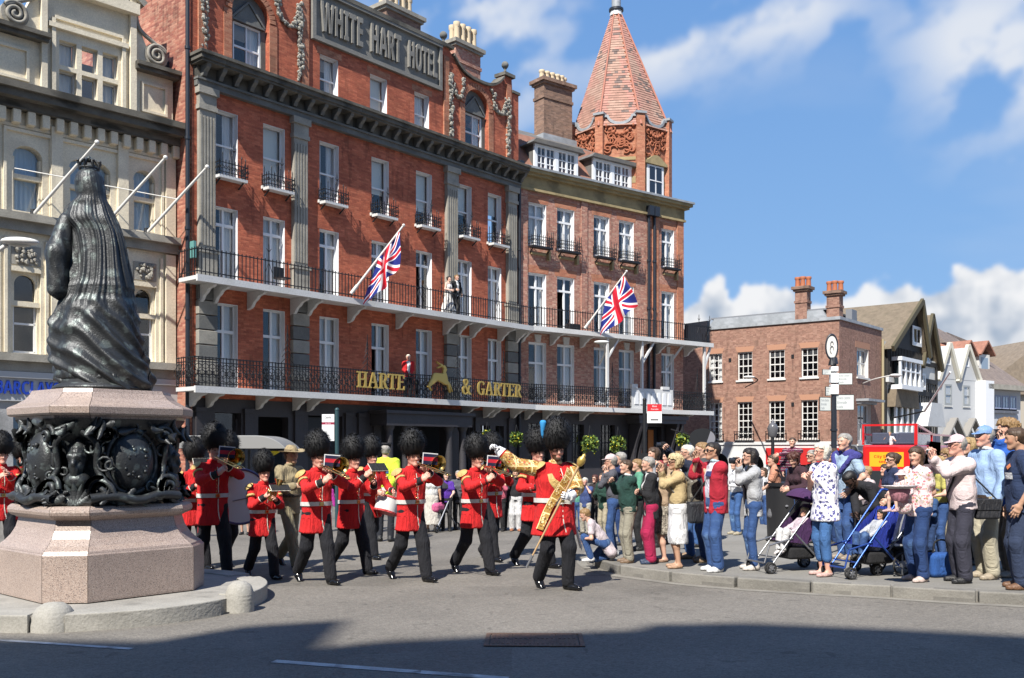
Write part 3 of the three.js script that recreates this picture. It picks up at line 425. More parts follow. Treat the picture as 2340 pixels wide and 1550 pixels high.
  let c = stack(wing, 4.0, 5.95, -3.8, -3.0, 16, 20.75, M.chimBrick, M.chimBrick); pots(c, [[4.15, -3.35], [4.5, -3.35], [4.85, -3.35], [5.2, -3.35], [5.5, -3.35], [5.8, -3.5]], 21, M.pot, 0.55, 0.15);
  mesh('chimney_flashing', b2(3.85, 6.15, 17.7, 18.1, -3.9, -2.85), M.lead, wing);
  // turret
  const T = part('turret', wing), tx = 9.0, tz = -2.45, R8 = (r, k) => [tx + r * Math.cos((k + 0.5) * Math.PI / 4), tz + r * Math.sin((k + 0.5) * Math.PI / 4)];
  const ring = (r, h0, h1, r2 = r) => { const g = new THREE.CylinderGeometry(r2, r, h1 - h0, 8, 1); g.rotateY(Math.PI / 8); g.translate(tx, (h0 + h1) / 2, tz); return g; };
  const RO = 2.72;
  mesh('turret_wall', ring(RO, 14.9, 19.0), M.orangeBrick, T);
  mesh('stone_band', [ring(RO + 0.02, 15.55, 15.9), ring(RO + 0.02, 16.3, 16.6), ring(RO + 0.05, 16.75, 16.92)], M.sand, T);
  for (let k = 0; k < 8; k++) { const [x, z] = R8(RO + 0.02, k), g = b2(-0.22, 0.22, 14.95, 19.12, -0.13, 0.13); g.rotateY(-(k + 0.5) * Math.PI / 4 + Math.PI / 2); g.translate(x, 0, z); mesh('corner_pier', g, M.orangeBrick, T); mesh('pier_cap', (() => { const q = b2(-0.3, 0.3, 19.121, 19.24, -0.2, 0.2); q.rotateY(-(k + 0.5) * Math.PI / 4 + Math.PI / 2); q.translate(x, 0, z); return q; })(), M.lead, T); }
  for (let k = 0; k < 8; k++) {                      // carved panels and scooped copings on each face
    const a = k * Math.PI / 4, ap = RO * Math.cos(Math.PI / 8) + 0.01, r = rng(k + 90), G = [], rot = Math.PI / 2 - a, put = (g) => { g.rotateY(rot); g.translate(tx + ap * Math.cos(a), 0, tz + ap * Math.sin(a)); return g; };
    if (Math.sin(a) < -0.1) continue;
    for (let i = 0; i < 26; i++) { const u = -0.72 + 1.44 * r(), v = 17.25 + 1.15 * r(), g = new THREE.TorusGeometry(0.1 + 0.1 * r(), 0.045, 5, 9, Math.PI * (1 + r())); g.rotateZ(r() * 6.3); g.translate(u, v, 0.05); G.push(g); }
    for (let i = 0; i < 9; i++) { const q = -1 + i / 4, g = sph(0.1, q * 0.7, 18.55 - 0.45 * (1 - q * q), 0.06, 7, 6); G.push(g); }
    mesh('carved_panel', G.map(put), mat([0.36, 0.12, 0.06], 0.9), T);
    const s = new THREE.Shape(); s.moveTo(-0.95, 19.12); s.lineTo(-0.6, 19.12); s.bezierCurveTo(-0.5, 18.6, 0.5, 18.6, 0.6, 19.12); s.lineTo(0.95, 19.12); s.lineTo(0.95, 19.0); s.lineTo(0.68, 19.0); s.bezierCurveTo(0.55, 18.45, -0.55, 18.45, -0.68, 19.0); s.lineTo(-0.95, 19.0);
    mesh('coping', put(ext(s, -0.16, 0.12, 0, 10)), M.lead, T);
  }
  // tiled spire: courses of tiles on eight faces, with patches of dark replacement tiles
  {
    const h0 = 18.55, h1 = 25.3, r0 = 2.86, r1 = 0.3, apexX = -0.35, N = 46;
    const tileMat = mat([1, 1, 1], 0.9, { vertexColors: true }), pos = [], col = [], R = rng(321);
    const pt = (r, k, h) => { const u = (h - h0) / (h1 - h0), a = (k + 0.5) * Math.PI / 4; return [tx + apexX * u + r * Math.cos(a), h, tz + r * Math.sin(a)]; };
    for (let f = 0; f < 8; f++) for (let j = 0; j < N; j++) {
      const u0 = j / N, u1 = (j + 1) / N, ha = lerp(h0, h1, u0), hb = lerp(h0, h1, u1), ra = lerp(r0, r1, u0) + 0.022, rbb = lerp(r0, r1, u1) + 0.002;
      const A = pt(ra, f - 1, ha), B = pt(ra, f, ha), C = pt(rbb, f, hb), D = pt(rbb, f - 1, hb), w = Math.hypot(A[0] - B[0], A[2] - B[2]), n = Math.max(1, Math.round(w / 0.2));
      for (let i = 0; i < n; i++) {
        const v0 = (i + (j % 2 ? 0.5 : 0)) / n, v1 = Math.min(1, v0 + 1 / n), L = (p, q, v) => p.map((x, t) => lerp(x, q[t], v)), lift = R() * 0.012;
        if (v0 >= 1) continue;
        const q = [L(A, B, v0), L(A, B, v1), L(D, C, v1), L(D, C, v0)].map((p, t) => (t < 2 ? [p[0] + (p[0] - tx) * lift * 0.4, p[1], p[2] + (p[2] - tz) * lift * 0.4] : p));
        for (const t of [0, 2, 1, 0, 3, 2]) pos.push(...q[t]);
        const big = fbm(i * 0.45 + f * 9, j * 0.4, 4, 3), dark = big > 0.63 && R() > 0.25 && u0 > 0.1 && u0 < 0.86, lich = fbm(i * 0.2 + f * 5, j * 0.16, 8, 3), v = 0.86 + 0.28 * R(); const cc = dark ? [0.17, 0.125, 0.11] : f === 0 && lich > 0.5 ? [0.34, 0.27, 0.22] : lich > 0.56 ? [0.41, 0.26, 0.2] : u0 > 0.72 || i < 2 || i > n - 3 ? [0.43, 0.22, 0.175] : [0.39, 0.22, 0.168];
        for (let t = 0; t < 6; t++) col.push(cc[0] * v, cc[1] * v, cc[2] * v);
      }
    }
    const g = new THREE.BufferGeometry(); g.setAttribute('position', new THREE.Float32BufferAttribute(pos, 3)); g.setAttribute('color', new THREE.Float32BufferAttribute(col, 3)); g.computeVertexNormals();
    const m = new THREE.Mesh(g, tileMat); m.name = 'tiled_spire'; m.userData.kind = 'stuff'; m.castShadow = m.receiveShadow = true; T.add(m);
    mesh('spire_core', (() => { const q = new THREE.CylinderGeometry(r1 - 0.02, r0 - 0.04, h1 - h0, 8); q.rotateY(Math.PI / 8); const p = q.attributes.position; for (let i = 0; i < p.count; i++) if (p.getY(i) > 0) p.setX(i, p.getX(i) + apexX); q.translate(tx, (h0 + h1) / 2, tz); return q; })(), M.terra, T);
    mesh('hip_tiles', [0, 1, 2, 3, 7].map((k) => bar(pt(r0 + 0.04, k, h0), pt(r1 + 0.02, k, h1), 0.07, 5, 0.05)), mat([0.42, 0.18, 0.13], 0.9), T);
    mesh('spire_collar', cyl(0.36, 0.32, 0.28, tx + apexX, h1 - 0.02, tz, 12), M.whitePaint, T);
    mesh('lantern_base', cyl(0.4, 0.4, 0.12, tx + apexX, h1 + 0.26, tz, 14), M.pipe, T); mesh('lantern_cap', [cyl(0.42, 0.36, 0.16, tx + apexX, h1 + 1.22, tz, 14), cyl(0.2, 0.02, 0.5, tx + apexX, h1 + 1.38, tz, 10)], M.pipe, T);
    mesh('lantern_drum', cyl(0.25, 0.25, 0.86, tx + apexX, h1 + 0.37, tz, 14), M.lead, T);
  }
  // turret window on the right front face and round gable above it
  { const a = Math.PI / 2, ap = RO * Math.cos(Math.PI / 8), g = part('turret_window', T); g.position.set(tx + ap * Math.cos(a), 0, tz + ap * Math.sin(a)); g.rotation.y = 0;
    mesh('surround', b2(-0.62, 0.62, 15.0, 16.6, 0.0, 0.1), M.white, g); mesh('pane', [b2(-0.44, -0.06, 15.15, 16.5, 0.1, 0.12), b2(0.06, 0.44, 15.15, 16.5, 0.1, 0.12)], mat([0.02, 0.03, 0.05], 0.08), g); mesh('glazing_bar', [b2(-0.44, 0.44, 15.75, 15.8, 0.12, 0.14)], M.white, g);
    const s = new THREE.Shape(); s.moveTo(-0.8, 16.62); s.lineTo(0.8, 16.62); s.lineTo(0.8, 16.75); s.bezierCurveTo(0.5, 16.8, 0.4, 17.1, 0, 17.12); s.bezierCurveTo(-0.4, 17.1, -0.5, 16.8, -0.8, 16.75); mesh('hood', ext(s, 0, 0.2, 0, 8), M.sand, g); }
  mesh('ridge_flashing', [beam([6.0, 18.45, -4.3], [6.7, 17.1, -1.7], 0.3, 0.1), beam([6.7, 17.1, -1.6], [8.1, 15.9, -0.6], 0.25, 0.1)], M.whitePaint, wing);
  // balconies
  let b = balcony(wing, 'upper_balcony', 0.02, 12.35, 7.36, 1.12, [0.1, 1.95, 3.88, 5.8, 7.7, 9.2, 11.4], 1.0, 0.55, M.whitePaint);
  railing(b, [[0.05, 1.08], [12.3, 1.08], [12.3, -4]], 7.37, 8.25, 'plain', 0.16);
  mesh('side_slab', b2(11.31, 12.35, 7.23, 7.359, -4, 0.002), M.whitePaint, b);
  for (const t of [11.35, 12.2]) { const F = []; finial(F, t, 1.08, 8.2, 0.8); mesh('finial', F, M.iron, b); }
  mesh('planter', [rb(0.7, 0.32, 0.4, 0.04, 2.75, 7.55, 0.7)], M.iron, b); mesh('corner_screen', b2(12.1, 12.32, 7.4, 8.6, -0.6, 1.0), M.pipe, b);
  b = balcony(wing, 'lower_balcony', 0.02, 12.35, 3.7, 1.14, [0.4, 1.5, 2.0, 3.85, 11.0], 1.0, 0.5, M.whitePaint);
  railing(b, [[0.05, 1.1], [6.3, 1.1]], 3.71, 4.68, 'ornate'); railing(b, [[9.3, 1.1], [12.3, 1.1], [12.3, -4]], 3.71, 4.68, 'ornate');
  mesh('side_slab', b2(11.31, 12.35, 3.57, 3.699, -4, 0.002), M.whitePaint, b);
  for (const t of [11.2, 12.0, 5.0]) { const F = []; for (let k = 0; k < 5; k++) { const w = 0.24 * (1 - k / 5); F.push(bar([t - w, 4.65 + k * 0.22, 1.1], [t, 4.9 + k * 0.22, 1.1], 0.013, 4), bar([t + w, 4.65 + k * 0.22, 1.1], [t, 4.9 + k * 0.22, 1.1], 0.013, 4)); } F.push(bx(0.024, 1.4, 0.024, t, 5.25, 1.1)); mesh('finial', F, M.iron, b); }
  { const w = part('balcony_bay', b), P = []; mesh('panel', [b2(6.3, 9.3, 3.71, 4.75, 1.02, 1.12), b2(6.3, 6.7, 4.75, 4.95, 1.0, 1.16), b2(8.5, 9.0, 4.75, 4.9, 1.0, 1.16)], M.whitePaint, w); for (let i = 0; i < 7; i++) P.push(ext(shape([[6.5 + i * 0.4, 3.95], [6.78 + i * 0.4, 3.95], [6.74 + i * 0.4, 4.55], [6.54 + i * 0.4, 4.55]]), 1.12, 1.15)); mesh('carved_relief', P, M.white, w); }
  mesh('upper_post', [b2(7.05, 7.17, 3.7, 7.2, 0.98, 1.1), b2(11.75, 11.87, 3.7, 7.2, 0.98, 1.1), beam([7.1, 6.0, 1.04], [8.0, 7.2, 1.04], 0.1, 0.1), beam([11.8, 6.0, 1.04], [12.3, 7.2, 1.04], 0.1, 0.1), beam([9.7, 6.0, 0.3], [10.2, 7.2, 1.04], 0.1, 0.1), b2(4.65, 4.77, 3.7, 7.2, 0.98, 1.1), beam([4.7, 6.1, 1.04], [5.5, 7.2, 1.04], 0.09, 0.09)], M.whitePaint, wing);
  // ground storey
  const gs = part('ground_storey', wing);
  wallWith(gs, 'stucco', [[0.02, 0], [E, 0], [E, 3.43], [0.02, 3.43]], [rectHole(0.6, 1.9, 0.7, 2.9), rectHole(2.2, 3.0, 0.7, 2.9), rectHole(3.3, 4.1, 0.7, 2.9), rectHole(5.2, 6.2, 0.7, 2.9), rectHole(7.9, 9.6, 0.05, 2.85)], M.darkStucco, -0.3, 0.02);
  mesh('window_glow', [b2(3.25, 3.9, 1.2, 2.8, -0.9, -0.85), b2(5.45, 6.0, 1.7, 2.7, -0.9, -0.85)], mat([0.6, 0.45, 0.3], 0.9), gs);
  for (const [a, b5] of [[0.6, 1.9], [2.2, 3.0], [3.3, 4.1], [5.2, 6.2]]) { const w = part('window', gs), G = []; for (let i = 0; i <= 4; i++) { const x = lerp(a, b5, i / 4); G.push(b2(x - 0.025, x + 0.025, 0.7, 2.9, -0.2, -0.14)); } for (const y of [1.3, 2.0, 2.5]) G.push(b2(a, b5, y - 0.025, y + 0.025, -0.199, -0.141)); mesh('frame', G, M.iron, w); mesh('pane', b2(a, b5, 0.7, 2.9, -0.175, -0.17), M.glass, w); }
  for (const t of [7.2, 7.55, 9.9, 10.25]) mesh('curved_bracket', (() => { const s = new THREE.Shape(); s.moveTo(0.1, 3.2); s.lineTo(1.0, 3.2); s.bezierCurveTo(0.9, 2.2, 0.5, 2.2, 0.42, 0.9); s.lineTo(0.1, 0.9); const g = ext(s, -0.09, 0.09, 0.015, 8); g.rotateY(-Math.PI / 2); g.translate(t, 0, 0); return g; })(), M.darkStucco, gs);
  mesh('entablature', [b2(7.0, 10.45, 3.0, 3.2, 0.02, 1.0), b2(6.9, 10.55, 3.2, 3.4, 0.02, 1.08)], mat([0.06, 0.06, 0.068], 0.5), gs);
  mesh('door', [b2(8.0, 9.5, 0.05, 2.8, -0.28, -0.22)], M.iron, gs); mesh('door_panel', [b2(8.1, 8.35, 0.4, 2.7, -0.22, -0.18), b2(8.8, 9.2, 0.4, 2.7, -0.22, -0.18)], mat([0.4, 0.13, 0.02], 0.5), gs);
  for (const t of [8.57, 8.98]) mesh('drainpipe', [bar([t, 3.7, 0.1], [t, 14.3, 0.1], 0.075, 8), ...[9, 11.5].map((h) => cyl(0.11, 0.11, 0.12, t, h, 0.1, 8)), b2(t - 0.17, t + 0.17, 13.9, 14.4, 0.085, 0.35)], M.pipe, wing);
}

// ================================================================ the bank on the left
const bank = thing('bank', 'cream stone bank with moulded windows and a scrolled gable left of the red hotel', 'bank', [FK.X, 0, -FK.Z], FK.turn);
{
  const E = -0.03, L0 = -9.5, up = [[-8.3, -7.2], [-5.2, -4.35], [-3.55, -2.25], [-1.5, -0.75]], holes = [];
  const lo = [[-8.3, -7.2], [-5.25, -4.4], [-3.5, -2.3], [-1.5, -0.72]];
  for (const [a, b] of up) holes.push(archHole(a, b, 8.95, 10.95, 0.36));
  for (const [a, b] of lo) holes.push(rectHole(a, b, 4.62, 7.2));
  wallWith(bank, 'main_wall', [[L0, 3.9], [E, 3.9], [E, 12.1], [L0, 12.1]], holes, M.cream, -0.4, 0);
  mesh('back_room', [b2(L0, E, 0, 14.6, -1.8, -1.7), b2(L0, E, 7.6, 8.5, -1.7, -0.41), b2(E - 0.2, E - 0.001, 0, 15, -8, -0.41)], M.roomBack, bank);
  for (const [i, [a, b]] of up.entries()) {
    const w = part('arched_window', bank), k = 10.0, P = [];
    mesh('frame', [b2(a, b, k - 0.07, k + 0.07, -0.3, -0.06), b2(a, a + 0.07, 8.95, 10.6, -0.3, -0.1), b2(b - 0.07, b, 8.95, 10.6, -0.3, -0.1), ...(i === 2 ? [b2((a + b) / 2 - 0.07, (a + b) / 2 + 0.07, 8.95, 10.9, -0.3, -0.07)] : [])], M.cream, w);
    mesh('pane', b2(a, b, 8.95, 10.95, -0.22, -0.21), M.glass, w); mesh('curtain', (() => { const g = new THREE.PlaneGeometry(b - a, 2, 24, 1), p = g.attributes.position; for (let q = 0; q < p.count; q++) p.setZ(q, 0.025 * Math.sin(p.getX(q) * 45)); g.translate((a + b) / 2, 9.95, -0.36); g.computeVertexNormals(); return g; })(), mat([0.36, 0.46, 0.56], 0.95), w);
    for (const [g0, d] of [[0.2, 0.07], [0.42, 0.035]]) P.push(b2(a - g0 - 0.08, a - g0, 8.9, 11.4, 0.001, d), b2(b + g0, b + g0 + 0.08, 8.9, 11.4, 0.001, d), b2(a - g0 - 0.08, b + g0 + 0.08, 11.2 + g0 * 0.6, 11.3 + g0 * 0.6, 0.002, d + 0.01));
    mesh('moulding', P, M.cream, w);
  }
  for (const [a, b] of lo) {
    const w = part('lower_window', bank);
    mesh('frame', [b2(a, b, 6.05, 6.2, -0.3, -0.05), b2(a, b, 7.1, 7.25, -0.3, 0.04), b2(a, a + 0.08, 4.62, 7.1, -0.3, -0.1), b2(b - 0.08, b, 4.62, 7.1, -0.3, -0.1)], M.cream, w);
    { const s = shape([[a + 0.08, 6.2], [b - 0.08, 6.2], [b - 0.08, 7.1], [a + 0.08, 7.1]]); s.holes.push(archHole(a + 0.12, b - 0.12, 6.22, 7.02, 0.3)); mesh('tracery', ext(s, -0.25, -0.12), M.cream, w); }
    mesh('sash', [b2(a + 0.08, a + 0.14, 4.66, 6.05, -0.27, -0.2), b2(b - 0.14, b - 0.08, 4.66, 6.05, -0.27, -0.2), b2(a + 0.08, b - 0.08, 5.5, 5.56, -0.27, -0.2), b2(a + 0.08, b - 0.08, 4.62, 4.7, -0.27, -0.2)], M.white, w);
    mesh('pane', b2(a, b, 4.62, 7.1, -0.24, -0.235), M.glass, w); mesh('carved_panel', (() => { const r = rng(a * 10 + 500), G = [b2(a, b, 7.3, 7.9, 0.001, 0.03)]; for (let q = 0; q < 26; q++) { const g = new THREE.IcosahedronGeometry(0.05 + 0.05 * r(), 0); g.translate(lerp(a + 0.1, b - 0.1, r()), lerp(7.38, 7.84, r()), 0.05); G.push(g); } return G; })(), M.greyStone, w);
    for (const g0 of [0.12, 0.3]) mesh('jamb', [b2(a - g0 - 0.09, a - g0, 4.62, 8.1, 0.001, 0.1 - g0 * 0.2), b2(b + g0, b + g0 + 0.09, 4.62, 8.1, 0.001, 0.1 - g0 * 0.2)], M.cream, w);
  }
  for (const t of [-6.4, -3.95, -1.87, -0.25]) { mesh('pilaster', [b2(t - 0.17, t + 0.17, 8.85, 11.7, 0.001, 0.12), b2(t - 0.17, t + 0.17, 4.6, 8.25, 0.001, 0.12)], M.cream, bank); }
  for (const y of [8.3, 4.05]) mesh('ledge', [b2(L0, E + 0.05, y, y + 0.3, 0.002, 0.18), b2(L0, E + 0.1, y + 0.3, y + 0.53, 0.002, 0.36)], M.greyStone, bank);
  const cor = part('cornice', bank);
  mesh('moulding', [b2(L0, E + 0.1, 11.95, 12.2, 0.003, 0.3), b2(L0, E + 0.25, 12.2, 12.42, -0.4, 0.62)], M.darkStone, cor); mesh('coping', b2(L0, E + 0.3, 12.42, 12.62, -0.4, 0.75), M.darkStone, cor);
  for (let t = -6; t < 0; t += 0.42) mesh('corbel', rb(0.24, 0.42, 0.26, 0.04, t, 11.74, 0.14), M.cream, cor);
  // attic gable
  const atticHoles = []; const G3 = [[-3.85, -3.32], [-3.16, -2.66], [-2.5, -2.0]]; for (const [a, b] of G3) atticHoles.push(rectHole(a, b, 12.66, 13.58), rectHole(a, b, 13.72, 14.5));
  const sc = (s) => { const p = []; for (let i = 0; i <= 12; i++) { const u = i / 12, a = Math.PI / 2 * u; p.push([lerp(s[0], s[2], u), s[3] + (s[1] - s[3]) * Math.pow(1 - Math.sin(a), 1.1)]); } return p; };
  wallWith(bank, 'gable_wall', [[L0, 12.5], [E - 0.1, 12.5], [E - 0.1, 14.35], ...sc([-1.5, 16.3, -0.55, 14.6]).reverse(), [-1.5, 17.4], [-4.4, 17.4], ...sc([-4.4, 16.3, -5.35, 14.6]), [L0, 14.35]], atticHoles, M.cream, -0.4, 0);
  for (const [a, b] of G3) for (const [h0, h1] of [[12.66, 13.58], [13.72, 14.5]]) win(bank, { t0: a, t1: b, h0, h1, kind: [1, 1], casement: 1, z: -0.18, fr: M.offWhite, cur: a === -3.16 ? 'none' : 'full', s: 0.05, sill: false, lining: 0 });
  mesh('gable_mouldings', [b2(-4.1, -3.98, 12.63, 15.1, 0.001, 0.1), b2(-1.9, -1.78, 12.63, 15.1, 0.001, 0.1), b2(-4.2, -1.7, 14.8, 14.95, 0.002, 0.14), b2(-4.0, -1.85, 15.1, 15.2, 0.001, 0.08), b2(-4.42, -4.25, 12.63, 17, 0.001, 0.16), b2(-1.65, -1.45, 12.63, 17, 0.001, 0.16), b2(-4.45, -1.4, 15.95, 16.3, 0.003, 0.3)], M.cream, bank);
  { const s = shape([[-4.6, 16.35], [-1.3, 16.35], [-2.95, 17.6]]); mesh('pediment', [ext(s, -0.1, 0.1), beam([-4.7, 16.35, 0.15], [-2.95, 17.7, 0.15], 0.3, 0.2), beam([-1.2, 16.35, 0.15], [-2.95, 17.7, 0.15], 0.3, 0.2)], M.greyStone, bank); }
  mesh('shoulder_cornice', [b2(-1.5, E, 14.2, 14.32, -0.3, 0.3), b2(-1.5, E + 0.06, 14.32, 14.45, -0.3, 0.4), b2(L0, -4.25, 14.2, 14.32, -0.3, 0.3), b2(L0, -4.2, 14.32, 14.45, -0.3, 0.4)], M.darkStone, bank);
  for (const [a, b] of [[-1.25, -0.35], [-5.9, -4.75]]) mesh('sunk_panel', [b2(a, b, 12.9, 12.98, 0.001, 0.07), b2(a, b, 13.82, 13.9, 0.001, 0.07), b2(a, a + 0.08, 12.98, 13.82, 0.001, 0.07), b2(b - 0.08, b, 12.98, 13.82, 0.001, 0.07)], M.cream, bank);
  for (const [c, s] of [[-0.72, 1], [-5.15, -1]]) { const pts = []; for (let i = 0; i <= 40; i++) { const a = i / 40 * Math.PI * 4.2, r = 0.36 * (1 - i / 46); pts.push([c + s * r * Math.cos(a + 0.6), 14.88 + r * Math.sin(a + 0.6), 0.08]); } mesh('scroll', [tube(pts, 0.06, 60, 6), tube([[c - s * 0.75, 16.2, 0.06], [c - s * 0.6, 15.6, 0.06], [c - s * 0.15, 15.3, 0.06], [c + s * 0.3, 15.05, 0.06]], 0.07, 16, 6), cyl(0.4, 0.4, 0.3, 0, -0.15, 0, 18).rotateX(Math.PI / 2).translate(c, 14.88, -0.12)], M.greyStone, bank); }
  // ground floor with the blue name
  wallWith(bank, 'shopfront', [[L0, 0], [E, 0], [E, 4.05], [L0, 4.05]], [rectHole(-8.5, -6.8, 0.6, 3.0), rectHole(-5.2, -3.9, 0.6, 3.0), rectHole(-2.4, -0.9, 0.6, 3.0)], stone([0.4, 0.4, 0.4], 71, 0.1, 3, 0.7), -0.3, 0.02);
  for (const [a, b] of [[-5.2, -3.9], [-2.4, -0.9], [-8.5, -6.8]]) mesh('shop_pane', b2(a, b, 0.6, 3.0, -0.2, -0.19), mat([0.1, 0.2, 0.28], 0.1), bank);
  mesh('fascia', [b2(L0, E + 0.03, 3.15, 3.85, 0.02, 0.1), b2(L0, E + 0.08, 3.85, 4.04, 0.02, 0.2)], mat([0.52, 0.53, 0.54], 0.5), bank);
  { const g = new TextGeometry('BARCLAYS', { font: fontSans, size: 0.46, depth: 0.06, curveSegments: 3 }); g.computeBoundingBox(); const q = g.boundingBox; g.translate(-q.max.x, 0, 0); g.scale(1.62 / (q.max.x - q.min.x) * 1.12, 0.88, 1); g.translate(-3.9, 3.36, 0.1); mesh('lettering', g, mat([0.01, 0.05, 0.42], 0.35), bank); }
}
// three bare flagpoles leaning out of the bank
[[-4.66, -2.1, 'leftmost of the three, its top left of the statue’s crown'], [-2.52, 0, 'middle of the three, rising behind the statue’s veil'], [-1.1, 0, 'rightmost of the three, nearest the black drainpipe']].forEach(([t], i) => {
  const o = thing('bare_flagpole', ['bare cream flagpole slanting from the bank, leftmost of the three', 'bare cream flagpole rising behind the bronze statue, middle of three', 'bare cream flagpole slanting in front of the black drainpipe, rightmost of three'][i], 'flagpole', [along(FK, t, 0.1)[0], 8.85, along(FK, t, 0.1)[1]], FK.turn, 'bare flagpoles on the bank');
  const tip = [1.15, 2.05, 1.95]; mesh('pole', [bar([0, 0, 0], tip, 0.055, 8, 0.04), sph(0.075, ...tip, 8, 6)], M.offWhite, o); mesh('stay', [bar([-0.5, 1.35, -0.08], [tip[0] * 0.52, tip[1] * 0.52, tip[2] * 0.52], 0.018, 5)], M.offWhite, o); mesh('foot', cyl(0.09, 0.07, 0.2, 0, -0.02, 0, 8), M.iron, o);
});

// ================================================================ ground
const drop = (x, z) => { const d = sstep(24, 60, -z) * sstep(3, 24, x); return -1.8 * d; };   // the street falls away to the right
const asphalt = (() => {
  const N = 640, map = rep(tex(N, N, (x, y) => { const n = fbm(x / N * 7, y / N * 7, 3, 5, 7), s = hash3(x, y, 9), s2 = vnoise(x * 0.33, y * 0.33, 6, 0), ck = Math.abs(fbm(x / N * 2.5 + 7, y / N * 2.5 + 1, 18, 5, 0) - 0.5), p = sstep(0.55, 0.7, fbm(x / N * 3 + 2, y / N * 3, 8, 4, 0)) * 0.2 + (ck < 0.0012 && vnoise(x * 0.02, y * 0.02, 3) > 0.6 ? 0.2 : 0) + (vnoise(x * 0.06, y * 0.06, 31) > 0.93 ? 0.25 : 0); const v = 0.152 * (0.8 + 0.4 * n) * (0.55 + 0.62 * s + 0.3 * s2) * (1 - p); return [v * 1.12, v * 1.02, v * 0.88]; }), 6);
  const b = rep(tex(256, 256, (x, y) => 0.5 * hash3(x, y, 3) + 0.5 * vnoise(x * 0.5, y * 0.5, 4, 128), false), 1.2);
  return mat([1, 1, 1], 0.86, { map, bumpMap: b, bumpScale: 0.004 });
})();
{
  const g = new THREE.PlaneGeometry(900, 900, 160, 160); g.rotateX(-Math.PI / 2); const p = g.attributes.position;
  for (let i = 0; i < p.count; i++) { const x = p.getX(i), z = p.getZ(i), u = Math.sign(x) * Math.pow(Math.abs(x) / 450, 2) * 450, w = Math.sign(z) * Math.pow(Math.abs(z) / 450, 2) * 450; p.setXYZ(i, u, drop(u, w), w); }
  g.computeVertexNormals(); const m = mesh('road', g, asphalt, scene); m.userData.kind = 'structure'; m.userData.label = 'grey asphalt road in the foreground and between the crowds';
}
const kerbLine = [[14, 9.3], [9, 9.95], [7.2, 10.25], [5.67, 10.66], [4.9, 10.95], [4.26, 11.3], [3.4, 11.65], [2.58, 12.1], [2.2, 12.4], [1.91, 12.74], [1.6, 13.1], [1.41, 13.5], [1.3, 13.95], [1.28, 14.5], [1.36, 15.2], [1.6, 16.2], [2.1, 17.6], [3, 19.4], [4.6, 21.5], [7, 23.5], [12, 25], [22, 26]];
const PAVE = 0.12;
{
  const s = shape([...kerbLine.map(([x, z]) => [x, z]), [22, 9]]), g = new THREE.ExtrudeGeometry(s, { depth: PAVE, bevelEnabled: false }); g.rotateX(-Math.PI / 2); g.translate(0, 0, 0);
  // extruding maps shape y to -z and depth to +y
  const m = mesh('pavement', g, stone([0.215, 0.205, 0.185], 81, 0.16, 3, 0.9, [0.15, 0.14, 0.13], 0.25, 0.003), scene); m.userData.kind = 'structure'; m.userData.label = 'pale pavement corner where the spectators stand';
  const kerbs = part('kerb', scene); kerbs.userData.kind = 'structure'; kerbs.userData.label = 'curved edge of worn kerb stones along the pavement';
  const c = new THREE.CatmullRomCurve3(kerbLine.map(([x, z]) => V3(x, 0, -z))), L = c.getLength(), n = Math.round(L / 0.9), km = [0, 1, 2].map((k) => stone([0.19 + 0.018 * k, 0.18 + 0.017 * k, 0.16 + 0.015 * k], 83 + k, 0.25, 1.5, 0.9, [0.09, 0.085, 0.08], 0.45));
  for (let i = 0; i < n; i++) {
    const a = c.getPointAt((i + 0.01) / n), b = c.getPointAt((i + 0.99) / n), len = a.distanceTo(b), g2 = rb(len, PAVE + 0.06, 0.2, 0.022, 0, 0, 0, 1), m2 = mesh('kerb_stone', g2, km[(i * 7) % 3], kerbs);
    m2.position.set((a.x + b.x) / 2, PAVE / 2 - 0.022 + (i % 3) * 0.002, (a.z + b.z) / 2); m2.rotation.y = Math.atan2(-(b.z - a.z), b.x - a.x);
  }
  const chan = [], off = 0.3; for (let i = 0; i < 90; i++) { const u0 = i / 90, u1 = (i + 1) / 90, P = (u, o) => { const q = c.getPointAt(u), t = c.getTangentAt(u); return [q.x + t.z * -o * -1, 0.004, q.z - t.x * -o * -1]; }; const q = [P(u0, 0.16), P(u1, 0.16), P(u1, off), P(u0, off)]; for (const k of [0, 1, 2, 0, 2, 3]) chan.push(...q[k]); }
  const cg = new THREE.BufferGeometry(); cg.setAttribute('position', new THREE.Float32BufferAttribute(chan, 3)); cg.computeVertexNormals(); const cm = mesh('gutter_channel', cg, stone([0.23, 0.215, 0.185], 88, 0.2, 1, 0.9, [0.12, 0.11, 0.1], 0.4), scene); cm.userData.kind = 'structure';
}
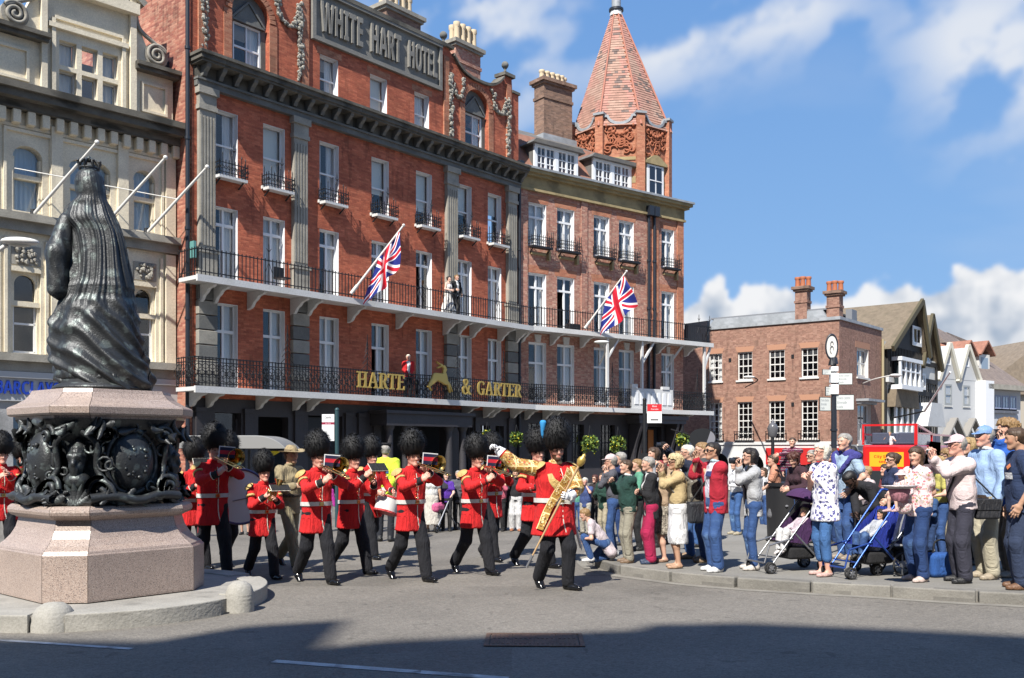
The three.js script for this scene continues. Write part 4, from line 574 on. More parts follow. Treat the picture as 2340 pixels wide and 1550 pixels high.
{ // painted dashes in the shadow and the rusty cover
  const paint = stone([0.5, 0.5, 0.5], 91, 0.3, 0.7, 0.8, [0.12, 0.12, 0.12], 0.75);
  for (const [a, b, w] of [[[0, 1462], [150, 1470], 0.09], [[-60, 1460], [300, 1484], 0.07], [[625, 1512], [1160, 1552], 0.1]]) { const A = onGround(...a), B = onGround(...b); if (w === 0.09) continue; const m = mesh('road_marking', (() => { const L = Math.hypot(B[0] - A[0], B[2] - A[2]), g = new THREE.PlaneGeometry(L, w); g.rotateX(-Math.PI / 2); g.rotateY(Math.atan2(-(B[2] - A[2]), B[0] - A[0])); g.translate((A[0] + B[0]) / 2, 0.004, (A[2] + B[2]) / 2); return g; })(), paint, scene); m.userData.kind = 'structure'; m.name = numbered('road_marking'); }
  const cov = thing('manhole_cover', 'rusty brown rectangular iron cover let into the road in the shaded foreground', 'manhole cover', [0.2, 0.004, -8.62], -0.02);
  const rust = stone([0.16, 0.1, 0.07], 93, 0.4, 0.6, 0.75, [0.05, 0.04, 0.035], 0.5), G = [];
  mesh('rim', [b2(-0.44, 0.44, 0, 0.008, 0.25, 0.29), b2(-0.44, 0.44, 0, 0.008, -0.29, -0.25), b2(-0.44, -0.4, 0, 0.008, -0.25, 0.25), b2(0.4, 0.44, 0, 0.008, -0.25, 0.25)], rust, cov);
  for (let i = 0; i < 4; i++) for (let j = 0; j < 2; j++) { G.push(b2(-0.39 + i * 0.196, -0.2 + i * 0.196, 0.0, 0.006, -0.245 + j * 0.246, -0.005 + j * 0.246)); for (let k = 0; k < 4; k++) G.push(b2(-0.37 + i * 0.196 + k * 0.042, -0.35 + i * 0.196 + k * 0.042, 0.006, 0.01, -0.22 + j * 0.246, -0.03 + j * 0.246)); }
  mesh('plate', G, rust, cov);
}

// ================================================================ the buildings down the street on the right
const tOf = (F, px, d = 0) => { const X0 = F.X + F.uz * d, Z0 = F.Z - F.ux * d, m = (px - 1170) / FPX; return (m * Z0 - X0) / (F.ux - m * F.uz); };
const hOf = (F, px, py, d = 0) => EYE - (py - 1025) / FPX * (F.Z - F.ux * d + F.uz * tOf(F, px, d));
const FR = facade(1918, 58.5, 3000);
{
  const b = thing('corner_building', 'two storey brown brick corner building with small paned white windows and a flat parapet', 'building', [19.89, 0, -58.5], -Math.atan2(0.603, 0.798));
  const W = [[-8.62, -7.66], [-6.58, -5.57], [-4.46, -3.42], [-2.36, -1.31]], holes = []; for (const [a, c] of W) holes.push(rectHole(a, c, 6.13, 7.95), rectHole(a, c, 2.28, 4.72));
  wallWith(b, 'left_front', [[-13, 1.95], [0, 1.95], [0, 9.55], [-13, 9.55]], holes, M.brownBrick, -0.4, 0);
  mesh('back_room', [b2(-13, -0.4, -3, 9, -2.3, -2.2), b2(-13, -0.4, 4.9, 6, -2.2, -0.41)], M.roomBack, b);
  W.forEach(([a, c], i) => { for (const [h0, h1, ny] of [[6.13, 7.95, 4], [2.28, 4.72, 6]]) { win(b, { t0: a, t1: c, h0, h1, kind: [3, ny], z: -0.12, s: 0.07, lining: 0.12, cur: i < 1 ? 'both' : 'none', fr: M.offWhite, bw: 0.022 }); mesh('brick_arch', ext(shape([[a - 0.02, h1], [c + 0.02, h1], [c + 0.16, h1 + 0.34], [a - 0.16, h1 + 0.34]]), -0.1, 0.012), mat([0.42, 0.22, 0.14], 0.9), b); }
    const G = []; for (let k = 0; k <= 8; k++) { const t = lerp(a - 0.15, c + 0.15, k / 8); G.push(bx(0.025, 0.62, 0.025, t, 2.5, 0.16)); } G.push(b2(a - 0.17, c + 0.17, 2.8, 2.83, 0.14, 0.18), b2(a - 0.17, c + 0.17, 2.2, 2.25, 0.0, 0.2)); mesh('window_railing', G, M.iron, b, { kind: 'stuff' }); });
  for (const [t, h] of [[-7.1, 7.35], [-2.9, 7.35], [-2.9, 4.35]]) mesh('vent', b2(t - 0.09, t + 0.09, h, h + 0.25, 0.001, 0.03), M.iron, b);
  mesh('string_course', b2(-13, 0.06, 1.95, 2.15, -0.3, 0.1), M.whitePaint, b);
  mesh('parapet_coping', [b2(-13, 0.1, 9.551, 9.75, -0.45, 0.1)], M.lead, b);
  wallWith(b, 'shopfront', [[-13, -3], [0, -3], [0, 1.95], [-13, 1.95]], [archHole(-6.4, -4.8, -2.5, 1.4), archHole(-8.6, -7.2, -2.5, 1.4)], M.whitePaint, -0.35, 0.02);
  mesh('red_fascia', b2(-4.6, 0.05, 0.7, 1.75, 0.021, 0.16), mat([0.5, 0.02, 0.02], 0.45), b); mesh('dark_shop_window', b2(-4.4, -0.2, -2.6, 0.68, 0.021, 0.05), mat([0.02, 0.02, 0.025], 0.1), b);
  const s = part('side_front', b); s.rotation.y = FR.turn + Math.atan2(0.603, 0.798);
  const sh = [rectHole(2.95, 5.0, 6.25, 8.1), rectHole(3.05, 5.45, 2.0, 4.65)];
  wallWith(s, 'right_front', [[0, 1.95], [7.5, 1.95], [7.5, 9.55], [0, 9.55]], sh, M.brownBrick, -0.4, 0.0);
  win(s, { t0: 2.95, t1: 5.0, h0: 6.25, h1: 8.1, kind: [4, 2], z: -0.2, s: 0.14, cur: 'none', fr: M.offWhite }); win(s, { t0: 3.05, t1: 5.45, h0: 2.0, h1: 4.65, kind: [4, 2], z: -0.2, s: 0.2, cur: 'none', fr: M.offWhite });
  mesh('door_hood', [b2(2.8, 5.8, 4.7, 4.85, 0, 0.8), b2(2.9, 5.7, 4.55, 4.7, 0, 0.3)], M.lead, s); mesh('coping', b2(-0.06, 7.55, 9.552, 9.74, -0.45, 0.1), M.lead, s); mesh('brick_arch', b2(2.7, 5.25, 8.1, 8.5, -0.1, 0.012), mat([0.42, 0.22, 0.14], 0.9), s); mesh('lower_wall', b2(0, 7.5, -3, 1.95, -0.4, 0.01), mat([0.5, 0.49, 0.46], 0.8), s);
  // set back lead roof and chimneys
  mesh('lead_roof', [ext(shape([[-9.2, 9.6], [-0.9, 9.6], [-1.3, 10.35], [-8.6, 10.35]]), -7, -0.8)], M.lead, b); mesh('roof_edge', [b2(-8.9, -1.1, 10.36, 10.46, -7, -0.9), b2(-0.9, -0.5, 9.6, 10.7, -5, -4)], mat([0.2, 0.21, 0.23], 0.5), b);
  for (const [px, pw, py0, py1, Z] of [[1835, 36, 658, 712, 61], [1908, 38, 668, 700, 60]]) { const q = at(px, py1, Z), w2 = pw / 2 / FPX * Z, top = at(px, py0, Z)[1], inv = V3(q[0] - 19.89, 0, q[2] + 58.5).applyAxisAngle(V3(0, 1, 0), -b.rotation.y); const c = stack(b, inv.x - w2 * 0.76, inv.x + w2 * 0.76, inv.z - w2 * 0.7, inv.z + w2 * 0.7, 9.5, top - 0.25, M.brownBrick, M.chimBrick); pots(c, [[inv.x - w2 * 0.6, inv.z + 0.1], [inv.x + w2 * 0.1, inv.z + 0.15], [inv.x + w2 * 0.65, inv.z - 0.1]], top, mat([0.42, 0.14, 0.065], 0.8), 0.68, 0.17); }
  mesh('drainpipe', bar([7.45, -1, 0.1], [7.45, 9, 0.1], 0.09, 7), mat([0.36, 0.3, 0.18], 0.7), s);
}
{ // timber framed house
  const t = (px, d) => tOf(FR, px, d), h = (px, py, d) => hOf(FR, px, py, d);
  const o = thing('timber_framed_house', 'black and white timber framed house with steep brown tiled gables', 'house', [FR.X, 0, -FR.Z], FR.turn);
  const tile = stone([0.185, 0.145, 0.1], 101, 0.3, 1.6, 0.92, [0.13, 0.11, 0.07], 0.5, 0.02), blk = mat([0.022, 0.019, 0.017], 0.7), wh = mat([0.68, 0.67, 0.63], 0.8);
  const a = 8.0, c = 15.2, ap = t(2084), eH = h(2055, 788), aH = h(2084, 690), a2 = 15.4, c2 = 19.6, ap2 = 17.4, aH2 = h(2112, 718, 0);
  mesh('wall', [b2(a - 0.2, c, -3, eH, -9, 0), b2(c + 0.001, c2, -3, eH - 0.6, -9, -0.02)], wh, o);
  const roof = (x0, x1, xm, he, ha, z1, over) => { const L = (z) => [[x0 - over, he - 0.6, z], [xm, ha, z], [x1 + over, he - 0.6, z]]; const f = L(z1), k = L(-9.5), q = [f[0], f[1], k[1], f[0], k[1], k[0], f[1], f[2], k[2], f[1], k[2], k[1]]; const g = new THREE.BufferGeometry(); g.setAttribute('position', new THREE.Float32BufferAttribute(q.flat(), 3)); g.computeVertexNormals(); mesh('roof', g, tile, o); mesh('bargeboard', [beam(f[0], f[1], 0.2, 0.38), beam(f[1], f[2], 0.2, 0.38)], mat([0.09, 0.075, 0.04], 0.8), o); mesh('gable', ext(shape([[x0, he - 1.1], [x1, he - 1.1], [x1 + 0.1, he - 0.5], [xm, ha - 0.15], [x0 - 0.1, he - 0.5]]), -0.3, z1 - 0.5), blk, o); };
  roof(a, c, ap, eH, aH, 0.75, 0.5); roof(a2, c2, ap2, eH - 0.7, aH2, 0.4, 0.3);
  const bd = []; for (let x = a + 0.15; x < c; x += 0.32) bd.push(b2(x, x + 0.05, eH - 2.2, eH - 0.3, 0.25, 0.3)); mesh('weatherboard', [b2(a, c, eH - 2.4, eH - 1.1, -0.2, 0.25), ...bd], blk, o); mesh('beam', [b2(a, c + 0.2, eH - 2.75, eH - 2.4, -0.1, 0.3)], M.whitePaint, o);
  win(o, { t0: ap - 1.0, t1: ap + 1.0, h0: h(2075, 790), h1: h(2075, 745), kind: [2, 1], casement: 1, z: 0.4, s: 0.2, sill: false, cur: 'none', lining: 0 });
  { const y0 = h(2065, 885), y1 = h(2065, 832), w = part('oriel_window', o), G = []; mesh('glazing', b2(a + 1.0, c - 2.2, y0, y1, 0.35, 0.7), mat([0.03, 0.04, 0.045], 0.08), w); for (let k = 0; k <= 4; k++) { const x = lerp(a + 0.9, c - 2.2, k / 4); G.push(b2(x - 0.12, x + 0.12, y0, y1, 0.7, 0.85)); } G.push(b2(a + 0.7, c - 2, y0 - 0.3, y0, 0.2, 0.95), b2(a + 0.7, c - 2, y1, y1 + 0.25, 0.2, 0.95), b2(a + 0.9, c - 2.2, y1 - 0.7, y1 - 0.6, 0.7, 0.84)); mesh('frame', G, M.white, w); mesh('skirt', ext(shape([[a + 0.7, y0 - 0.3], [c - 2, y0 - 0.3], [c - 1.6, y0 - 1.5], [a + 0.4, y0 - 1.5]]), 0.02, 0.6), tile, w); }
  { const y0 = -1, y1 = h(2065, 920), w = part('shop_window', o), G = []; mesh('glazing', b2(a + 1.2, c - 2.4, y0, y1, 0.02, 0.3), mat([0.03, 0.05, 0.04], 0.08), w); for (let k = 0; k <= 3; k++) { const x = lerp(a + 1.2, c - 2.4, k / 3); G.push(b2(x - 0.16, x + 0.16, y0, y1, 0.3, 0.42)); } G.push(b2(a + 1, c - 2.2, y1, y1 + 0.5, 0.1, 0.5), b2(a + 1.2, c - 2.4, 2.6, 2.85, 0.3, 0.43)); mesh('frame', G, M.white, w); }
  const st = []; for (let x = c - 1.9; x < c2; x += 0.55) st.push(b2(x - 0.11, x + 0.11, 0, eH - 2.4, 0.001, 0.06)); for (const y of [h(2110, 830), h(2110, 900), h(2110, 940), h(2110, 870)]) st.push(b2(c - 2, c2, y - 0.17, y + 0.17, 0.002, 0.09)); for (const x of [a + 0.1, c - 2, c2 - 0.1]) st.push(b2(x - 0.18, x + 0.18, -2, eH - 1, 0.001, 0.1)); mesh('timber_frame', st, blk, o, { kind: 'stuff' });
  win(o, { t0: c - 1.2, t1: c + 1.2, h0: h(2110, 892), h1: h(2110, 855), kind: [4, 1], casement: 1, z: 0.2, s: 0.15, sill: false, cur: 'full', lining: 0 }); win(o, { t0: c, t1: c + 2.4, h0: h(2120, 832), h1: h(2120, 808), kind: [4, 1], casement: 1, z: 0.15, s: 0.12, sill: false, cur: 'full', lining: 0 });
  mesh('white_awning', ext(shape([[c - 1.8, 3.3], [c + 2.6, 3.3], [c + 1.6, 5.0], [c - 0.8, 5.0]]), 0.1, 1.2), M.whitePaint, o); mesh('doorway', b2(c - 1, c + 1.8, -2, 2.9, 0.02, 0.12), blk, o);
}
{ // pale rendered houses and beyond
  const FW = facade(2150, 82, 4300), t = (px) => tOf(FW, px), h = (px, py) => hOf(FW, px, py);
  const wall = mat([0.5, 0.51, 0.52], 0.85), tileR = stone([0.34, 0.16, 0.11], 111, 0.3, 1.6, 0.92, [0.2, 0.11, 0.08], 0.4, 0.02), tileB = stone([0.2, 0.16, 0.14], 113, 0.3, 1.6, 0.92, [0.12, 0.1, 0.1], 0.4, 0.02), trim = mat([0.6, 0.57, 0.48], 0.8);
  let o = thing('twin_gabled_house', 'pale rendered house with two pointed gables and orange tiles between them', 'house', [FW.X, 0, -FW.Z], FW.turn);
  const a = t(2142), c = t(2236), eH = h(2190, 868), g1 = t(2166), g2 = t(2208), aH = h(2166, 785), mid = (g1 + g2) / 2;
  mesh('wall', b2(a, c, -4, eH, -8, 0), wall, o);
  { const q = [[a - 1, eH, -2], [c, eH, -2], [c, h(2200, 790) + 2.2, -7], [a - 1, h(2200, 770) + 2.2, -7]]; const g = new THREE.BufferGeometry(); g.setAttribute('position', new THREE.Float32BufferAttribute([0, 1, 2, 0, 2, 3].flatMap((i) => q[i]), 3)); g.computeVertexNormals(); mesh('roof', g, tileR, o); }
  for (const [x0, xm, x1] of [[a, g1, mid], [mid, g2, c]]) { mesh('gable', ext(shape([[x0, eH], [x1, eH], [xm, aH - 0.2]]), -3, 0.02), wall, o); mesh('bargeboard', [beam([x0 - 0.1, eH - 0.2, 0.2], [xm, aH, 0.2], 0.3, 0.32), beam([xm, aH, 0.2], [x1 + 0.1, eH - 0.2, 0.2], 0.3, 0.32)], trim, o); mesh('gable_roof', [beam([x0, eH, -2], [xm, aH, -2], 4.2, 0.1), beam([xm, aH, -2], [x1, eH, -2], 4.2, 0.1)].slice(0, 0).concat([bx(0.1, 0.1, 0.1, xm, eH, -1)]), tileR, o); win(o, { t0: xm - 0.45, t1: xm + 0.45, h0: h(2166, 835), h1: h(2166, 812), kind: [2, 1], casement: 1, z: 0.05, s: 0.1, sill: false, cur: 'none', lining: 0 }); win(o, { t0: xm - 0.55, t1: xm + 0.55, h0: h(2190, 928), h1: h(2190, 880), kind: [1, 2], z: 0.08, s: 0.16, cur: 'full', lining: 0, fr: mat([0.3, 0.32, 0.33], 0.7) }); mesh('pointed_porch', [beam([xm - 1.3, 2.7, 0.6], [xm, 4.3, 0.6], 0.6, 0.16), beam([xm, 4.3, 0.6], [xm + 1.3, 2.7, 0.6], 0.6, 0.16), ext(shape([[xm - 1.1, -3], [xm + 1.1, -3], [xm + 1.1, 2.7], [xm, 4.0], [xm - 1.1, 2.7]]), 0.02, 0.2)], mat([0.26, 0.245, 0.225], 0.8), o); }
  o = thing('dormered_white_house', 'long white house with brown roof, two small dormers and a row of blue windows', 'house', [FW.X, 0, -FW.Z], FW.turn);
  const b = t(2240), d = t(2330), eW = h(2285, 890);
  mesh('wall', b2(b, d, -4, eW, -8, 0.1), mat([0.5, 0.51, 0.54], 0.85), o); mesh('white_pier', b2(b - 0.7, b + 0.7, -4, eW + 0.6, 0, 0.9), M.white, o); mesh('eaves', b2(b - 0.2, d + 0.3, eW - 0.1, eW + 0.35, -0.5, 0.9), M.greyStone, o);
  { const q = [[b - 0.3, eW + 0.3, 0.6], [d + 0.4, eW + 0.3, 0.6], [d - 2, eW + 5.2, -5], [b - 0.3, eW + 6.4, -5]]; const g = new THREE.BufferGeometry(); g.setAttribute('position', new THREE.Float32BufferAttribute([0, 1, 2, 0, 2, 3].flatMap((i) => q[i]), 3)); g.computeVertexNormals(); mesh('roof', g, tileB, o); }
  for (let i = 0; i < 4; i++) { const x = lerp(b + 1.5, d - 1.4, i / 3); win(o, { t0: x - 0.55, t1: x + 0.55, h0: h(2290, 935), h1: h(2290, 905), kind: [2, 1], casement: 1, z: 0.16, s: 0.1, cur: 'full', lining: 0, fr: mat([0.32, 0.36, 0.5], 0.6) }); mesh('window_box', b2(x - 0.6, x + 0.6, h(2290, 945), h(2290, 939), 0.1, 0.35), mat([0.12, 0.13, 0.16], 0.8), o); }
  for (const px of [2243, 2282]) { const x = t(px), y = h(px, 838), dm = part('dormer', o); mesh('cheek', b2(x - 0.9, x + 0.9, y - 1.0, y + 1.2, -4, -1.3), M.offWhite, dm); mesh('dormer_roof', [beam([x - 1.25, y + 1.1, -2.4], [x, y + 2.4, -2.4], 3, 0.15), beam([x, y + 2.4, -2.4], [x + 1.25, y + 1.1, -2.4], 3, 0.15)], tileR, dm); mesh('pane', b2(x - 0.55, x + 0.55, y - 0.6, y + 0.9, -1.3, -1.26), mat([0.25, 0.32, 0.4], 0.1), dm); }
  o = thing('brown_roofed_house', 'house with brown pitched roof at the far right edge behind the heads', 'house', [t(2310) * FW.ux + FW.X + 3, 0, -FW.Z - t(2310) * FW.uz - 6], FW.turn - 0.5);
  mesh('wall', b2(-3, 12, -4, 7.2, -8, 0), mat([0.4, 0.36, 0.3], 0.9), o); mesh('roof', ext(shape([[-4, 7], [12, 7], [3.5, 12.6]]), -9, 0.5), stone([0.22, 0.175, 0.13], 117, 0.3, 2, 0.9, [0.2, 0.15, 0.1], 0.4), o);
  o = thing('brown_roof_behind', 'dark brown ridge roof with one orange chimney pot behind the pointed gables', 'house', [...(() => { const q = at(2185, 800, 96); return [q[0], 0, q[2]]; })()], FW.turn);
  mesh('roof', ext(shape([[-3, 6], [8, 6], [6, 12.0], [-1.6, 13.2]]), -5, 0), tileB, o); mesh('wall', b2(-2.9, 7.9, -4, 6.05, -4.8, -0.2), wall, o); const st = stack(o, -2.6, -0.9, -3, -1.6, 10, 13.3, mat([0.3, 0.2, 0.14], 0.9), M.chimBrick); pots(st, [[-2.1, -2.3], [-1.4, -2.3]], 13.6, mat([0.58, 0.17, 0.06], 0.8), 1.3, 0.34);
}
{ // open topped red bus
  const w = at(2097, 1025, 49), gy = -1.45, o = thing('open_top_bus', 'open topped red double decker bus behind the spectators', 'bus', [w[0], gy, w[2]], -0.62), red = phys([0.55, 0.012, 0.014], 0.3, { clearcoat: 1 });
  const L = 9.5, top = 3.35;
  const s = part('body', o); s.rotation.y = 0;
  mesh('shell', [rb(2.75, top - 0.35, L, 0.12, -1.375, (top + 0.35) / 2, -L / 2)], red, o);
  mesh('upper_frame', [b2(-2.75, 0, top + 0.98, top + 1.08, -0.1, 0), b2(-2.75, -2.65, top, top + 0.98, -0.1, 0), b2(-0.16, 0, top, top + 0.98, -0.12, 0.0), b2(-0.1, 0, top + 0.55, top + 0.63, -4, -0.1), beam([-0.05, top + 1.03, -0.05], [-0.05, top + 0.6, -3.4], 0.1, 0.12), b2(-0.1, 0, top, top + 0.6, -3.5, -3.4), b2(-2.75, -2.65, top + 0.5, top + 0.6, -L, -0.1), b2(-0.1, 0, top + 0.5, top + 0.6, -L, -3.5)], red, o);
  mesh('windscreen', b2(-2.65, -0.16, top + 0.05, top + 0.98, -0.06, -0.05), M.glass, o); mesh('side_glass', b2(-0.06, -0.05, top, top + 0.55, -3.4, -0.12), M.glass, o);
  const S = []; for (let i = 0; i < 6; i++) for (const x of [-2.1, -0.75]) S.push(rb(0.9, 0.7, 0.15, 0.05, x, top + 0.3, -1.2 - i * 1.1), rb(0.9, 0.12, 0.5, 0.04, x, top + 0.1, -0.95 - i * 1.1)); mesh('seats', S, mat([0.05, 0.06, 0.1], 0.7), o, { kind: 'stuff' });
  const ad = canvasTex(256, 128, (c, W, H) => { c.fillStyle = '#cf1a14'; c.fillRect(0, 0, W, H); c.fillStyle = '#f2a51e'; c.fillRect(20, 20, 190, 88); c.fillStyle = '#b5140f'; c.font = 'bold 24px sans-serif'; c.fillText('City Sight', 44, 56); c.fillText('seeing', 72, 86); }); mesh('front_advert', (() => { const g = new THREE.PlaneGeometry(2.3, 1.1); g.translate(-1.4, top - 0.75, 0.012); return g; })(), mat([1, 1, 1], 0.4, { map: ad }), o, { keepUV: true });
  mesh('lower_windscreen', b2(-2.5, -0.25, 1.1, 2.0, 0.0, 0.02), mat([0.02, 0.025, 0.03], 0.05), o); mesh('side_windows', b2(0, 0.015, 1.3, 2.1, -L + 0.6, -1), mat([0.02, 0.025, 0.03], 0.05), o);
  { const s2 = new THREE.Shape(); s2.moveTo(-0.4, 2.35); s2.lineTo(-4.6, 2.3); s2.lineTo(-4.8, 3.5); s2.lineTo(-2.3, 3.55); s2.closePath(); const g = ext(s2, 0, 0.012); g.rotateY(-Math.PI / 2); g.scale(-1, 1, 1); g.scale(1, 1, 1); g.translate(0.016, 0, -0.5); mesh('yellow_panel', g, mat([0.85, 0.5, 0.01], 0.35), o); }
  for (const z of [-1.8, -7.4]) for (const x of [-0.15, -2.6]) { const k = part('wheel', o); k.position.set(x, 0.48, z); mesh('tyre', cyl(0.48, 0.48, 0.28, 0, -0.14, 0, 20).rotateZ(Math.PI / 2), M.rubber, k); mesh('rim', cyl(0.28, 0.28, 0.3, 0, -0.15, 0, 16).rotateZ(Math.PI / 2), M.steel, k); }
  o.remove(s);
}
// ================================================================ street furniture
{ // finger post
  const Z = 24, q = at(1906, 1025, Z), o = thing('finger_post', 'black and white finger post with round finial disc and five arms', 'signpost', [q[0], 0, q[2]]), k = Z / FPX, H = (py) => EYE - (py - 1025) * k, X = (px) => (px - 1906) * k;
  mesh('post', [cyl(0.075, 0.065, H(832), 0, 0, 0, 14), cyl(0.1, 0.08, 0.16, 0, H(832), 0, 14), cyl(0.09, 0.09, 0.05, 0, H(985), 0, 14)], M.pipe, o);
  mesh('sleeve', [rb(0.18, H(838) - H(850), 0.18, 0.02, 0, (H(838) + H(850)) / 2, 0), rb(0.19, H(853) - H(876), 0.19, 0.02, 0, (H(853) + H(876)) / 2, 0), rb(0.19, H(879) - H(902), 0.19, 0.02, 0, (H(879) + H(902)) / 2, 0)], M.white, o);
  { const g = new THREE.TorusGeometry(0.3, 0.035, 8, 32); g.scale(0.5, 1, 0.6); g.translate(X(1901), H(793), 0); const d = cyl(0.28, 0.28, 0.02, 0, -0.01, 0, 30).rotateX(Math.PI / 2); d.scale(0.46, 1, 1); d.translate(X(1901), H(793), 0); mesh('disc_rim', g, M.pipe, o); mesh('disc', d, M.offWhite, o); const e = []; for (const [x, y, r] of [[0, 0.06, 0.07], [0, -0.08, 0.09]]) { const t = new THREE.TorusGeometry(r, 0.012, 5, 14, Math.PI * 1.4); t.scale(0.5, 1, 1); t.translate(X(1901) + x, H(793) + y, 0.015); e.push(t); } mesh('emblem', e, M.pipe, o); mesh('finial_neck', cyl(0.1, 0.05, 0.18, X(1902), H(835), 0, 10), M.iron, o); }
  const sign = canvasTex(128, 64, (c, w, h) => { c.fillStyle = '#cfd3d0'; c.fillRect(0, 0, w, h); c.fillStyle = '#5a6068'; c.font = '15px serif'; c.fillText('Town Centre', 12, 20); c.fillText('Riverside', 12, 38); c.fillText('Castle', 12, 56); c.strokeStyle = '#222'; c.lineWidth = 3; c.strokeRect(1, 1, w - 2, h - 2); }), sm = mat([1, 1, 1], 0.6, { map: sign });
  for (const [x0, x1, y0, y1, r] of [[1877, 1899, 845, 857, 0.25], [1913, 1946, 853, 880, -0.15], [1884, 1898, 884, 905, 0.4], [1870, 1899, 908, 940, 0.3], [1908, 1950, 902, 938, -0.05]]) { const w = (x1 - x0) * k, hh = (y1 - y0) * k, g = mesh('arm', b2(-w / 2, w / 2, -hh / 2, hh / 2, -0.015, 0.015), sm, o); const p = g.geometry.attributes.position, uv = g.geometry.attributes.uv; for (let i = 0; i < uv.count; i++) uv.setXY(i, p.getX(i) / w + 0.5, p.getY(i) / hh + 0.5); g.position.set((X(x0) + X(x1)) / 2, (H(y0) + H(y1)) / 2, 0.04); g.rotation.y = r; }
}
{ // bus stops
  const stop = (label, px, py0, py1, x0, x1, Z, base, draw, poleC, poleX) => { const k = Z / FPX, q = at(poleX, 1025, Z), o = thing('bus_stop', label, 'bus stop', [q[0], 0, q[2]]), H = (py) => EYE - (py - 1025) * k, X = (v) => (v - poleX) * k; mesh('pole', [cyl(0.045, 0.045, H(py0 - 10), 0, 0, 0, 12), sph(0.05, 0, H(py0 - 10), 0, 10, 8)], poleC, o); mesh('flag', b2(X(x0), X(x1), H(py1), H(py0), -0.02, 0.02), M.white, o); const g = new THREE.PlaneGeometry(X(x1) - X(x0), H(py0) - H(py1)); g.translate((X(x0) + X(x1)) / 2, (H(py0) + H(py1)) / 2, 0.0235); mesh('print', g, mat([1, 1, 1], 0.5, { map: canvasTex(96, 160, draw) }), o, { keepUV: true }); mesh('timetable_case', b2(-0.14, 0.14, 1.0, 1.6, 0.05, 0.08), M.iron, o); };
  stop('white bus stop flag with dark red stripe on a teal pole', 750, 947, 1008, 736, 764, 21, 0, (c, w, h) => { c.fillStyle = '#e4e6e8'; c.fillRect(0, 0, w, h); c.fillStyle = '#222'; c.font = 'bold 17px sans-serif'; c.fillText('Castle', 20, 26); c.fillStyle = '#8c1c3a'; c.fillRect(0, 48, w, 14); c.fillStyle = '#e7d0d6'; c.font = '11px sans-serif'; c.fillText('Bus Stop', 26, 59); }, mat([0.02, 0.06, 0.07], 0.5), 770);
  stop('red and white bus stop flag on a black pole before the turret wing', 1496, 924, 967, 1479, 1512, 23, 0, (c, w, h) => { c.fillStyle = '#eceded'; c.fillRect(0, 0, w, h); c.fillStyle = '#c8262e'; c.fillRect(0, 0, w, 62); c.fillStyle = '#f3d5d5'; c.font = 'bold 18px sans-serif'; c.fillText('Bus', 32, 24); c.font = 'bold 15px sans-serif'; c.fillText('Parade', 24, 48); c.fillStyle = '#222'; c.fillRect(22, 128, 52, 11); }, M.iron, 1473);
}
{ // shelter behind the band
  const Z = 26, k = Z / FPX, q = at(400, 1025, Z), o = thing('bus_shelter', 'glass bus shelter with a long curved grey roof behind the band', 'bus shelter', [q[0], 0, q[2]]), H = (py) => EYE - (py - 1025) * k;
  const s = new THREE.Shape(); s.moveTo(-1, H(1026)); s.lineTo(3.12, H(1026)); s.bezierCurveTo(2.9, H(1005), 2.6, H(996), 2.3, H(996)); s.lineTo(-1, H(996)); mesh('roof', ext(s, -1.2, 0.5, 0.02, 8), mat([0.24, 0.24, 0.235], 0.6), o); mesh('glass_wall', [b2(-1, 3, 0.3, H(1028), -1.1, -1.09)], M.glass, o); for (const x of [-0.9, 0.4, 1.7, 2.95]) mesh('upright', b2(x - 0.03, x + 0.03, 0, H(1027), -1.13, -1.06), M.pipe, o); mesh('seat', b2(-0.5, 2.6, 0.5, 0.56, -0.95, -0.6), M.steel, o); mesh('yellow_notice', ext(shape([[2.55, H(1042)], [2.72, H(1042)], [2.95, H(1031)], [2.4, H(1031)]]), 0.3, 0.32), mat([0.8, 0.65, 0.02], 0.5), o);
}
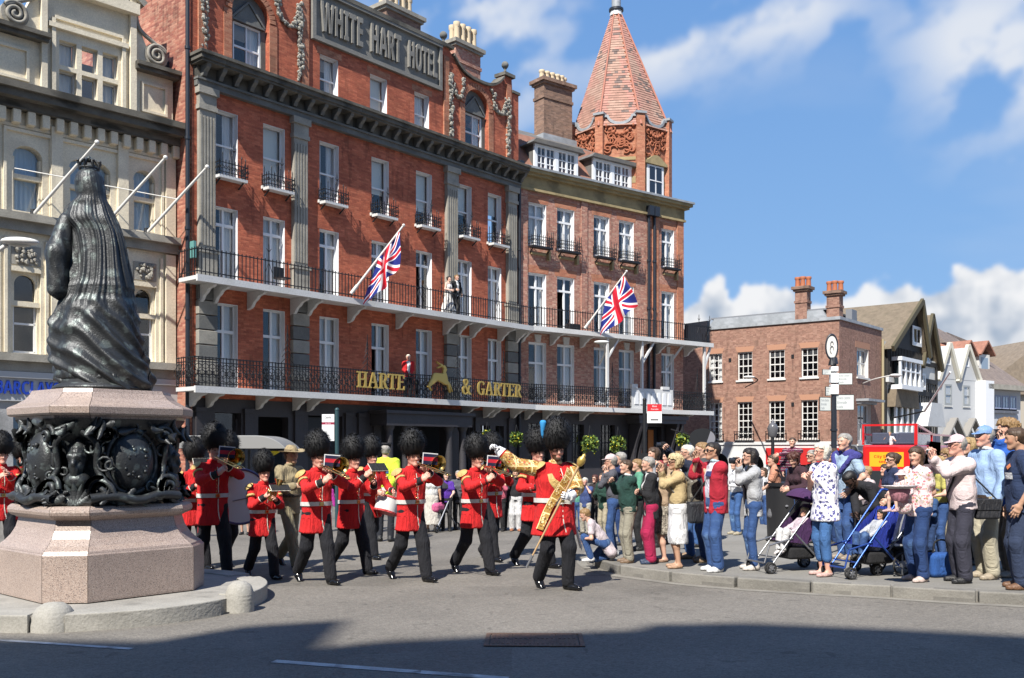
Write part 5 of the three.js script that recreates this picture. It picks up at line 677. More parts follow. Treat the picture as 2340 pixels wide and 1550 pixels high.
{ // street lamps
  const head = (o, x, y, z, dir, s = 1) => { const g = new THREE.SphereGeometry(0.2 * s, 16, 10); g.scale(1.75, 0.42, 0.75); g.rotateY(dir); g.translate(x, y, z); mesh('lamp_head', g, M.offWhite, o); const b = new THREE.SphereGeometry(0.15 * s, 14, 8); b.scale(1.5, 0.4, 0.7); b.rotateY(dir); b.translate(x, y - 0.05 * s, z); mesh('lamp_bowl', b, mat([0.5, 0.5, 0.46], 0.2), o); };
  let Z = 15, q = at(45, 552, Z), o = thing('street_lamp', 'street lamp head reaching in from the left edge before the bank', 'street lamp', [q[0], 0, q[2]]); head(o, 0, q[1], 0, 0.25, 0.8); mesh('arm', tube([[-0.2, q[1] - 0.05, 0], [-0.5, q[1] - 0.25, 0.02], [-1.2, q[1] - 0.5, 0.05]], 0.035, 12, 7), M.offWhite, o); mesh('post', cyl(0.08, 0.06, q[1] - 0.5, -1.2, 0, 0.05, 10), M.offWhite, o);
  q = at(1375, 782, 42); o = thing('street_lamp', 'pale street lamp head on a short bracket below the turret wing balcony', 'street lamp', [q[0], 0, q[2]]); head(o, 0, q[1], 0, 0, 0.95); mesh('arm', tube([[0.1, q[1], -0.1], [0.25, q[1] - 0.25, -1], [0.3, q[1] - 0.6, -4.2]], 0.04, 12, 6), M.offWhite, o);
  q = at(1712, 862, 56.5); o = thing('street_lamp', 'wall lamp over the left front of the brown corner building', 'street lamp', [q[0], 0, q[2]]); head(o, 0, q[1], 0, 0, 1); mesh('arm', tube([[0.2, q[1], 0], [0.6, q[1] - 0.1, -0.4], [0.75, q[1] - 0.35, -4]], 0.04, 12, 6), M.iron, o); 
  q = at(2048, 858, 59); o = thing('street_lamp', 'wall lamp on the right front of the corner building beside timber framing', 'street lamp', [q[0], 0, q[2]]); head(o, 0, q[1], 0, 0.2, 1.2); mesh('arm', tube([[-0.3, q[1], 0], [-0.9, q[1] - 0.15, -1], [-1.2, q[1] - 0.5, -4]], 0.04, 12, 6), M.offWhite, o);
  q = at(1766, 985, 30); o = thing('lantern_post', 'dark globe lantern post behind the crowd at the corner building', 'lamp post', [q[0], 0, q[2]]); mesh('post', cyl(0.06, 0.05, q[1] - 0.2, 0, 0, 0, 10), M.iron, o); mesh('lantern', lathe([[0.05, -0.22], [0.12, -0.16], [0.17, 0.08], [0.12, 0.2], [0.05, 0.26], [0.02, 0.36], [0, 0.4]], 10, 0, q[1], 0), mat([0.12, 0.12, 0.13], 0.2), o);
  q = at(1606, 1002, 36); o = thing('round_sign', 'dark round projecting sign at the right end of the turret wing', 'sign', [q[0], 0, q[2]]); mesh('disc', cyl(0.5, 0.5, 0.06, 0, -0.03, 0, 30).rotateX(Math.PI / 2).scale(1, 0.75, 1).translate(0, q[1], 0), M.iron, o); mesh('grey_segment', (() => { const s = new THREE.Shape(); s.absarc(0, 0, 0.46, -1.4, 0.9, false); s.closePath(); return ext(s, 0.031, 0.036).scale(1, 0.75, 1).translate(0, q[1], 0); })(), mat([0.2, 0.2, 0.23], 0.5), o); mesh('bracket', [bar([0, q[1], -0.03], [-0.6, q[1] + 0.4, -3.5], 0.03, 6), cyl(0.04, 0.04, q[1] - 0.4, 0, 0, -0.06, 8)], M.iron, o);
  // white sloping flagpole
  q = at(2110, 938, 58); { const a = at(2113, 940, 60), b = at(2172, 850, 56); o = thing('bare_flagpole', 'white bare flagpole slanting in front of the timber framed house', 'flagpole', a); const d = [b[0] - a[0], b[1] - a[1], b[2] - a[2]]; mesh('pole', [bar([0, 0, 0], d, 0.07, 8, 0.05)], M.white, o); mesh('bracket', bar([0, 0, 0], [-0.4, -0.3, -4], 0.05, 6), M.iron, o); }
}
{ // hanging baskets on the hotel front
  const r0 = rng(60), leafM = [mat([0.1, 0.17, 0.025], 0.7), mat([0.19, 0.25, 0.035], 0.7), mat([0.04, 0.09, 0.015], 0.75)], bloom = mat([0.75, 0.6, 0.02], 0.7);
  [[1113, 998, 0.36, 'hanging basket of yellow green plants just above the raised white glove', 40], [1180, 1000, 0.34, 'hanging basket of green plants between white glove and blue plume', 42], [1348, 1012, 0.48, 'hanging basket of bright plants right of the tall bearskin', 43.5], [1412, 1012, 0.46, 'hanging basket of bright plants left of the curved porch brackets', 44.5], [1560, 1004, 0.4, 'hanging basket of bright plants at the right end of the hotel front', 47]].forEach(([px, py, R9, label, Z]) => { const R = R9 * 0.86;
    const q = at(px, py, Z), o = thing('hanging_basket', label, 'hanging basket', q, 0, 'hanging baskets along the hotel front'), G = [[], [], []], F = [];
    mesh('basket', lathe([[0.02, -R * 0.55], [R * 0.4, -R * 0.4], [R * 0.55, -R * 0.05]], 14), mat([0.05, 0.04, 0.03], 0.9), o); mesh('chain', [0, 2.1, 4.2].map((a) => bar([Math.cos(a) * R * 0.5, 0, Math.sin(a) * R * 0.5], [0, R * 1.9, 0], 0.012, 4)), M.iron, o);
    for (let i = 0; i < 420; i++) { const a = r0() * 6.28, u = r0(), el = (r0() - 0.42) * 2.2, rr = R * (0.45 + 0.6 * u), p = [Math.cos(a) * Math.cos(el) * rr, Math.sin(el) * rr * 0.85 - (r0() < 0.35 ? R * 0.9 * r0() : 0), Math.sin(a) * Math.cos(el) * rr], g = new THREE.PlaneGeometry(0.05 + 0.04 * r0(), 0.08 + 0.07 * r0()); g.rotateX(r0() * 3); g.rotateY(r0() * 6); g.translate(...p); G[Math.floor(r0() * 3)].push(g); if (i % 14 === 0) F.push(sph(0.028, p[0] * 1.06, p[1] * 1.06, p[2] * 1.06, 5, 4)); }
    G.forEach((g, i) => mesh('foliage', g, leafM[i], o, { kind: 'stuff' })); mesh('flowers', F, bloom, o, { kind: 'stuff' });
  });
}
{ // union flags
  const draw = (c, w, h) => { c.fillStyle = '#12247c'; c.fillRect(0, 0, w, h); const L = (x0, y0, x1, y1, s, col) => { c.strokeStyle = col; c.lineWidth = s; c.beginPath(); c.moveTo(x0, y0); c.lineTo(x1, y1); c.stroke(); }; L(0, 0, w, h, h * 0.2, '#f2f2f2'); L(0, h, w, 0, h * 0.2, '#f2f2f2'); L(0, 0, w, h, h * 0.08, '#c8102e'); L(0, h, w, 0, h * 0.08, '#c8102e'); L(w / 2, 0, w / 2, h, h * 0.34, '#f2f2f2'); L(0, h / 2, w, h / 2, h * 0.34, '#f2f2f2'); L(w / 2, 0, w / 2, h, h * 0.2, '#c8102e'); L(0, h / 2, w, h / 2, h * 0.2, '#c8102e'); };
  const fm = mat([1, 1, 1], 0.85, { map: canvasTex(256, 128, draw), side: THREE.DoubleSide, bumpMap: clothBump, bumpScale: 0.001 });
  const flag = (F, t0, h0, t1, d1, h1, label, px, sway) => {
    const [x, z] = along(F, t0, 1.15), [x1, z1] = along(F, t1, d1), o = thing('flag', label, 'flag', [x, h0, z], 0, 'flags over the hotel balcony'), tip = [x1 - x, h1 - h0, z1 - z];
    mesh('pole', [bar([0, 0, 0], tip, 0.05, 8, 0.035), sph(0.06, ...tip, 8, 6), bar([0, 0, 0], tip.map((v) => v * 0.12), 0.07, 8)], M.offWhite, o);
    const pts = [], uv = [], ix = [], NU = 26, NV = 44, C = at(...px), D = px.d;       // hoist runs down the upper pole; the fly hangs
    const L0 = 0.93, L1 = 0.48; for (let j = 0; j <= NV; j++) for (let i = 0; i <= NU; i++) { const u = i / NU, v = j / NV, s = lerp(L0, L1, u), hx = tip[0] * s, hy = tip[1] * s, hz = tip[2] * s, len = 1.85 * v; const sag = len * (0.92 - 0.1 * u), out = sway * len * (0.5 - 0.35 * u) + 0.12 * Math.sin(u * 9 + v * 3) * v; const pull = v * (0.55 - u) * 0.8; pts.push(hx + out + pull * 0.4 * tip[0], hy - sag + pull * 0.5, hz + 0.2 * Math.sin(u * 17 + v * 3) * Math.sqrt(v) + 0.1 * v); uv.push(v, 1 - u); }
    for (let j = 0; j < NV; j++) for (let i = 0; i < NU; i++) { const a = j * (NU + 1) + i; ix.push(a, a + 1, a + NU + 2, a, a + NU + 2, a + NU + 1); }
    const g = new THREE.BufferGeometry(); g.setAttribute('position', new THREE.Float32BufferAttribute(pts, 3)); g.setAttribute('uv', new THREE.Float32BufferAttribute(uv, 2)); g.setIndex(ix); g.computeVertexNormals(); const m = new THREE.Mesh(g, fm); m.name = 'cloth'; m.castShadow = m.receiveShadow = true; o.add(m);
  };
  flag(FA, 5.06, 7.5, 6.37, 2.6, 10.07, 'red white and blue flag on a slanting pole at the red hotel', [880, 600, 38], -0.4); flag(FB, 3.15, 7.5, 4.32, 2.8, 10.13, 'red white and blue flag on a slanting pole at the turret wing', [1430, 690, 47], 0.34);
}
{ // the long building behind the camera: it throws the dark shadow on the road in front
  const o = thing('shade_casting_hall', 'tall grey stone building with stepped roofline behind the viewpoint', 'building', [0, 0, 12]); o.rotation.y = 0;
  const prof = [[-70, 0], [-70, 21.5], [-17, 25.0], [-13.5, 25.2], [-12.05, 25.1], [-11.75, 26.0], [-10.95, 26.4], [-10.9, 24.3], [-10.0, 25.1], [-9, 25.45], [-7.9, 25.75], [-7.87, 26.1], [-6.96, 26.2], [-5.6, 25.85], [-4.26, 25.4], [-1, 25.0], [4, 24.8], [30, 25], [30, 0]];
  mesh('wall', ext(shape(prof), -4, 0).translate(0, 0, 4), stone([0.32, 0.3, 0.27], 121, 0.2, 4, 0.9), o);
}

// ================================================================ bodies: smooth fields of tapered limbs, meshed by surface nets
class Field {
  constructor() { this.p = []; this.cuts = []; }
  limb(a, b, ra, rb = ra, k = 1, u = null, sm = 0.035, sub = false) { this.p.push({ a, b, ra, rb, k, u, sm, sub }); return this; }
  cut(fn) { this.cuts.push(fn); return this; }
  static dist(q, x, y, z) {
    const { a, b } = q; let dx = x - a[0], dy = y - a[1], dz = z - a[2], ex = b[0] - a[0], ey = b[1] - a[1], ez = b[2] - a[2];
    if (q.u) { const f = 1 - 1 / q.k, c = (dx * q.u[0] + dy * q.u[1] + dz * q.u[2]) * f, e = (ex * q.u[0] + ey * q.u[1] + ez * q.u[2]) * f; dx -= q.u[0] * c; dy -= q.u[1] * c; dz -= q.u[2] * c; ex -= q.u[0] * e; ey -= q.u[1] * e; ez -= q.u[2] * e; }
    const l = ex * ex + ey * ey + ez * ez, t = l > 1e-9 ? Math.min(1, Math.max(0, (dx * ex + dy * ey + dz * ez) / l)) : 0;
    dx -= ex * t; dy -= ey * t; dz -= ez * t; return Math.sqrt(dx * dx + dy * dy + dz * dz) - (q.ra + (q.rb - q.ra) * t);
  }
  at(x, y, z) { let f = 1; for (const q of this.p) { const d = Field.dist(q, x, y, z), k = q.sm; if (q.sub) { const h = Math.max(k - Math.abs(f + d), 0) / k; f = Math.max(f, -d) + h * h * k / 4; } else { const h = Math.max(k - Math.abs(f - d), 0) / k; f = Math.min(f, d) - h * h * k / 4; } } for (const c of this.cuts) f = Math.max(f, c(x, y, z)); return f; }
  mesh(cell, wr = 0, seed = 0, freq = 9) {
    const lo = [9, 9, 9], hi = [-9, -9, -9];
    for (const q of this.p) if (!q.sub) for (let i = 0; i < 3; i++) { const e = q.u ? 1 + (q.k - 1) * Math.abs(q.u[i]) : 1; lo[i] = Math.min(lo[i], q.a[i] - q.ra * e, q.b[i] - q.rb * e); hi[i] = Math.max(hi[i], q.a[i] + q.ra * e, q.b[i] + q.rb * e); }
    const m = 2.2 * cell + wr, o = lo.map((v) => v - m), n = [0, 1, 2].map((i) => Math.ceil((hi[i] - lo[i] + 2 * m) / cell) + 1), [nx, ny, nz] = n, f = new Float32Array(nx * ny * nz).fill(0.2), sy = nx, sz = nx * ny;
    for (const q of this.p) {
      const R = Math.max(q.ra, q.rb) * Math.max(1, q.k) + q.sm + 2.5 * cell + wr, r0 = [], r1 = []; for (let i = 0; i < 3; i++) { r0[i] = Math.max(0, Math.floor((Math.min(q.a[i], q.b[i]) - R - o[i]) / cell)); r1[i] = Math.min(n[i] - 1, Math.ceil((Math.max(q.a[i], q.b[i]) + R - o[i]) / cell)); }
      for (let k = r0[2]; k <= r1[2]; k++) for (let j = r0[1]; j <= r1[1]; j++) for (let i = r0[0]; i <= r1[0]; i++) {
        const ix = i + j * sy + k * sz, d = Field.dist(q, o[0] + i * cell, o[1] + j * cell, o[2] + k * cell), s = q.sm, g = f[ix];
        if (q.sub) { const h = Math.max(s - Math.abs(g + d), 0) / s; f[ix] = Math.max(g, -d) + h * h * s / 4; } else { const h = Math.max(s - Math.abs(g - d), 0) / s; f[ix] = Math.min(g, d) - h * h * s / 4; }
      }
    }
    for (let k = 0; k < nz; k++) for (let j = 0; j < ny; j++) for (let i = 0; i < nx; i++) { const ix = i + j * sy + k * sz; if (Math.abs(f[ix]) < 0.12 || this.cuts.length) { const x = o[0] + i * cell, y = o[1] + j * cell, z = o[2] + k * cell; if (wr && Math.abs(f[ix]) < 0.06) f[ix] += wr * ((vnoise(x * freq + seed, y * freq * 0.5 + 50 + x * 3, z * freq + seed * 3) - 0.5) * 1.3 + (vnoise(x * freq * 2.3 + seed, y * freq * 1.0 + x * 7 + 20, z * freq * 2.3) - 0.5)); for (const c of this.cuts) f[ix] = Math.max(f[ix], c(x, y, z)); } }
    const idx = new Int32Array(nx * ny * nz).fill(-1), pos = [], nor = [], tri = [];
    const C = [0, 1, sy, sy + 1, sz, sz + 1, sz + sy, sz + sy + 1], ED = [[0, 1], [2, 3], [4, 5], [6, 7], [0, 2], [1, 3], [4, 6], [5, 7], [0, 4], [1, 5], [2, 6], [3, 7]];
    for (let k = 0; k < nz - 1; k++) for (let j = 0; j < ny - 1; j++) for (let i = 0; i < nx - 1; i++) {
      const b = i + j * sy + k * sz; let mask = 0; for (let c = 0; c < 8; c++) if (f[b + C[c]] < 0) mask |= 1 << c;
      if (mask === 0 || mask === 255) continue;
      let x = 0, y = 0, z = 0, cnt = 0;
      for (const [p, q] of ED) { const a = f[b + C[p]], d = f[b + C[q]]; if ((a < 0) === (d < 0)) continue; const t = a / (a - d); x += (p & 1) + t * ((q & 1) - (p & 1)); y += ((p >> 1) & 1) + t * (((q >> 1) & 1) - ((p >> 1) & 1)); z += (p >> 2) + t * ((q >> 2) - (p >> 2)); cnt++; }
      x /= cnt; y /= cnt; z /= cnt; idx[b] = pos.length / 3; pos.push(o[0] + (i + x) * cell, o[1] + (j + y) * cell, o[2] + (k + z) * cell);
      const F = (c) => f[b + C[c]]; const gx = (F(1) - F(0) + F(3) - F(2) + F(5) - F(4) + F(7) - F(6)), gy = (F(2) - F(0) + F(3) - F(1) + F(6) - F(4) + F(7) - F(5)), gz = (F(4) - F(0) + F(5) - F(1) + F(6) - F(2) + F(7) - F(3)), L = Math.hypot(gx, gy, gz) || 1; nor.push(gx / L, gy / L, gz / L);
    }
    const quad = (a, b, c, d, flip) => { if (a < 0 || b < 0 || c < 0 || d < 0) return; if (flip) tri.push(a, c, b, a, d, c); else tri.push(a, b, c, a, c, d); };
    for (let k = 1; k < nz - 1; k++) for (let j = 1; j < ny - 1; j++) for (let i = 1; i < nx - 1; i++) {
      const b = i + j * sy + k * sz, s = f[b] < 0;
      if (s !== f[b + 1] < 0) quad(idx[b - sy - sz], idx[b - sz], idx[b], idx[b - sy], !s);
      if (s !== f[b + sy] < 0) quad(idx[b - 1 - sz], idx[b - 1], idx[b], idx[b - sz], !s);
      if (s !== f[b + sz] < 0) quad(idx[b - 1 - sy], idx[b - sy], idx[b], idx[b - 1], !s);
    }
    const g = new THREE.BufferGeometry(); g.setAttribute('position', new THREE.Float32BufferAttribute(pos, 3)); g.setAttribute('normal', new THREE.Float32BufferAttribute(nor, 3));
    const uv = new Float32Array(pos.length / 3 * 2); for (let i = 0; i < uv.length / 2; i++) { uv[2 * i] = pos[3 * i] + pos[3 * i + 2] * 0.8; uv[2 * i + 1] = pos[3 * i + 1]; } g.setAttribute('uv', new THREE.BufferAttribute(uv, 2)); g.setIndex(tri); return g;
  }
}
function paint(g, fn) { const p = g.attributes.position, c = new Float32Array(p.count * 3); for (let i = 0; i < p.count; i++) { const v = fn(p.getX(i), p.getY(i), p.getZ(i)); c[3 * i] = v[0]; c[3 * i + 1] = v[1]; c[3 * i + 2] = v[2]; } g.setAttribute('color', new THREE.BufferAttribute(c, 3)); return g; }
// ---- head, in its own frame: centre of the skull, face to +z
const headField = (fem) => { const f = new Field(), L = f.limb.bind(f);
  L([0, 0.032, -0.03], [0, 0.034, 0.016], 0.081, 0.079); L([0, 0.0, 0.03], [0, -0.07, 0.042], 0.06, 0.042);
  for (const s of [-1, 1]) { L([s * 0.045, -0.05, -0.005], [s * 0.012, -0.1, 0.066], 0.026, fem ? 0.016 : 0.02); L([s * 0.038, -0.024, 0.06], [s * 0.03, -0.03, 0.064], 0.025); L([s * 0.012, 0.025, 0.086], [s * 0.045, 0.024, 0.07], 0.012, 0.01, 1, null, 0.02); }
  for (const s of [-1, 1]) L([s * 0.031, 0.004, 0.098], [s * 0.034, 0.004, 0.096], 0.013, 0.012, 1, null, 0.012, true);
  for (const s of [-1, 1]) { L([s * 0.031, 0.003, 0.077], [s * 0.031, 0.003, 0.078], 0.012, 0.012, 1, null, 0.006); L([s * 0.08, 0.012, -0.006], [s * 0.079, -0.022, 0.002], 0.016, 0.01, 1, null, 0.01); }
  L([0, 0.014, 0.09], [0, -0.024, 0.107], 0.01, 0.0145, 1, null, 0.016); L([-0.012, -0.028, 0.096], [0.012, -0.028, 0.096], 0.009, 0.009, 1, null, 0.012);
  L([-0.017, -0.056, 0.086], [0.017, -0.056, 0.086], 0.0085, 0.0085, 1, null, 0.01); L([-0.014, -0.067, 0.085], [0.014, -0.067, 0.085], 0.0085, 0.0085, 1, null, 0.01); L([0, -0.095, 0.073], [0, -0.096, 0.074], 0.02, 0.02);
  L([0, -0.06, -0.03], [0, -0.19, -0.035], 0.052, 0.058); return f; };
const headMesh = { m: headField(false).mesh(0.0096), f: headField(true).mesh(0.0096) };
const headLow = headField(false).mesh(0.014);
function headColours(g, skin, brow, beard) { return paint(g, (x, y, z) => { const ax = Math.abs(x), n = 0.94 + 0.12 * vnoise(x * 60, y * 60, z * 60); if (z > 0.07 && Math.hypot((ax - 0.031) * 0.85, y - 0.004) < 0.0068) return [0.07, 0.045, 0.035]; if (z > 0.075 && ax < 0.021 && y < -0.05 && y > -0.073) return [skin[0] * 0.8, skin[1] * 0.52, skin[2] * 0.5]; if (brow && z > 0.06 && Math.abs(y - 0.026) < 0.007 && ax > 0.012 && ax < 0.05) return brow; if (beard && y < -0.045 && z > 0.01 && !(y > -0.075 && ax < 0.03)) return beard; const c = z > 0.04 && ax > 0.025 && y < 0 && y > -0.05 ? [1.02, 0.88, 0.86] : [1, 1, 1]; return skin.map((v, i) => v * n * c[i]); }); }
// ---- hand, in its own frame: wrist at 0, fingers to +z, palm facing -y, thumb towards +x (left hand mirrored)
function handField(curl, spread = 1) { const f = new Field(), L = (a, b, r, s, k = 0.012) => f.limb(a, b, r, s, 1, null, k);
  f.limb([0, 0, -0.03], [0, 0, 0.02], 0.027, 0.027, 1.0, null, 0.02); f.limb([-0.004, 0, 0.02], [-0.004, 0.002, 0.075], 0.017, 0.017, 2.2, [1, 0, 0], 0.02);
  [[0.029, 0.072, 0.94], [0.009, 0.08, 1.05], [-0.012, 0.077, 0.98], [-0.031, 0.066, 0.78]].forEach(([x, z, l]) => { let p = [x, 0, z], a = curl * 0.3; for (const [len, r] of [[0.04, 0.0098], [0.027, 0.009], [0.022, 0.008]]) { const q = [p[0] + x * 0.15 * spread, p[1] - Math.sin(a) * len * l, p[2] + Math.cos(a) * len * l]; L(p, q, r, r - 0.0008, 0.007); p = q; a += curl; } });
  L([0.026, -0.004, 0.016], [0.052, -0.014, 0.044], 0.0135, 0.011); L([0.052, -0.014, 0.044], [0.056 - curl * 0.012, -0.022 - curl * 0.01, 0.078], 0.0105, 0.0085, 0.007); return f; }
const HANDS = { grip: handField(1.15), relax: handField(0.38), flat: handField(0.05) }, handMesh = {}; for (const k in HANDS) handMesh[k] = HANDS[k].mesh(0.0074);
// ---- hair, in the head frame
function hairField(style) { const f = new Field(), L = f.limb.bind(f);
  const puff = style === 'curly' ? 0.03 : style === 'short' || style === 'crop' ? 0.009 : 0.017;
  if (style === 'fringe') { L([0, 0.0, -0.04], [0, 0.01, -0.02], 0.092, 0.09); f.cut((x, y, z) => y - 0.03); f.cut((x, y, z) => z - 0.03); f.cut((x, y, z) => -0.07 - y); return f; }
  L([0, 0.034, -0.032], [0, 0.04, 0.012], 0.081 + puff, 0.08 + puff * 0.8); L([0, -0.03, -0.05], [0, 0.02, -0.05], 0.062 + puff * 0.7, 0.08);
  if (style === 'bob' || style === 'curly') for (const s of [-1, 1]) L([s * 0.066, 0.0, -0.015], [s * 0.064, -0.075, -0.012], 0.034, 0.03);
  if (style === 'bob') L([0, -0.03, -0.06], [0, -0.09, -0.06], 0.065, 0.05);
  if (style === 'long') { for (const s of [-1, 1]) L([s * 0.062, 0.0, -0.03], [s * 0.07, -0.18, -0.01], 0.036, 0.026); L([0, -0.02, -0.06], [0, -0.22, -0.07], 0.07, 0.045, 1.4, [1, 0, 0]); }
  if (style === 'bun') L([0, 0.05, -0.12], [0, 0.055, -0.125], 0.045, 0.045);
  const drop = style === 'long' ? -0.3 : style === 'bob' ? -0.125 : style === 'curly' ? -0.1 : -0.07;
  f.cut((x, y, z) => drop - y); f.cut((x, y, z) => Math.min(z - 0.018 - Math.max(0, (y - 0.03) * 1.4) * (Math.abs(x) < 0.075 ? 1 : 0.6), 0.058 + 0.012 * Math.sin(x * 60) - y + 0.0)); return f; }
const hairMesh = {}; for (const [k, w] of [['crop', 0.004], ['short', 0.008], ['bob', 0.014], ['long', 0.014], ['curly', 0.03], ['bun', 0.012], ['fringe', 0.006]]) hairMesh[k] = hairField(k).mesh(0.0115, w, 3, 34);
const HAIRC = { grey: [0.36, 0.34, 0.31], white: [0.72, 0.68, 0.58], brown: [0.075, 0.042, 0.022], dark: [0.022, 0.016, 0.013], blond: [0.4, 0.27, 0.12], auburn: [0.085, 0.022, 0.012], black: [0.008, 0.007, 0.007], fair: [0.3, 0.18, 0.075], pale: [0.62, 0.5, 0.28] };
const hairTone = rep(tex(128, 128, (x, y) => { const v = 0.35 + 1.0 * vnoise(x * 0.45, y * 0.07, 4, 0); return [v, v, v]; }), 0.1);
const hairMats = {}; const hairMat = (c) => hairMats[c] ??= mat(HAIRC[c], 0.6, { map: hairTone });
const SKIN = { fair: [0.62, 0.37, 0.27], pink: [0.66, 0.36, 0.27], tan: [0.5, 0.29, 0.19], dark: [0.06, 0.032, 0.021], pale: [0.7, 0.45, 0.35] };
const skinMat = mat([1, 1, 1], 0.55, { vertexColors: true });
// ---- hats, in the head frame
const furBase = mat([0.009, 0.009, 0.0105], 0.75), hatMats = {};
function bearskin(parent, seed, big = 1, plume) {
  const r = rng(seed), hat = part('bearskin', parent), g = new THREE.SphereGeometry(1, 28, 22), p = g.attributes.position;
  const P = (x, y, z) => { const w = y > 0 ? 1 : 1 - 0.22 * y * y, n = 1 + (vnoise(x * 4 + seed, y * 4, z * 4) - 0.5) * 0.07; return [x * 0.17 * w * n * big, 0.19 + y * 0.212 * n * big, -0.018 + z * 0.18 * w * n * big]; };
  for (let i = 0; i < p.count; i++) p.setXYZ(i, ...P(p.getX(i), Math.max(p.getY(i), -0.93), p.getZ(i))); g.computeVertexNormals();
  const H = [], nn = []; for (let i = 0; i < 1900; i++) { const y = -0.9 + 1.9 * r(), a = r() * 6.283, q = Math.sqrt(Math.max(0, 1 - y * y)), d = [q * Math.cos(a), y, q * Math.sin(a)], A = P(...d), l = 0.022 + 0.03 * r(), w = 0.0045; const out = [A[0] + d[0] * l + (r() - 0.5) * 0.02, A[1] + d[1] * l * 0.8 - 0.014 * r(), A[2] + d[2] * l + (r() - 0.5) * 0.02], t = [-Math.sin(a) * w, w * (r() - 0.5), Math.cos(a) * w]; H.push(A[0] - t[0], A[1] - t[1], A[2] - t[2], A[0] + t[0], A[1] + t[1], A[2] + t[2], ...out); for (let k = 0; k < 3; k++) nn.push(...d); }
  const hg = new THREE.BufferGeometry(); hg.setAttribute('position', new THREE.Float32BufferAttribute(H, 3)); hg.setAttribute('normal', new THREE.Float32BufferAttribute(nn, 3)); hg.setAttribute('uv', new THREE.Float32BufferAttribute(new Float32Array(H.length / 3 * 2), 2));
  mesh('fur', [g, hg], furBase, hat);
  if (plume) mesh('plume', (() => { const q = lathe([[0.004, -0.09], [0.02, -0.05], [0.032, 0.05], [0.04, 0.1], [0.03, 0.125], [0, 0.13]], 10); const z = q.attributes.position; for (let i = 0; i < z.count; i++) { const n = 1 + 0.25 * (vnoise(z.getX(i) * 200, z.getY(i) * 90, z.getZ(i) * 200) - 0.5); z.setX(i, z.getX(i) * n); z.setZ(i, z.getZ(i) * n); } q.translate(-0.185, 0.24, 0.0); return q; })(), mat([0.03, 0.27, 0.6], 0.8), hat);
  return hat;
}
function hatOn(parent, kind, c) {
  const h = part('hat', parent), m = cloth(c), dome = (rx, ry, rz, y, z) => { const g = new THREE.SphereGeometry(1, 20, 8, 0, Math.PI * 2, 0, Math.PI / 2); g.scale(rx, ry, rz); g.translate(0, y, z); return g; };
  if (kind === 'cap') { mesh('crown', dome(0.096, 0.1, 0.112, 0.04, -0.012), m, h); const s = new THREE.Shape(); s.moveTo(-0.085, 0.05); s.bezierCurveTo(-0.08, 0.2, 0.08, 0.2, 0.085, 0.05); s.bezierCurveTo(0.05, 0.1, -0.05, 0.1, -0.085, 0.05); const g = ext(s, 0, 0.008, 0.002, 8); g.rotateX(Math.PI / 2 + 0.16); g.translate(0, 0.062, 0.0); mesh('visor', g, m, h); mesh('button', sph(0.009, 0, 0.14, -0.012, 8, 6), m, h); }
  if (kind === 'sun') { mesh('crown', dome(0.1, 0.1, 0.11, 0.035, -0.01), m, h); mesh('brim', lathe([[0.098, 0.04], [0.14, 0.02], [0.185, -0.015], [0.19, -0.012], [0.14, 0.03], [0.098, 0.05]], 24), m, h); }
  if (kind === 'slouch') { mesh('crown', [(() => { const g = dome(0.095, 0.13, 0.115, 0.045, -0.01), p = g.attributes.position; for (let i = 0; i < p.count; i++) { const y = p.getY(i); if (y > 0.13) p.setY(i, y - 0.03 * Math.exp(-((p.getX(i) / 0.03) ** 2))); } return g; })()], m, h); const b = lathe([[0.1, 0.05], [0.15, 0.04], [0.195, 0.045], [0.2, 0.05], [0.15, 0.048], [0.1, 0.06]], 28), p = b.attributes.position; for (let i = 0; i < p.count; i++) { const x = p.getX(i); p.setY(i, p.getY(i) + (x > 0 ? x * x * 1.2 : x * x * 0.3)); } b.computeVertexNormals(); mesh('brim', b, m, h); mesh('band', cyl(0.1, 0.099, 0.03, 0, 0.055, -0.005, 20), cloth([0.2, 0.15, 0.09]), h); }
  if (kind === 'police') { mesh('crown', [cyl(0.1, 0.11, 0.06, 0, 0.05, -0.005, 20), cyl(0.125, 0.12, 0.03, 0, 0.11, 0, 20)], m, h); mesh('visor', b2(-0.07, 0.07, 0.045, 0.055, 0.08, 0.14), m, h); }
  return h;
}
// ---- two bone reach
function reach(a, t, l1, l2, hint) { const A = V3(...a), T = V3(...t), d = T.clone().sub(A), L = Math.min(d.length(), (l1 + l2) * 0.998); d.normalize(); const c = (l1 * l1 + L * L - l2 * l2) / (2 * l1 * L), s = Math.sqrt(Math.max(0, 1 - c * c)), h = V3(...hint); h.addScaledVector(d, -h.dot(d)).normalize(); const m = A.clone().addScaledVector(d, l1 * c).addScaledVector(h, l1 * s), e = A.clone().addScaledVector(d, L); return [m.toArray(), e.toArray()]; }
const add3 = (a, b, k = 1) => [a[0] + b[0] * k, a[1] + b[1] * k, a[2] + b[2] * k], mix3 = (a, b, t) => a.map((v, i) => lerp(v, b[i], t));
let PSEED = 1, TRI = 0;
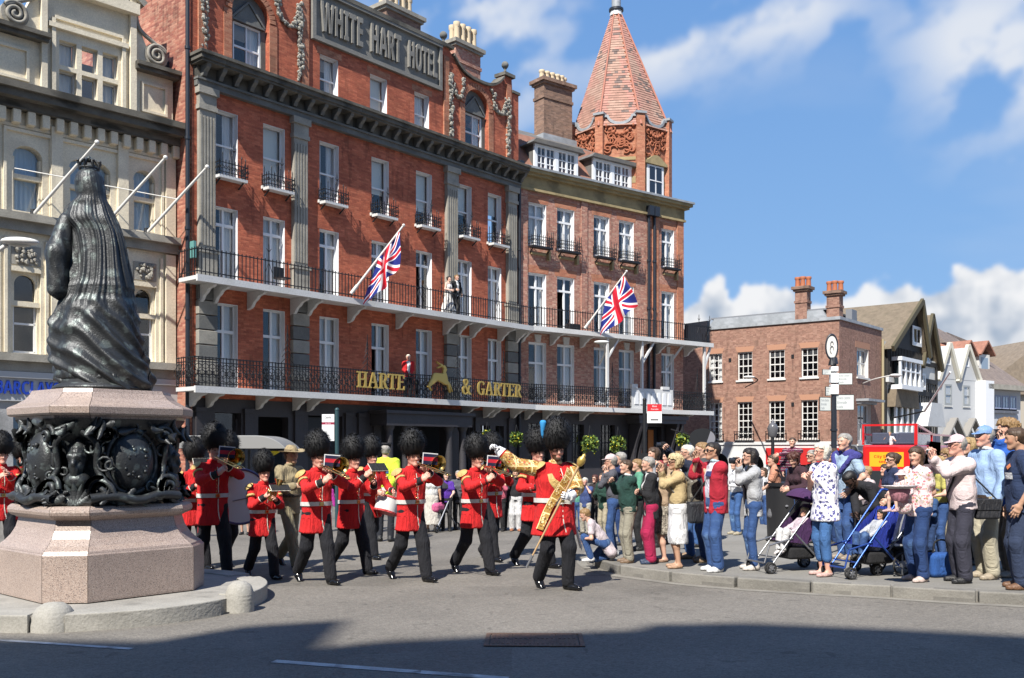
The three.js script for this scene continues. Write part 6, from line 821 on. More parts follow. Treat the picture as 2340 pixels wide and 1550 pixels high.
// person: S = { x, y (pixel of the feet), lift, h, th (degrees, 0 = towards the camera), L, R (wrist places), ... }
function person(S) {
  const seed = PSEED++, h = S.h ?? 1.7, sc = h / 1.75, w = S.w ?? 1, pos = S.at ?? onGround(S.x, S.y, S.lift ?? 0), turn = (S.th ?? 0) * Math.PI / 180;
  const o = thing('person', S.label, 'person', pos, turn, S.group); o.scale.setScalar(sc);
  const Z = -pos[2], toLocal = (p) => { const v = V3(p[0] - pos[0], p[1] - pos[1], p[2] - pos[2]).applyAxisAngle(V3(0, 1, 0), -turn).divideScalar(sc); return v.toArray(); }, toWorld = (p) => V3(...p).multiplyScalar(sc).applyAxisAngle(V3(0, 1, 0), turn).add(V3(...pos)).toArray();
  const px = (a) => (a && a.length === 4 ? toLocal(at(a[1], a[2], Z - a[3])) : a);     // ['p', x, y, towards camera]
  const fem = S.fem, hipH = S.hip ?? 0.93, lean = (S.lean ?? 2) * Math.PI / 180, side = (S.side ?? 0) * Math.PI / 180, up = [Math.sin(side), Math.cos(lean) * Math.cos(side), Math.sin(lean)], tw = (S.tw ?? 0) * Math.PI / 180, ax = [Math.cos(tw), 0, -Math.sin(tw)], hipC = [S.hx ?? 0, hipH, S.hz ?? 0];
  const waist = add3(hipC, up, 0.15), chest = add3(hipC, up, 0.35), neckB = add3(hipC, up, 0.53), shC = add3(hipC, up, 0.485), shW = (fem ? 0.165 : 0.185) * (0.7 + 0.3 * w), shL = add3(shC, ax, shW), shR = add3(shC, ax, -shW);
  const hy = (S.head?.[0] ?? 0) * Math.PI / 180, hp = (S.head?.[1] ?? 0) * Math.PI / 180, hq = new THREE.Quaternion().setFromEuler(new THREE.Euler(hp + lean * 0.6, hy, (S.head?.[2] ?? 0) * Math.PI / 180, 'YXZ')), headC = add3(add3(neckB, up, 0.08), V3(0, 0.1, 0.03).applyQuaternion(hq).toArray());
  const wl = px(S.L) ?? [0.25, 0.86, 0.06], wr = px(S.R) ?? [-0.25, 0.86, 0.06], [elL, wrL] = reach(shL, wl, 0.285, 0.255, S.eL ?? [0.6, -0.7, -0.45]), [elR, wrR] = reach(shR, wr, 0.285, 0.255, S.eR ?? [-0.6, -0.7, -0.45]);
  const hl = add3(hipC, ax, 0.085), hr = add3(hipC, ax, -0.085), fl = S.fl ?? [0.1, 0.08, 0.02, 0, 8], fr = S.fr ?? [-0.1, 0.08, -0.02, 0, -8], [knL, anL] = reach(hl, fl, 0.44, 0.42, S.kL ?? [0.1, 0, 1]), [knR, anR] = reach(hr, fr, 0.44, 0.42, S.kR ?? [-0.1, 0, 1]);
  const footDir = (f) => { const q = new THREE.Quaternion().setFromEuler(new THREE.Euler((f[3] ?? 0) * Math.PI / 180, (f[4] ?? 0) * Math.PI / 180, 0, 'YXZ')); return (v) => V3(...v).applyQuaternion(q).toArray(); };
  const cell = S.cell ?? 0.0228, lowRes = cell > 0.025;
  // body
  const B = new Field(), tr = 0.1 * w;
  B.limb(waist, chest, tr, tr * 1.12, 1.42, ax, 0.05).limb(hipC, waist, tr * 1.05, tr * 0.96, 1.45, ax, 0.05).limb(add3(shL, ax, -0.03), add3(shR, ax, 0.03), 0.056, 0.056, 1, null, 0.05).limb(add3(neckB, up, -0.05), add3(neckB, up, 0.06), 0.058, 0.05);
  if (fem) for (const s of [-1, 1]) B.limb(add3(add3(chest, ax, s * 0.07), [0, -0.01, 0.075]), add3(add3(chest, ax, s * 0.07), [0, -0.02, 0.085]), 0.05, 0.05);
  const aT = ['shirt', 'jacket', 'tunic'].includes(S.top?.[0] ?? 'shirt') ? 0.86 : 1, lT = (S.bot?.[0] ?? 'trousers') === 'trousers' ? 0.72 : 1; for (const [s, e, q] of [[shL, elL, wrL], [shR, elR, wrR]]) B.limb(s, e, 0.047 * (0.6 + 0.4 * w) * aT, 0.038 * aT).limb(e, q, 0.038 * aT, 0.026);
  for (const [s, e, q, f] of [[hl, knL, anL, fl], [hr, knR, anR, fr]]) { B.limb(s, e, 0.078 * w * lT, 0.052 * lT).limb(e, mix3(e, q, 0.35), 0.05 * lT, 0.052 * lT).limb(mix3(e, q, 0.35), q, 0.052 * lT, 0.034); const d = footDir(f); B.limb(add3(q, d([0, -0.035, -0.03])), add3(q, d([0, -0.052, 0.15])), 0.034, 0.024); }
  const skin = S.skin ? (Array.isArray(S.skin) ? S.skin : SKIN[S.skin]) : SKIN.fair, geos = [paint(B.mesh(cell), () => skin)];
  { const g = (lowRes ? headLow : fem ? headMesh.f : headMesh.m).clone(); headColours(g, skin, S.hair ? HAIRC[S.hair[1]] : null, S.beard && HAIRC[S.beard]); g.scale(0.94, 0.94, 0.94); g.applyQuaternion(hq); g.translate(...headC); geos.push(g); }
  const hands = {};
  for (const [k, e, q, sgn] of [['L', elL, wrL, 1], ['R', elR, wrR, -1]]) {
    const dir = V3(...q).sub(V3(...e)).normalize(), hd = S['h' + k] ?? {}, fwd = hd.dir ? V3(...hd.dir).normalize() : dir.clone().lerp(V3(0, -0.1, 0.1), 0.15).normalize(), palm = V3(...(hd.palm ?? [-sgn, -0.25, -0.2])); palm.addScaledVector(fwd, -palm.dot(fwd)).normalize();
    const y = palm.clone().negate(), x = V3().crossVectors(y, fwd); if (sgn > 0 ? false : false) x.negate();
    const g = handMesh[hd.pose ?? 'relax'].clone(); const thumb = hd.thumb ?? 1; const flip = (sgn > 0 ? -1 : 1) * thumb; if (flip < 0) { g.scale(-1, 1, 1); const ix = g.index.array; for (let i = 0; i < ix.length; i += 3) { const t = ix[i]; ix[i] = ix[i + 1]; ix[i + 1] = t; } g.index = new THREE.BufferAttribute(ix.slice(), 1); }
    g.applyMatrix4(new THREE.Matrix4().makeBasis(x, y, fwd)); g.translate(...q); if (!lowRes || S.hands) { const c = hd.glove ?? skin; geos.push(paint(g, () => c)); } hands[k] = { p: add3(q, fwd.toArray(), 0.075), palm: palm.toArray(), fwd: fwd.toArray() };
  }
  geos.forEach((g) => { TRI += g.index.count / 3; });
  const body = new THREE.Mesh(mergeGeometries(geos), skinMat); body.name = 'body'; body.castShadow = body.receiveShadow = true; o.add(body);
  const put = (name, f, m, wrk = 0.006, c = cell, fq = 9, parent = o) => { let g = f.mesh(c, wrk * (wrk > 0.005 && c < 0.025 && name !== 'trousers' ? 1.5 : 1), seed * 1.7, fq); TRI += g.index.count / 3; if (m.userData.print) g = metric(prep(g)); const q = new THREE.Mesh(g, m); q.name = name; q.castShadow = q.receiveShadow = true; parent.add(q); return q; };
  const U = (x, y, z) => (x - hipC[0]) * up[0] + (y - hipC[1]) * up[1] + (z - hipC[2]) * up[2];     // height along the spine above the hips
  // trousers, skirts
  const bt = S.bot ?? ['trousers', [0.03, 0.05, 0.12]], bm = bt[1].isMaterial ? bt[1] : cloth(bt[1]), T = new Field(), wd = bt[2] ?? 1;
  if (bt[0] === 'trousers' || bt[0] === 'shorts' || bt[0] === 'capri') {
    T.limb(hipC, add3(waist, up, -0.03), tr * 1.05 + 0.018, tr + 0.014, 1.44, ax, 0.05); const e1 = bt[0] === 'trousers' ? 0.99 : bt[0] === 'capri' ? 0.62 : 0;
    for (const [s, e, q] of [[hl, knL, anL], [hr, knR, anR]]) { if (e1) { T.limb(s, e, 0.09 * w, 0.066 * wd, 1, null, 0.045).limb(e, mix3(e, q, e1), 0.066 * wd, 0.058 * wd, 1, null, 0.03); } else T.limb(s, mix3(s, e, 0.92), 0.092 * w, 0.082 * wd, 1, null, 0.04); }
    if (bt[0] === 'trousers') { const my = Math.min(anL[1], anR[1]) - 0.045; for (const [q, e] of [[anL, knL], [anR, knR]]) T.cut((x, y, z) => (Math.hypot(x - q[0], z - q[2]) < 0.2 && Math.abs(y - q[1]) < 0.2 ? -((x - q[0]) * (e[0] - q[0]) + (y - q[1]) * (e[1] - q[1]) + (z - q[2]) * (e[2] - q[2])) / 0.42 - 0.05 : -1)); }
    put(bt[0] === 'shorts' ? 'shorts' : 'trousers', T, bm, lowRes ? 0.006 : 0.009);
  } else if (bt[0] === 'skirt') { const hem = bt[3] ?? 0.42; T.limb(add3(waist, up, -0.03), hipC, tr + 0.014, tr * 1.05 + 0.022, 1.4, ax, 0.05).limb(hipC, [hipC[0], hem - 0.1, hipC[2]], tr * 1.08 + 0.022, 0.16 * wd, 1.3, ax, 0.05); for (const [s, e, q] of [[hl, knL, anL], [hr, knR, anR]]) T.limb(s, e, 0.1 * w, 0.078).limb(e, mix3(e, q, 0.6), 0.078, 0.074); T.cut((x, y, z) => hem - y); put('skirt', T, bm, 0.008); }
  // tops
  const tp = S.top ?? ['shirt', [0.5, 0.5, 0.5]], tm = tp[1].isMaterial ? tp[1] : cloth(tp[1]), fat = tp[2] ?? 0.018, F = new Field(), kind = tp[0];
  const torso = (f, e, low, lowR) => { f.limb(waist, chest, tr * 1.0 + e, tr * 1.12 + e, 1.42, ax, 0.05).limb(add3(hipC, up, low), waist, tr * 1.06 + e + (lowR ?? 0), tr * 0.96 + e, 1.42, ax, 0.05).limb(add3(shL, ax, -0.02), add3(shR, ax, 0.02), 0.058 + e * 0.7, 0.058 + e * 0.7, 1, null, 0.06).limb(add3(shC, up, 0.02), add3(neckB, up, 0.02), 0.068 + e * 0.5, 0.062, 1, null, 0.05); if (fem) for (const s of [-1, 1]) f.limb(add3(add3(chest, ax, s * 0.07), [0, -0.01, 0.072]), add3(add3(chest, ax, s * 0.07), [0, -0.02, 0.082]), 0.05 + e * 0.7, 0.05 + e * 0.7); if (S.belly) f.limb(add3(hipC, [0, 0.1, 0.09]), add3(waist, [0, 0.02, 0.08]), 0.1 * S.belly, 0.1 * S.belly, 1.2, ax, 0.06); };
  const sleeves = (f, e, len) => { for (const [s, el, q] of [[shL, elL, wrL], [shR, elR, wrR]]) { if (len > 1) f.limb(s, el, 0.05 + e, 0.043 + e, 1, null, 0.04).limb(el, mix3(el, q, len - 1), 0.043 + e, 0.034 + e * 0.9, 1, null, 0.025); else f.limb(s, mix3(s, el, len), 0.051 + e, 0.052 + e, 1, null, 0.04); } };
  const sl = { tshirt: 0.6, shirt: 1.92, jacket: 1.95, tunic: 1.86, tank: 0, dress: 0.35, threeq: 1.55 }[kind], hemU = tp[3] ?? { tshirt: -0.08, shirt: -0.06, jacket: -0.12, tunic: -0.25, tank: -0.06, dress: -0.4, threeq: -0.08 }[kind];
  const FT = new Field(); torso(FT, fat, hemU - 0.12, S.flare ?? (kind === 'tunic' ? 0.03 : 0)); torso(F, fat, hemU - 0.12, S.flare ?? (kind === 'tunic' ? 0.03 : 0)); if (sl) sleeves(F, fat * 0.75, sl);
  if (kind === 'tank') F.cut((x, y, z) => Math.min(U(x, y, z) - 0.42, Math.hypot(x, z) - 0.4) > 0 ? 0.01 : U(x, y, z) - 0.47);
  F.cut((x, y, z) => (Math.hypot(x - hipC[0], z - hipC[2]) < 0.34 && U(x, y, z) < 0.06 ? (S.sit ? -1 : hemU - U(x, y, z)) : -1));
  if (sl && S.armsLow !== false) { /* sleeves below the hem stay */ }
  let topMesh;
  if (S.open) { const [c2, wO] = S.open; const I = new Field(); torso(I, fat * 0.45, hemU - 0.02); I.cut((x, y, z) => (U(x, y, z) < 0.06 ? hemU + 0.05 - U(x, y, z) : -1)); put('shirt', I, c2.isMaterial ? c2 : cloth(c2), 0.005); F.cut((x, y, z) => { const u = (x - hipC[0]) * ax[0] + (z - hipC[2]) * ax[2], fwd = (z - hipC[2]) * ax[0] - (x - hipC[0]) * ax[2] - (U(x, y, z)) * Math.tan(lean); return fwd > 0.02 && U(x, y, z) < 0.56 ? Math.min(wO * (0.7 + 0.6 * clamp(U(x, y, z) / 0.5, 0, 1)) - Math.abs(u), 0.05) : -1; }); }
  topMesh = put({ tshirt: 'shirt', shirt: 'shirt', jacket: 'jacket', tunic: 'tunic', tank: 'vest', dress: 'dress', threeq: 'blouse' }[kind], F, tm, kind === 'tunic' ? 0.008 : lowRes ? 0.006 : 0.011);
  if (S.collar) { const g = new THREE.TorusGeometry(0.064, 0.017, 6, 16); g.scale(1, 1, 1.4); g.rotateX(Math.PI / 2 - 0.25); const m = mesh('collar', g, cloth(S.collar), o); m.position.set(...add3(neckB, up, 0.035)); }
  // shoes
  for (const [q, f] of [[anL, fl], [anR, fr]]) {
    const d = footDir(f), K = new Field(), sole = add3(q, d([0, -0.076, 0])), nrm = d([0, 1, 0]), e = S.sandal ? -0.004 : 0; K.limb(add3(q, d([0, -0.036, -0.032])), add3(q, d([0, -0.05, 0.06])), 0.044 + e, 0.044 + e).limb(add3(q, d([0, -0.05, 0.06])), add3(q, d([0, -0.056, 0.155])), 0.044 + e, 0.034, 1.15, d([1, 0, 0])); if (!S.sandal) K.limb(add3(q, d([0, -0.03, -0.02])), add3(q, d([0, 0.01, -0.016])), 0.043, 0.044);
    K.cut((x, y, z) => -((x - sole[0]) * nrm[0] + (y - sole[1]) * nrm[1] + (z - sole[2]) * nrm[2])); if (S.sandal) K.cut((x, y, z) => (x - sole[0]) * nrm[0] + (y - sole[1]) * nrm[1] + (z - sole[2]) * nrm[2] - 0.05);
    if (!S.barefoot) put('shoe', K, S.shoeMat ?? cloth(S.shoes ?? [0.02, 0.02, 0.02], 0.5), 0, lowRes ? 0.018 : 0.0135);
  }
  // head things
  const hd = part('headwear', o); hd.position.set(...headC); hd.quaternion.copy(hq); hd.scale.setScalar(0.95); hd.name = 'head_items';
  if (S.hair) { const m = new THREE.Mesh(hairMesh[S.hair[0]], hairMat(S.hair[1])); m.name = 'hair'; m.castShadow = m.receiveShadow = true; hd.add(m); TRI += hairMesh[S.hair[0]].index.count / 3; }
  if (S.glasses) mesh(S.glasses === 2 ? 'sunglasses' : 'spectacles', S.glasses === 2 ? [rb(0.05, 0.032, 0.012, 0.005, -0.031, 0.004, 0.098), rb(0.05, 0.032, 0.012, 0.005, 0.031, 0.004, 0.098), b2(-0.078, -0.072, 0, 0.012, -0.01, 0.098), b2(0.072, 0.078, 0, 0.012, -0.01, 0.098), b2(-0.02, 0.02, 0.008, 0.014, 0.1, 0.104)] : [...[-1, 1].map((s) => { const g = new THREE.TorusGeometry(0.022, 0.0028, 4, 12); g.translate(s * 0.031, 0.003, 0.1); return g; }), b2(-0.078, -0.074, 0.004, 0.01, -0.01, 0.098), b2(0.074, 0.078, 0.004, 0.01, -0.01, 0.098), b2(-0.01, 0.01, 0.006, 0.01, 0.1, 0.103)], M.iron, hd);
  if (S.hat) hatOn(hd, S.hat[0], S.hat[1]);
  if (S.bear) bearskin(hd, seed * 7, S.bear, S.plume);
  if (!hd.children.length) o.remove(hd);
  const front = (u, v, f = FT) => { let z = 0.5; const c = (z) => [hipC[0] + ax[0] * u + up[0] * v - ax[2] * 0 + z * -ax[2] * -1 * 0, hipC[1] + up[1] * v, hipC[2] + ax[2] * u + up[2] * v + z]; for (; z > -0.1; z -= 0.006) { const p = c(z); if (f.at(...p) < 0) break; } return c(z); };
  const back = (u, v, f = FT) => { let z = -0.5; const c = (z) => [hipC[0] + ax[0] * u + up[0] * v, hipC[1] + up[1] * v, hipC[2] + ax[2] * u + up[2] * v + z]; for (; z < 0.1; z += 0.006) { const p = c(z); if (f.at(...p) < 0) break; } return c(z); };
  const ribbon = (name, pts, width, m, liftBy = 0.012, onBack = false) => {         // a band laid on the clothes, pts = [[u, v], ...] across the chest
    const n = 14, c = new THREE.CatmullRomCurve3(pts.map((p) => V3(p[0], p[1], 0))), P = [], ix = [], nx = []; const wf = Array.isArray(width) ? (t) => lerp(width[0], width[1], t) : () => width;
    for (let i = 0; i <= n; i++) { const q = c.getPoint(i / n), t = c.getTangent(i / n), W2 = wf(i / n) / 2; for (const s of [-1, 0, 1]) { const u = q.x - t.y * s * W2, v = q.y + t.x * s * W2, p = (onBack ? back : front)(u, v); p[2] += onBack ? -liftBy : liftBy; P.push(...p); nx.push((s + 1) / 2 * wf(i / n), i / n * c.getLength()); } }
    for (let i = 0; i < n; i++) for (let s = 0; s < 2; s++) { const a = i * 3 + s; ix.push(a, a + 1, a + 4, a, a + 4, a + 3); }
    const g = new THREE.BufferGeometry(); g.setAttribute('position', new THREE.Float32BufferAttribute(P, 3)); g.setAttribute('uv', new THREE.Float32BufferAttribute(nx, 2)); g.setIndex(ix); g.computeVertexNormals(); const q = new THREE.Mesh(g, m); q.name = name; q.castShadow = q.receiveShadow = true; o.add(q); return q;
  };
  return { o, sc, turn, pos, toWorld, toLocal, hands, F, FT, T, front, back, ribbon, waist, hipC, chest, neckB, shL, shR, elL, elR, wrL, wrR, headC, hq, up, ax, tr, hl, hr, knL, knR, anL, anR, fat };
}

// ================================================================ the monument
{
  const C = [-4.58, 0, -10.75], TH = -40.9 * Math.PI / 180;
  const granite = (() => { const N = 512; const f = (x, y) => { const a = vnoise(x * 0.42, y * 0.42, 3, 215), b = vnoise(x * 0.55, y * 0.55, 9, 0), c = hash3(x, y, 2), n = fbm(x / N * 5, y / N * 5, 4, 3, 5); let v = [0.405, 0.315, 0.265].map((q) => q * (0.85 + 0.3 * n)); if (a > 0.68) v = [0.49, 0.41, 0.36]; if (b > 0.74) v = [0.14, 0.11, 0.1]; else if (b > 0.64) v = [0.29, 0.215, 0.185]; return v.map((q) => q * (0.86 + 0.28 * c)); }; return mat([1, 1, 1], 0.34, { map: rep(tex(N, N, f), 1.0), bumpMap: rep(tex(128, 128, (x, y) => vnoise(x * 0.5, y * 0.5, 6, 64), false), 0.3), bumpScale: 0.0008 }); })();
  const ped = thing('statue_pedestal', 'octagonal pink granite pedestal with dark bronze reliefs carrying the bronze statue', 'pedestal', C, TH);
  const oct = (a) => { const c = 0.35 * a; return [[a, -(a - c)], [a, a - c], [a - c, a], [-(a - c), a], [-a, a - c], [-a, -(a - c)], [-(a - c), -a], [a - c, -a]]; };
  const course = (parent, name, prof, m, gap = 0.0025) => { for (let k = 0; k < 8; k++) { const pos = [], P = prof.map(([a, h]) => { const o = oct(a), A = o[k], B = o[(k + 1) % 8], L = Math.hypot(A[0] - B[0], A[1] - B[1]), e = gap / L; return [[lerp(A[0], B[0], e), h, lerp(A[1], B[1], e)], [lerp(A[0], B[0], 1 - e), h, lerp(A[1], B[1], 1 - e)]]; }); for (let i = 0; i < P.length - 1; i++) { const [a, b] = P[i], [c, d] = P[i + 1]; for (const q of [a, c, d, a, d, b]) pos.push(...q); } const g = new THREE.BufferGeometry(); g.setAttribute('position', new THREE.Float32BufferAttribute(pos, 3)); g.computeVertexNormals(); mesh(name, g, m, parent); } };
  course(ped, 'granite_block', [[0.4, 0.161], [0.908, 0.161], [0.91, 0.18], [0.91, 0.635], [0.9, 0.652], [0.4, 0.653]], granite);
  course(ped, 'granite_block', [[0.4, 0.654], [0.893, 0.654], [0.885, 0.675], [0.83, 0.72], [0.775, 0.79], [0.735, 0.87], [0.715, 0.95], [0.71, 0.975], [0.4, 0.976]], granite);
  course(ped, 'granite_block', [[0.4, 0.977], [0.725, 0.977], [0.74, 0.99], [0.775, 1.005], [0.8, 1.03], [0.806, 1.06], [0.8, 1.09], [0.775, 1.115], [0.75, 1.122], [0.3, 1.123]], granite);
  course(ped, 'granite_block', [[0.3, 2.03], [0.735, 2.03], [0.74, 2.06], [0.79, 2.065], [0.806, 2.085], [0.81, 2.15], [0.8, 2.165], [0.73, 2.2], [0.66, 2.25], [0.615, 2.31], [0.6, 2.35], [0.3, 2.352]], granite);
  // bronze band: core, cartouches, masks, scrolls, shells
  const bz = (() => { const N = 256; return mat([1, 1, 1], 0.47, { metalness: 0.55, map: rep(tex(N, N, (x, y) => { const n = fbm(x / N * 6, y / N * 6, 21, 5, 6), g = sstep(0.56, 0.72, fbm(x / N * 9, y / N * 9, 25, 4, 9)); return [lerp(0.05, 0.12, g) * (0.7 + 0.6 * n), lerp(0.053, 0.14, g) * (0.7 + 0.6 * n), lerp(0.056, 0.137, g) * (0.7 + 0.6 * n)]; }), 0.8), bumpMap: rep(tex(128, 128, (x, y) => fbm(x / 128 * 22, y / 128 * 22, 31, 3, 22), false), 0.22), bumpScale: 0.003 }); })();
  course(ped, 'bronze_core', [[0.7, 1.124], [0.72, 1.16], [0.6, 1.24], [0.55, 1.4], [0.54, 1.6], [0.58, 1.8], [0.68, 1.93], [0.74, 2.029]], bz);
  const R = rng(808), spiral = (r, turns, tubeR, z = 0) => { const p = []; for (let i = 0; i <= 26; i++) { const a = i / 26 * turns * 6.283, q = r * (1 - 0.85 * i / 26); p.push([q * Math.cos(a), q * Math.sin(a), z + 0.05 * i / 26]); } return tube(p, tubeR, 40, 5); };
  const leaf = (l, w) => { const g = new THREE.SphereGeometry(1, 8, 6); const p = g.attributes.position; for (let i = 0; i < p.count; i++) { const y = p.getY(i); p.setXYZ(i, p.getX(i) * w * (1 - 0.4 * y), y * l, p.getZ(i) * 0.035 + 0.05 * y * y); } g.computeVertexNormals(); return g; };
  for (let k = 0; k < 8; k++) {
    const a = k * Math.PI / 4, wide = k % 2 === 0, ap = wide ? 0.6 : 0.66, turn = (g) => { g.rotateY(Math.PI / 2 - a); g.translate(Math.cos(a) * ap, 0, Math.sin(a) * ap); return g; }, G = [];
    if (wide) {
      const sh = part('cartouche', ped), d = new THREE.SphereGeometry(1, 26, 18); d.scale(0.25, 0.32, 0.13); d.translate(0, 1.58, 0.05); mesh('shield', turn(d), bz, sh);
      const t = new THREE.TorusGeometry(1, 0.1, 8, 36); t.scale(0.275, 0.345, 0.3); t.translate(0, 1.58, 0.05); mesh('rim', turn(t), bz, sh); const rel = []; for (let i = 0; i < 34; i++) rel.push(sph(0.012 + 0.02 * R(), (R() - 0.5) * 0.26, 1.58 + (R() - 0.5) * 0.36, 0.155, 5, 4)); mesh('relief', rel.map(turn), bz, sh);
      for (const s of [-1, 1]) { const q = spiral(0.13, 1.7, 0.032); if (s < 0) q.scale(-1, 1, 1); q.translate(s * 0.38, 1.3, 0.1); G.push(q); const q2 = spiral(0.1, 1.5, 0.028); if (s < 0) q2.scale(-1, 1, 1); q2.translate(s * 0.33, 1.86, 0.12); G.push(q2); }
      G.push(tube([[-0.5, 1.2, 0.16], [-0.25, 1.22, 0.2], [0, 1.17, 0.22], [0.25, 1.22, 0.2], [0.5, 1.2, 0.16]], 0.05, 24, 6));
    } else {
      const m = new Field(); m.limb([0, 1.62, 0.06], [0, 1.54, 0.08], 0.1, 0.08).limb([0, 1.6, 0.16], [0, 1.56, 0.18], 0.025).limb([-0.05, 1.64, 0.15], [0.05, 1.64, 0.15], 0.03).limb([0, 1.5, 0.13], [0, 1.46, 0.12], 0.05).limb([0, 1.72, 0.04], [0, 1.78, 0.03], 0.09, 0.05); mesh('mask', turn(m.mesh(0.016, 0.01, k, 30)), bz, ped);
      G.push((() => { const g = new THREE.SphereGeometry(0.13, 16, 12); g.scale(1, 0.8, 0.9); g.translate(0, 1.38, 0.06); return g; })());
      for (let i = -3; i <= 3; i++) { const g = leaf(0.12, 0.045); g.rotateZ(-i * 0.32); g.translate(i * 0.05, 1.25 - Math.abs(i) * 0.012, 0.13); G.push(g); }
      for (const s of [-1, 1]) { const q = spiral(0.16, 1.8, 0.036, 0.03); if (s < 0) q.scale(-1, 1, 1); q.translate(s * 0.22, 1.24, 0.06); G.push(q); G.push(tube([[s * 0.06, 1.9, 0.12], [s * 0.2, 1.78, 0.1], [s * 0.2, 1.5, 0.06], [s * 0.3, 1.36, 0.08]], 0.034, 16, 6)); }
    }
    for (let i = 0; i < 16; i++) { const g = leaf(0.07 + 0.05 * R(), 0.03 + 0.02 * R()); g.rotateZ(R() * 6); g.rotateX(-0.3); g.translate((R() - 0.5) * 0.66, R() < 0.5 ? 1.15 + 0.12 * R() : 1.82 + 0.17 * R(), 0.08 + 0.1 * R()); G.push(g); }
    for (let i = 0; i < 14; i++) { const g = new THREE.TorusGeometry(0.035 + 0.04 * R(), 0.016, 5, 9, 3 + 3 * R()); g.rotateZ(R() * 6); g.translate((R() - 0.5) * 0.7, 1.18 + 0.8 * R(), 0.05 + 0.06 * R()); G.push(g); }
    mesh('scrollwork', G.map(turn), bz, ped);
  }
  mesh('bronze_plinth', [lathe([[0.1, 2.353], [0.52, 2.353], [0.5, 2.4], [0.44, 2.43], [0.43, 2.47], [0, 2.475]], 40)], bz, ped);

  // the statue: robe as one folded surface, head with veil and crown, sleeve, hand
  const st = thing('bronze_statue', 'weathered bronze statue of a robed and veiled crowned figure seen from behind', 'statue', [C[0], 2.47, C[2]], 0);
  const k = 10.75 / FPX, X = (px) => (px - 1170) * k - C[0], Hh = (py) => EYE - (py - 1025) * k - 2.47;
  const prof = [[893, 160, 346], [880, 150, 349], [860, 138, 347], [840, 129, 341], [810, 122, 329], [780, 120, 322], [740, 121, 315], [700, 136, 308], [650, 158, 301], [600, 165, 293], [560, 165, 286], [530, 160, 278], [505, 143, 268], [485, 150, 258], [468, 160, 250], [452, 175, 243], [436, 172, 241], [418, 170, 238], [402, 174, 233], [392, 182, 226], [386, 196, 214]];
  const NA = 230, NH = 200, pos = [], ix = [];
  for (let j = 0; j <= NH; j++) {
    const f = j / NH * (prof.length - 1), i0 = Math.min(prof.length - 2, Math.floor(f)), u = f - i0, q = (c) => { const g = (i) => prof[clamp(i, 0, prof.length - 1)][c], p0 = g(i0 - 1), p1 = g(i0), p2 = g(i0 + 1), p3 = g(i0 + 2); return 0.5 * (2 * p1 + (p2 - p0) * u + (2 * p0 - 5 * p1 + 4 * p2 - p3) * u * u + (3 * p1 - p0 - 3 * p2 + p3) * u * u * u); };
    const y = Hh(q(0)), xl = X(q(1)), xr = X(q(2)), cx = (xl + xr) / 2, rx = (xr - xl) / 2, low = clamp(1 - y / 2.55, 0, 1), head = sstep(1.93, 2.08, y), rz = rx * lerp(lerp(0.86, 0.72, sstep(0.6, 1.9, y)), 0.98, head);
    for (let i = 0; i <= NA; i++) {
      const a = i / NA * 6.28318, w = a + 0.55 * low * low + 0.12 * Math.sin(y * 3 + a * 2);       // folds lean with the height
      const front = Math.cos(a - Math.PI / 2), train = sstep(1.15, 0.25, y), veil = sstep(0.75, 1.0, y);
      const pl = Math.pow(0.5 + 0.5 * Math.sin(w * 21 + 2.6 * vnoise(a * 2, y * 1.3, 3)), 1.6) * 0.032 + 0.018 * Math.sin(w * 37 + y * 1.1) * (0.5 + vnoise(a * 3, y * 2, 8));
      // the train swings in long diagonal drapes to the right near the ground
      const aa = ((a + Math.PI / 2) % 6.28318) - Math.PI, drape = train * 0.15 * Math.pow(0.5 + 0.5 * Math.sin((y * 4.6 - aa * 1.5 + 1.2 * vnoise(aa * 1.2 + 9, y * 1.6, 6)) * 5.6), 1.7) * (0.3 + 0.75 * vnoise(aa * 2.4 + 5, y * 2.6, 1));
      const lace = (1 - train) * sstep(0.95, 0.85, y) * 0.03 * (vnoise(a * 30, y * 26, 5) - 0.5);
      let r = 1 + (pl * (1 - 0.65 * train) * veil + 0.055 * Math.sin(w * 9 + 2 * vnoise(a, y, 4)) * (1 - head) * (1 - train * 0.5)) * (1 - head * 0.72) + drape - 0.065 + lace;
      if (y > 0.98 && y < 1.06) r += 0.03 * front; if (y < 1.02 && y > 0.9) r -= 0.03;                // edge of the veil
      r += 0.05 * Math.exp(-(((a - 2.55) / 0.09) ** 2)) * sstep(1.9, 1.4, y) - 0.09 * Math.exp(-(((a - 2.38) / 0.07) ** 2)) * sstep(0.5, 0.7, y) * sstep(1.75, 1.5, y);
      pos.push(cx + rx * r * Math.cos(a), y, rz * r * Math.sin(a));
    }
  }
  for (let j = 0; j < NH; j++) for (let i = 0; i < NA; i++) { const a = j * (NA + 1) + i; ix.push(a, a + NA + 1, a + NA + 2, a, a + NA + 2, a + 1); }
  { const g = new THREE.BufferGeometry(); g.setAttribute('position', new THREE.Float32BufferAttribute(pos, 3)); g.setIndex(ix); g.computeVertexNormals(); mesh('robe', g, bz, st); }
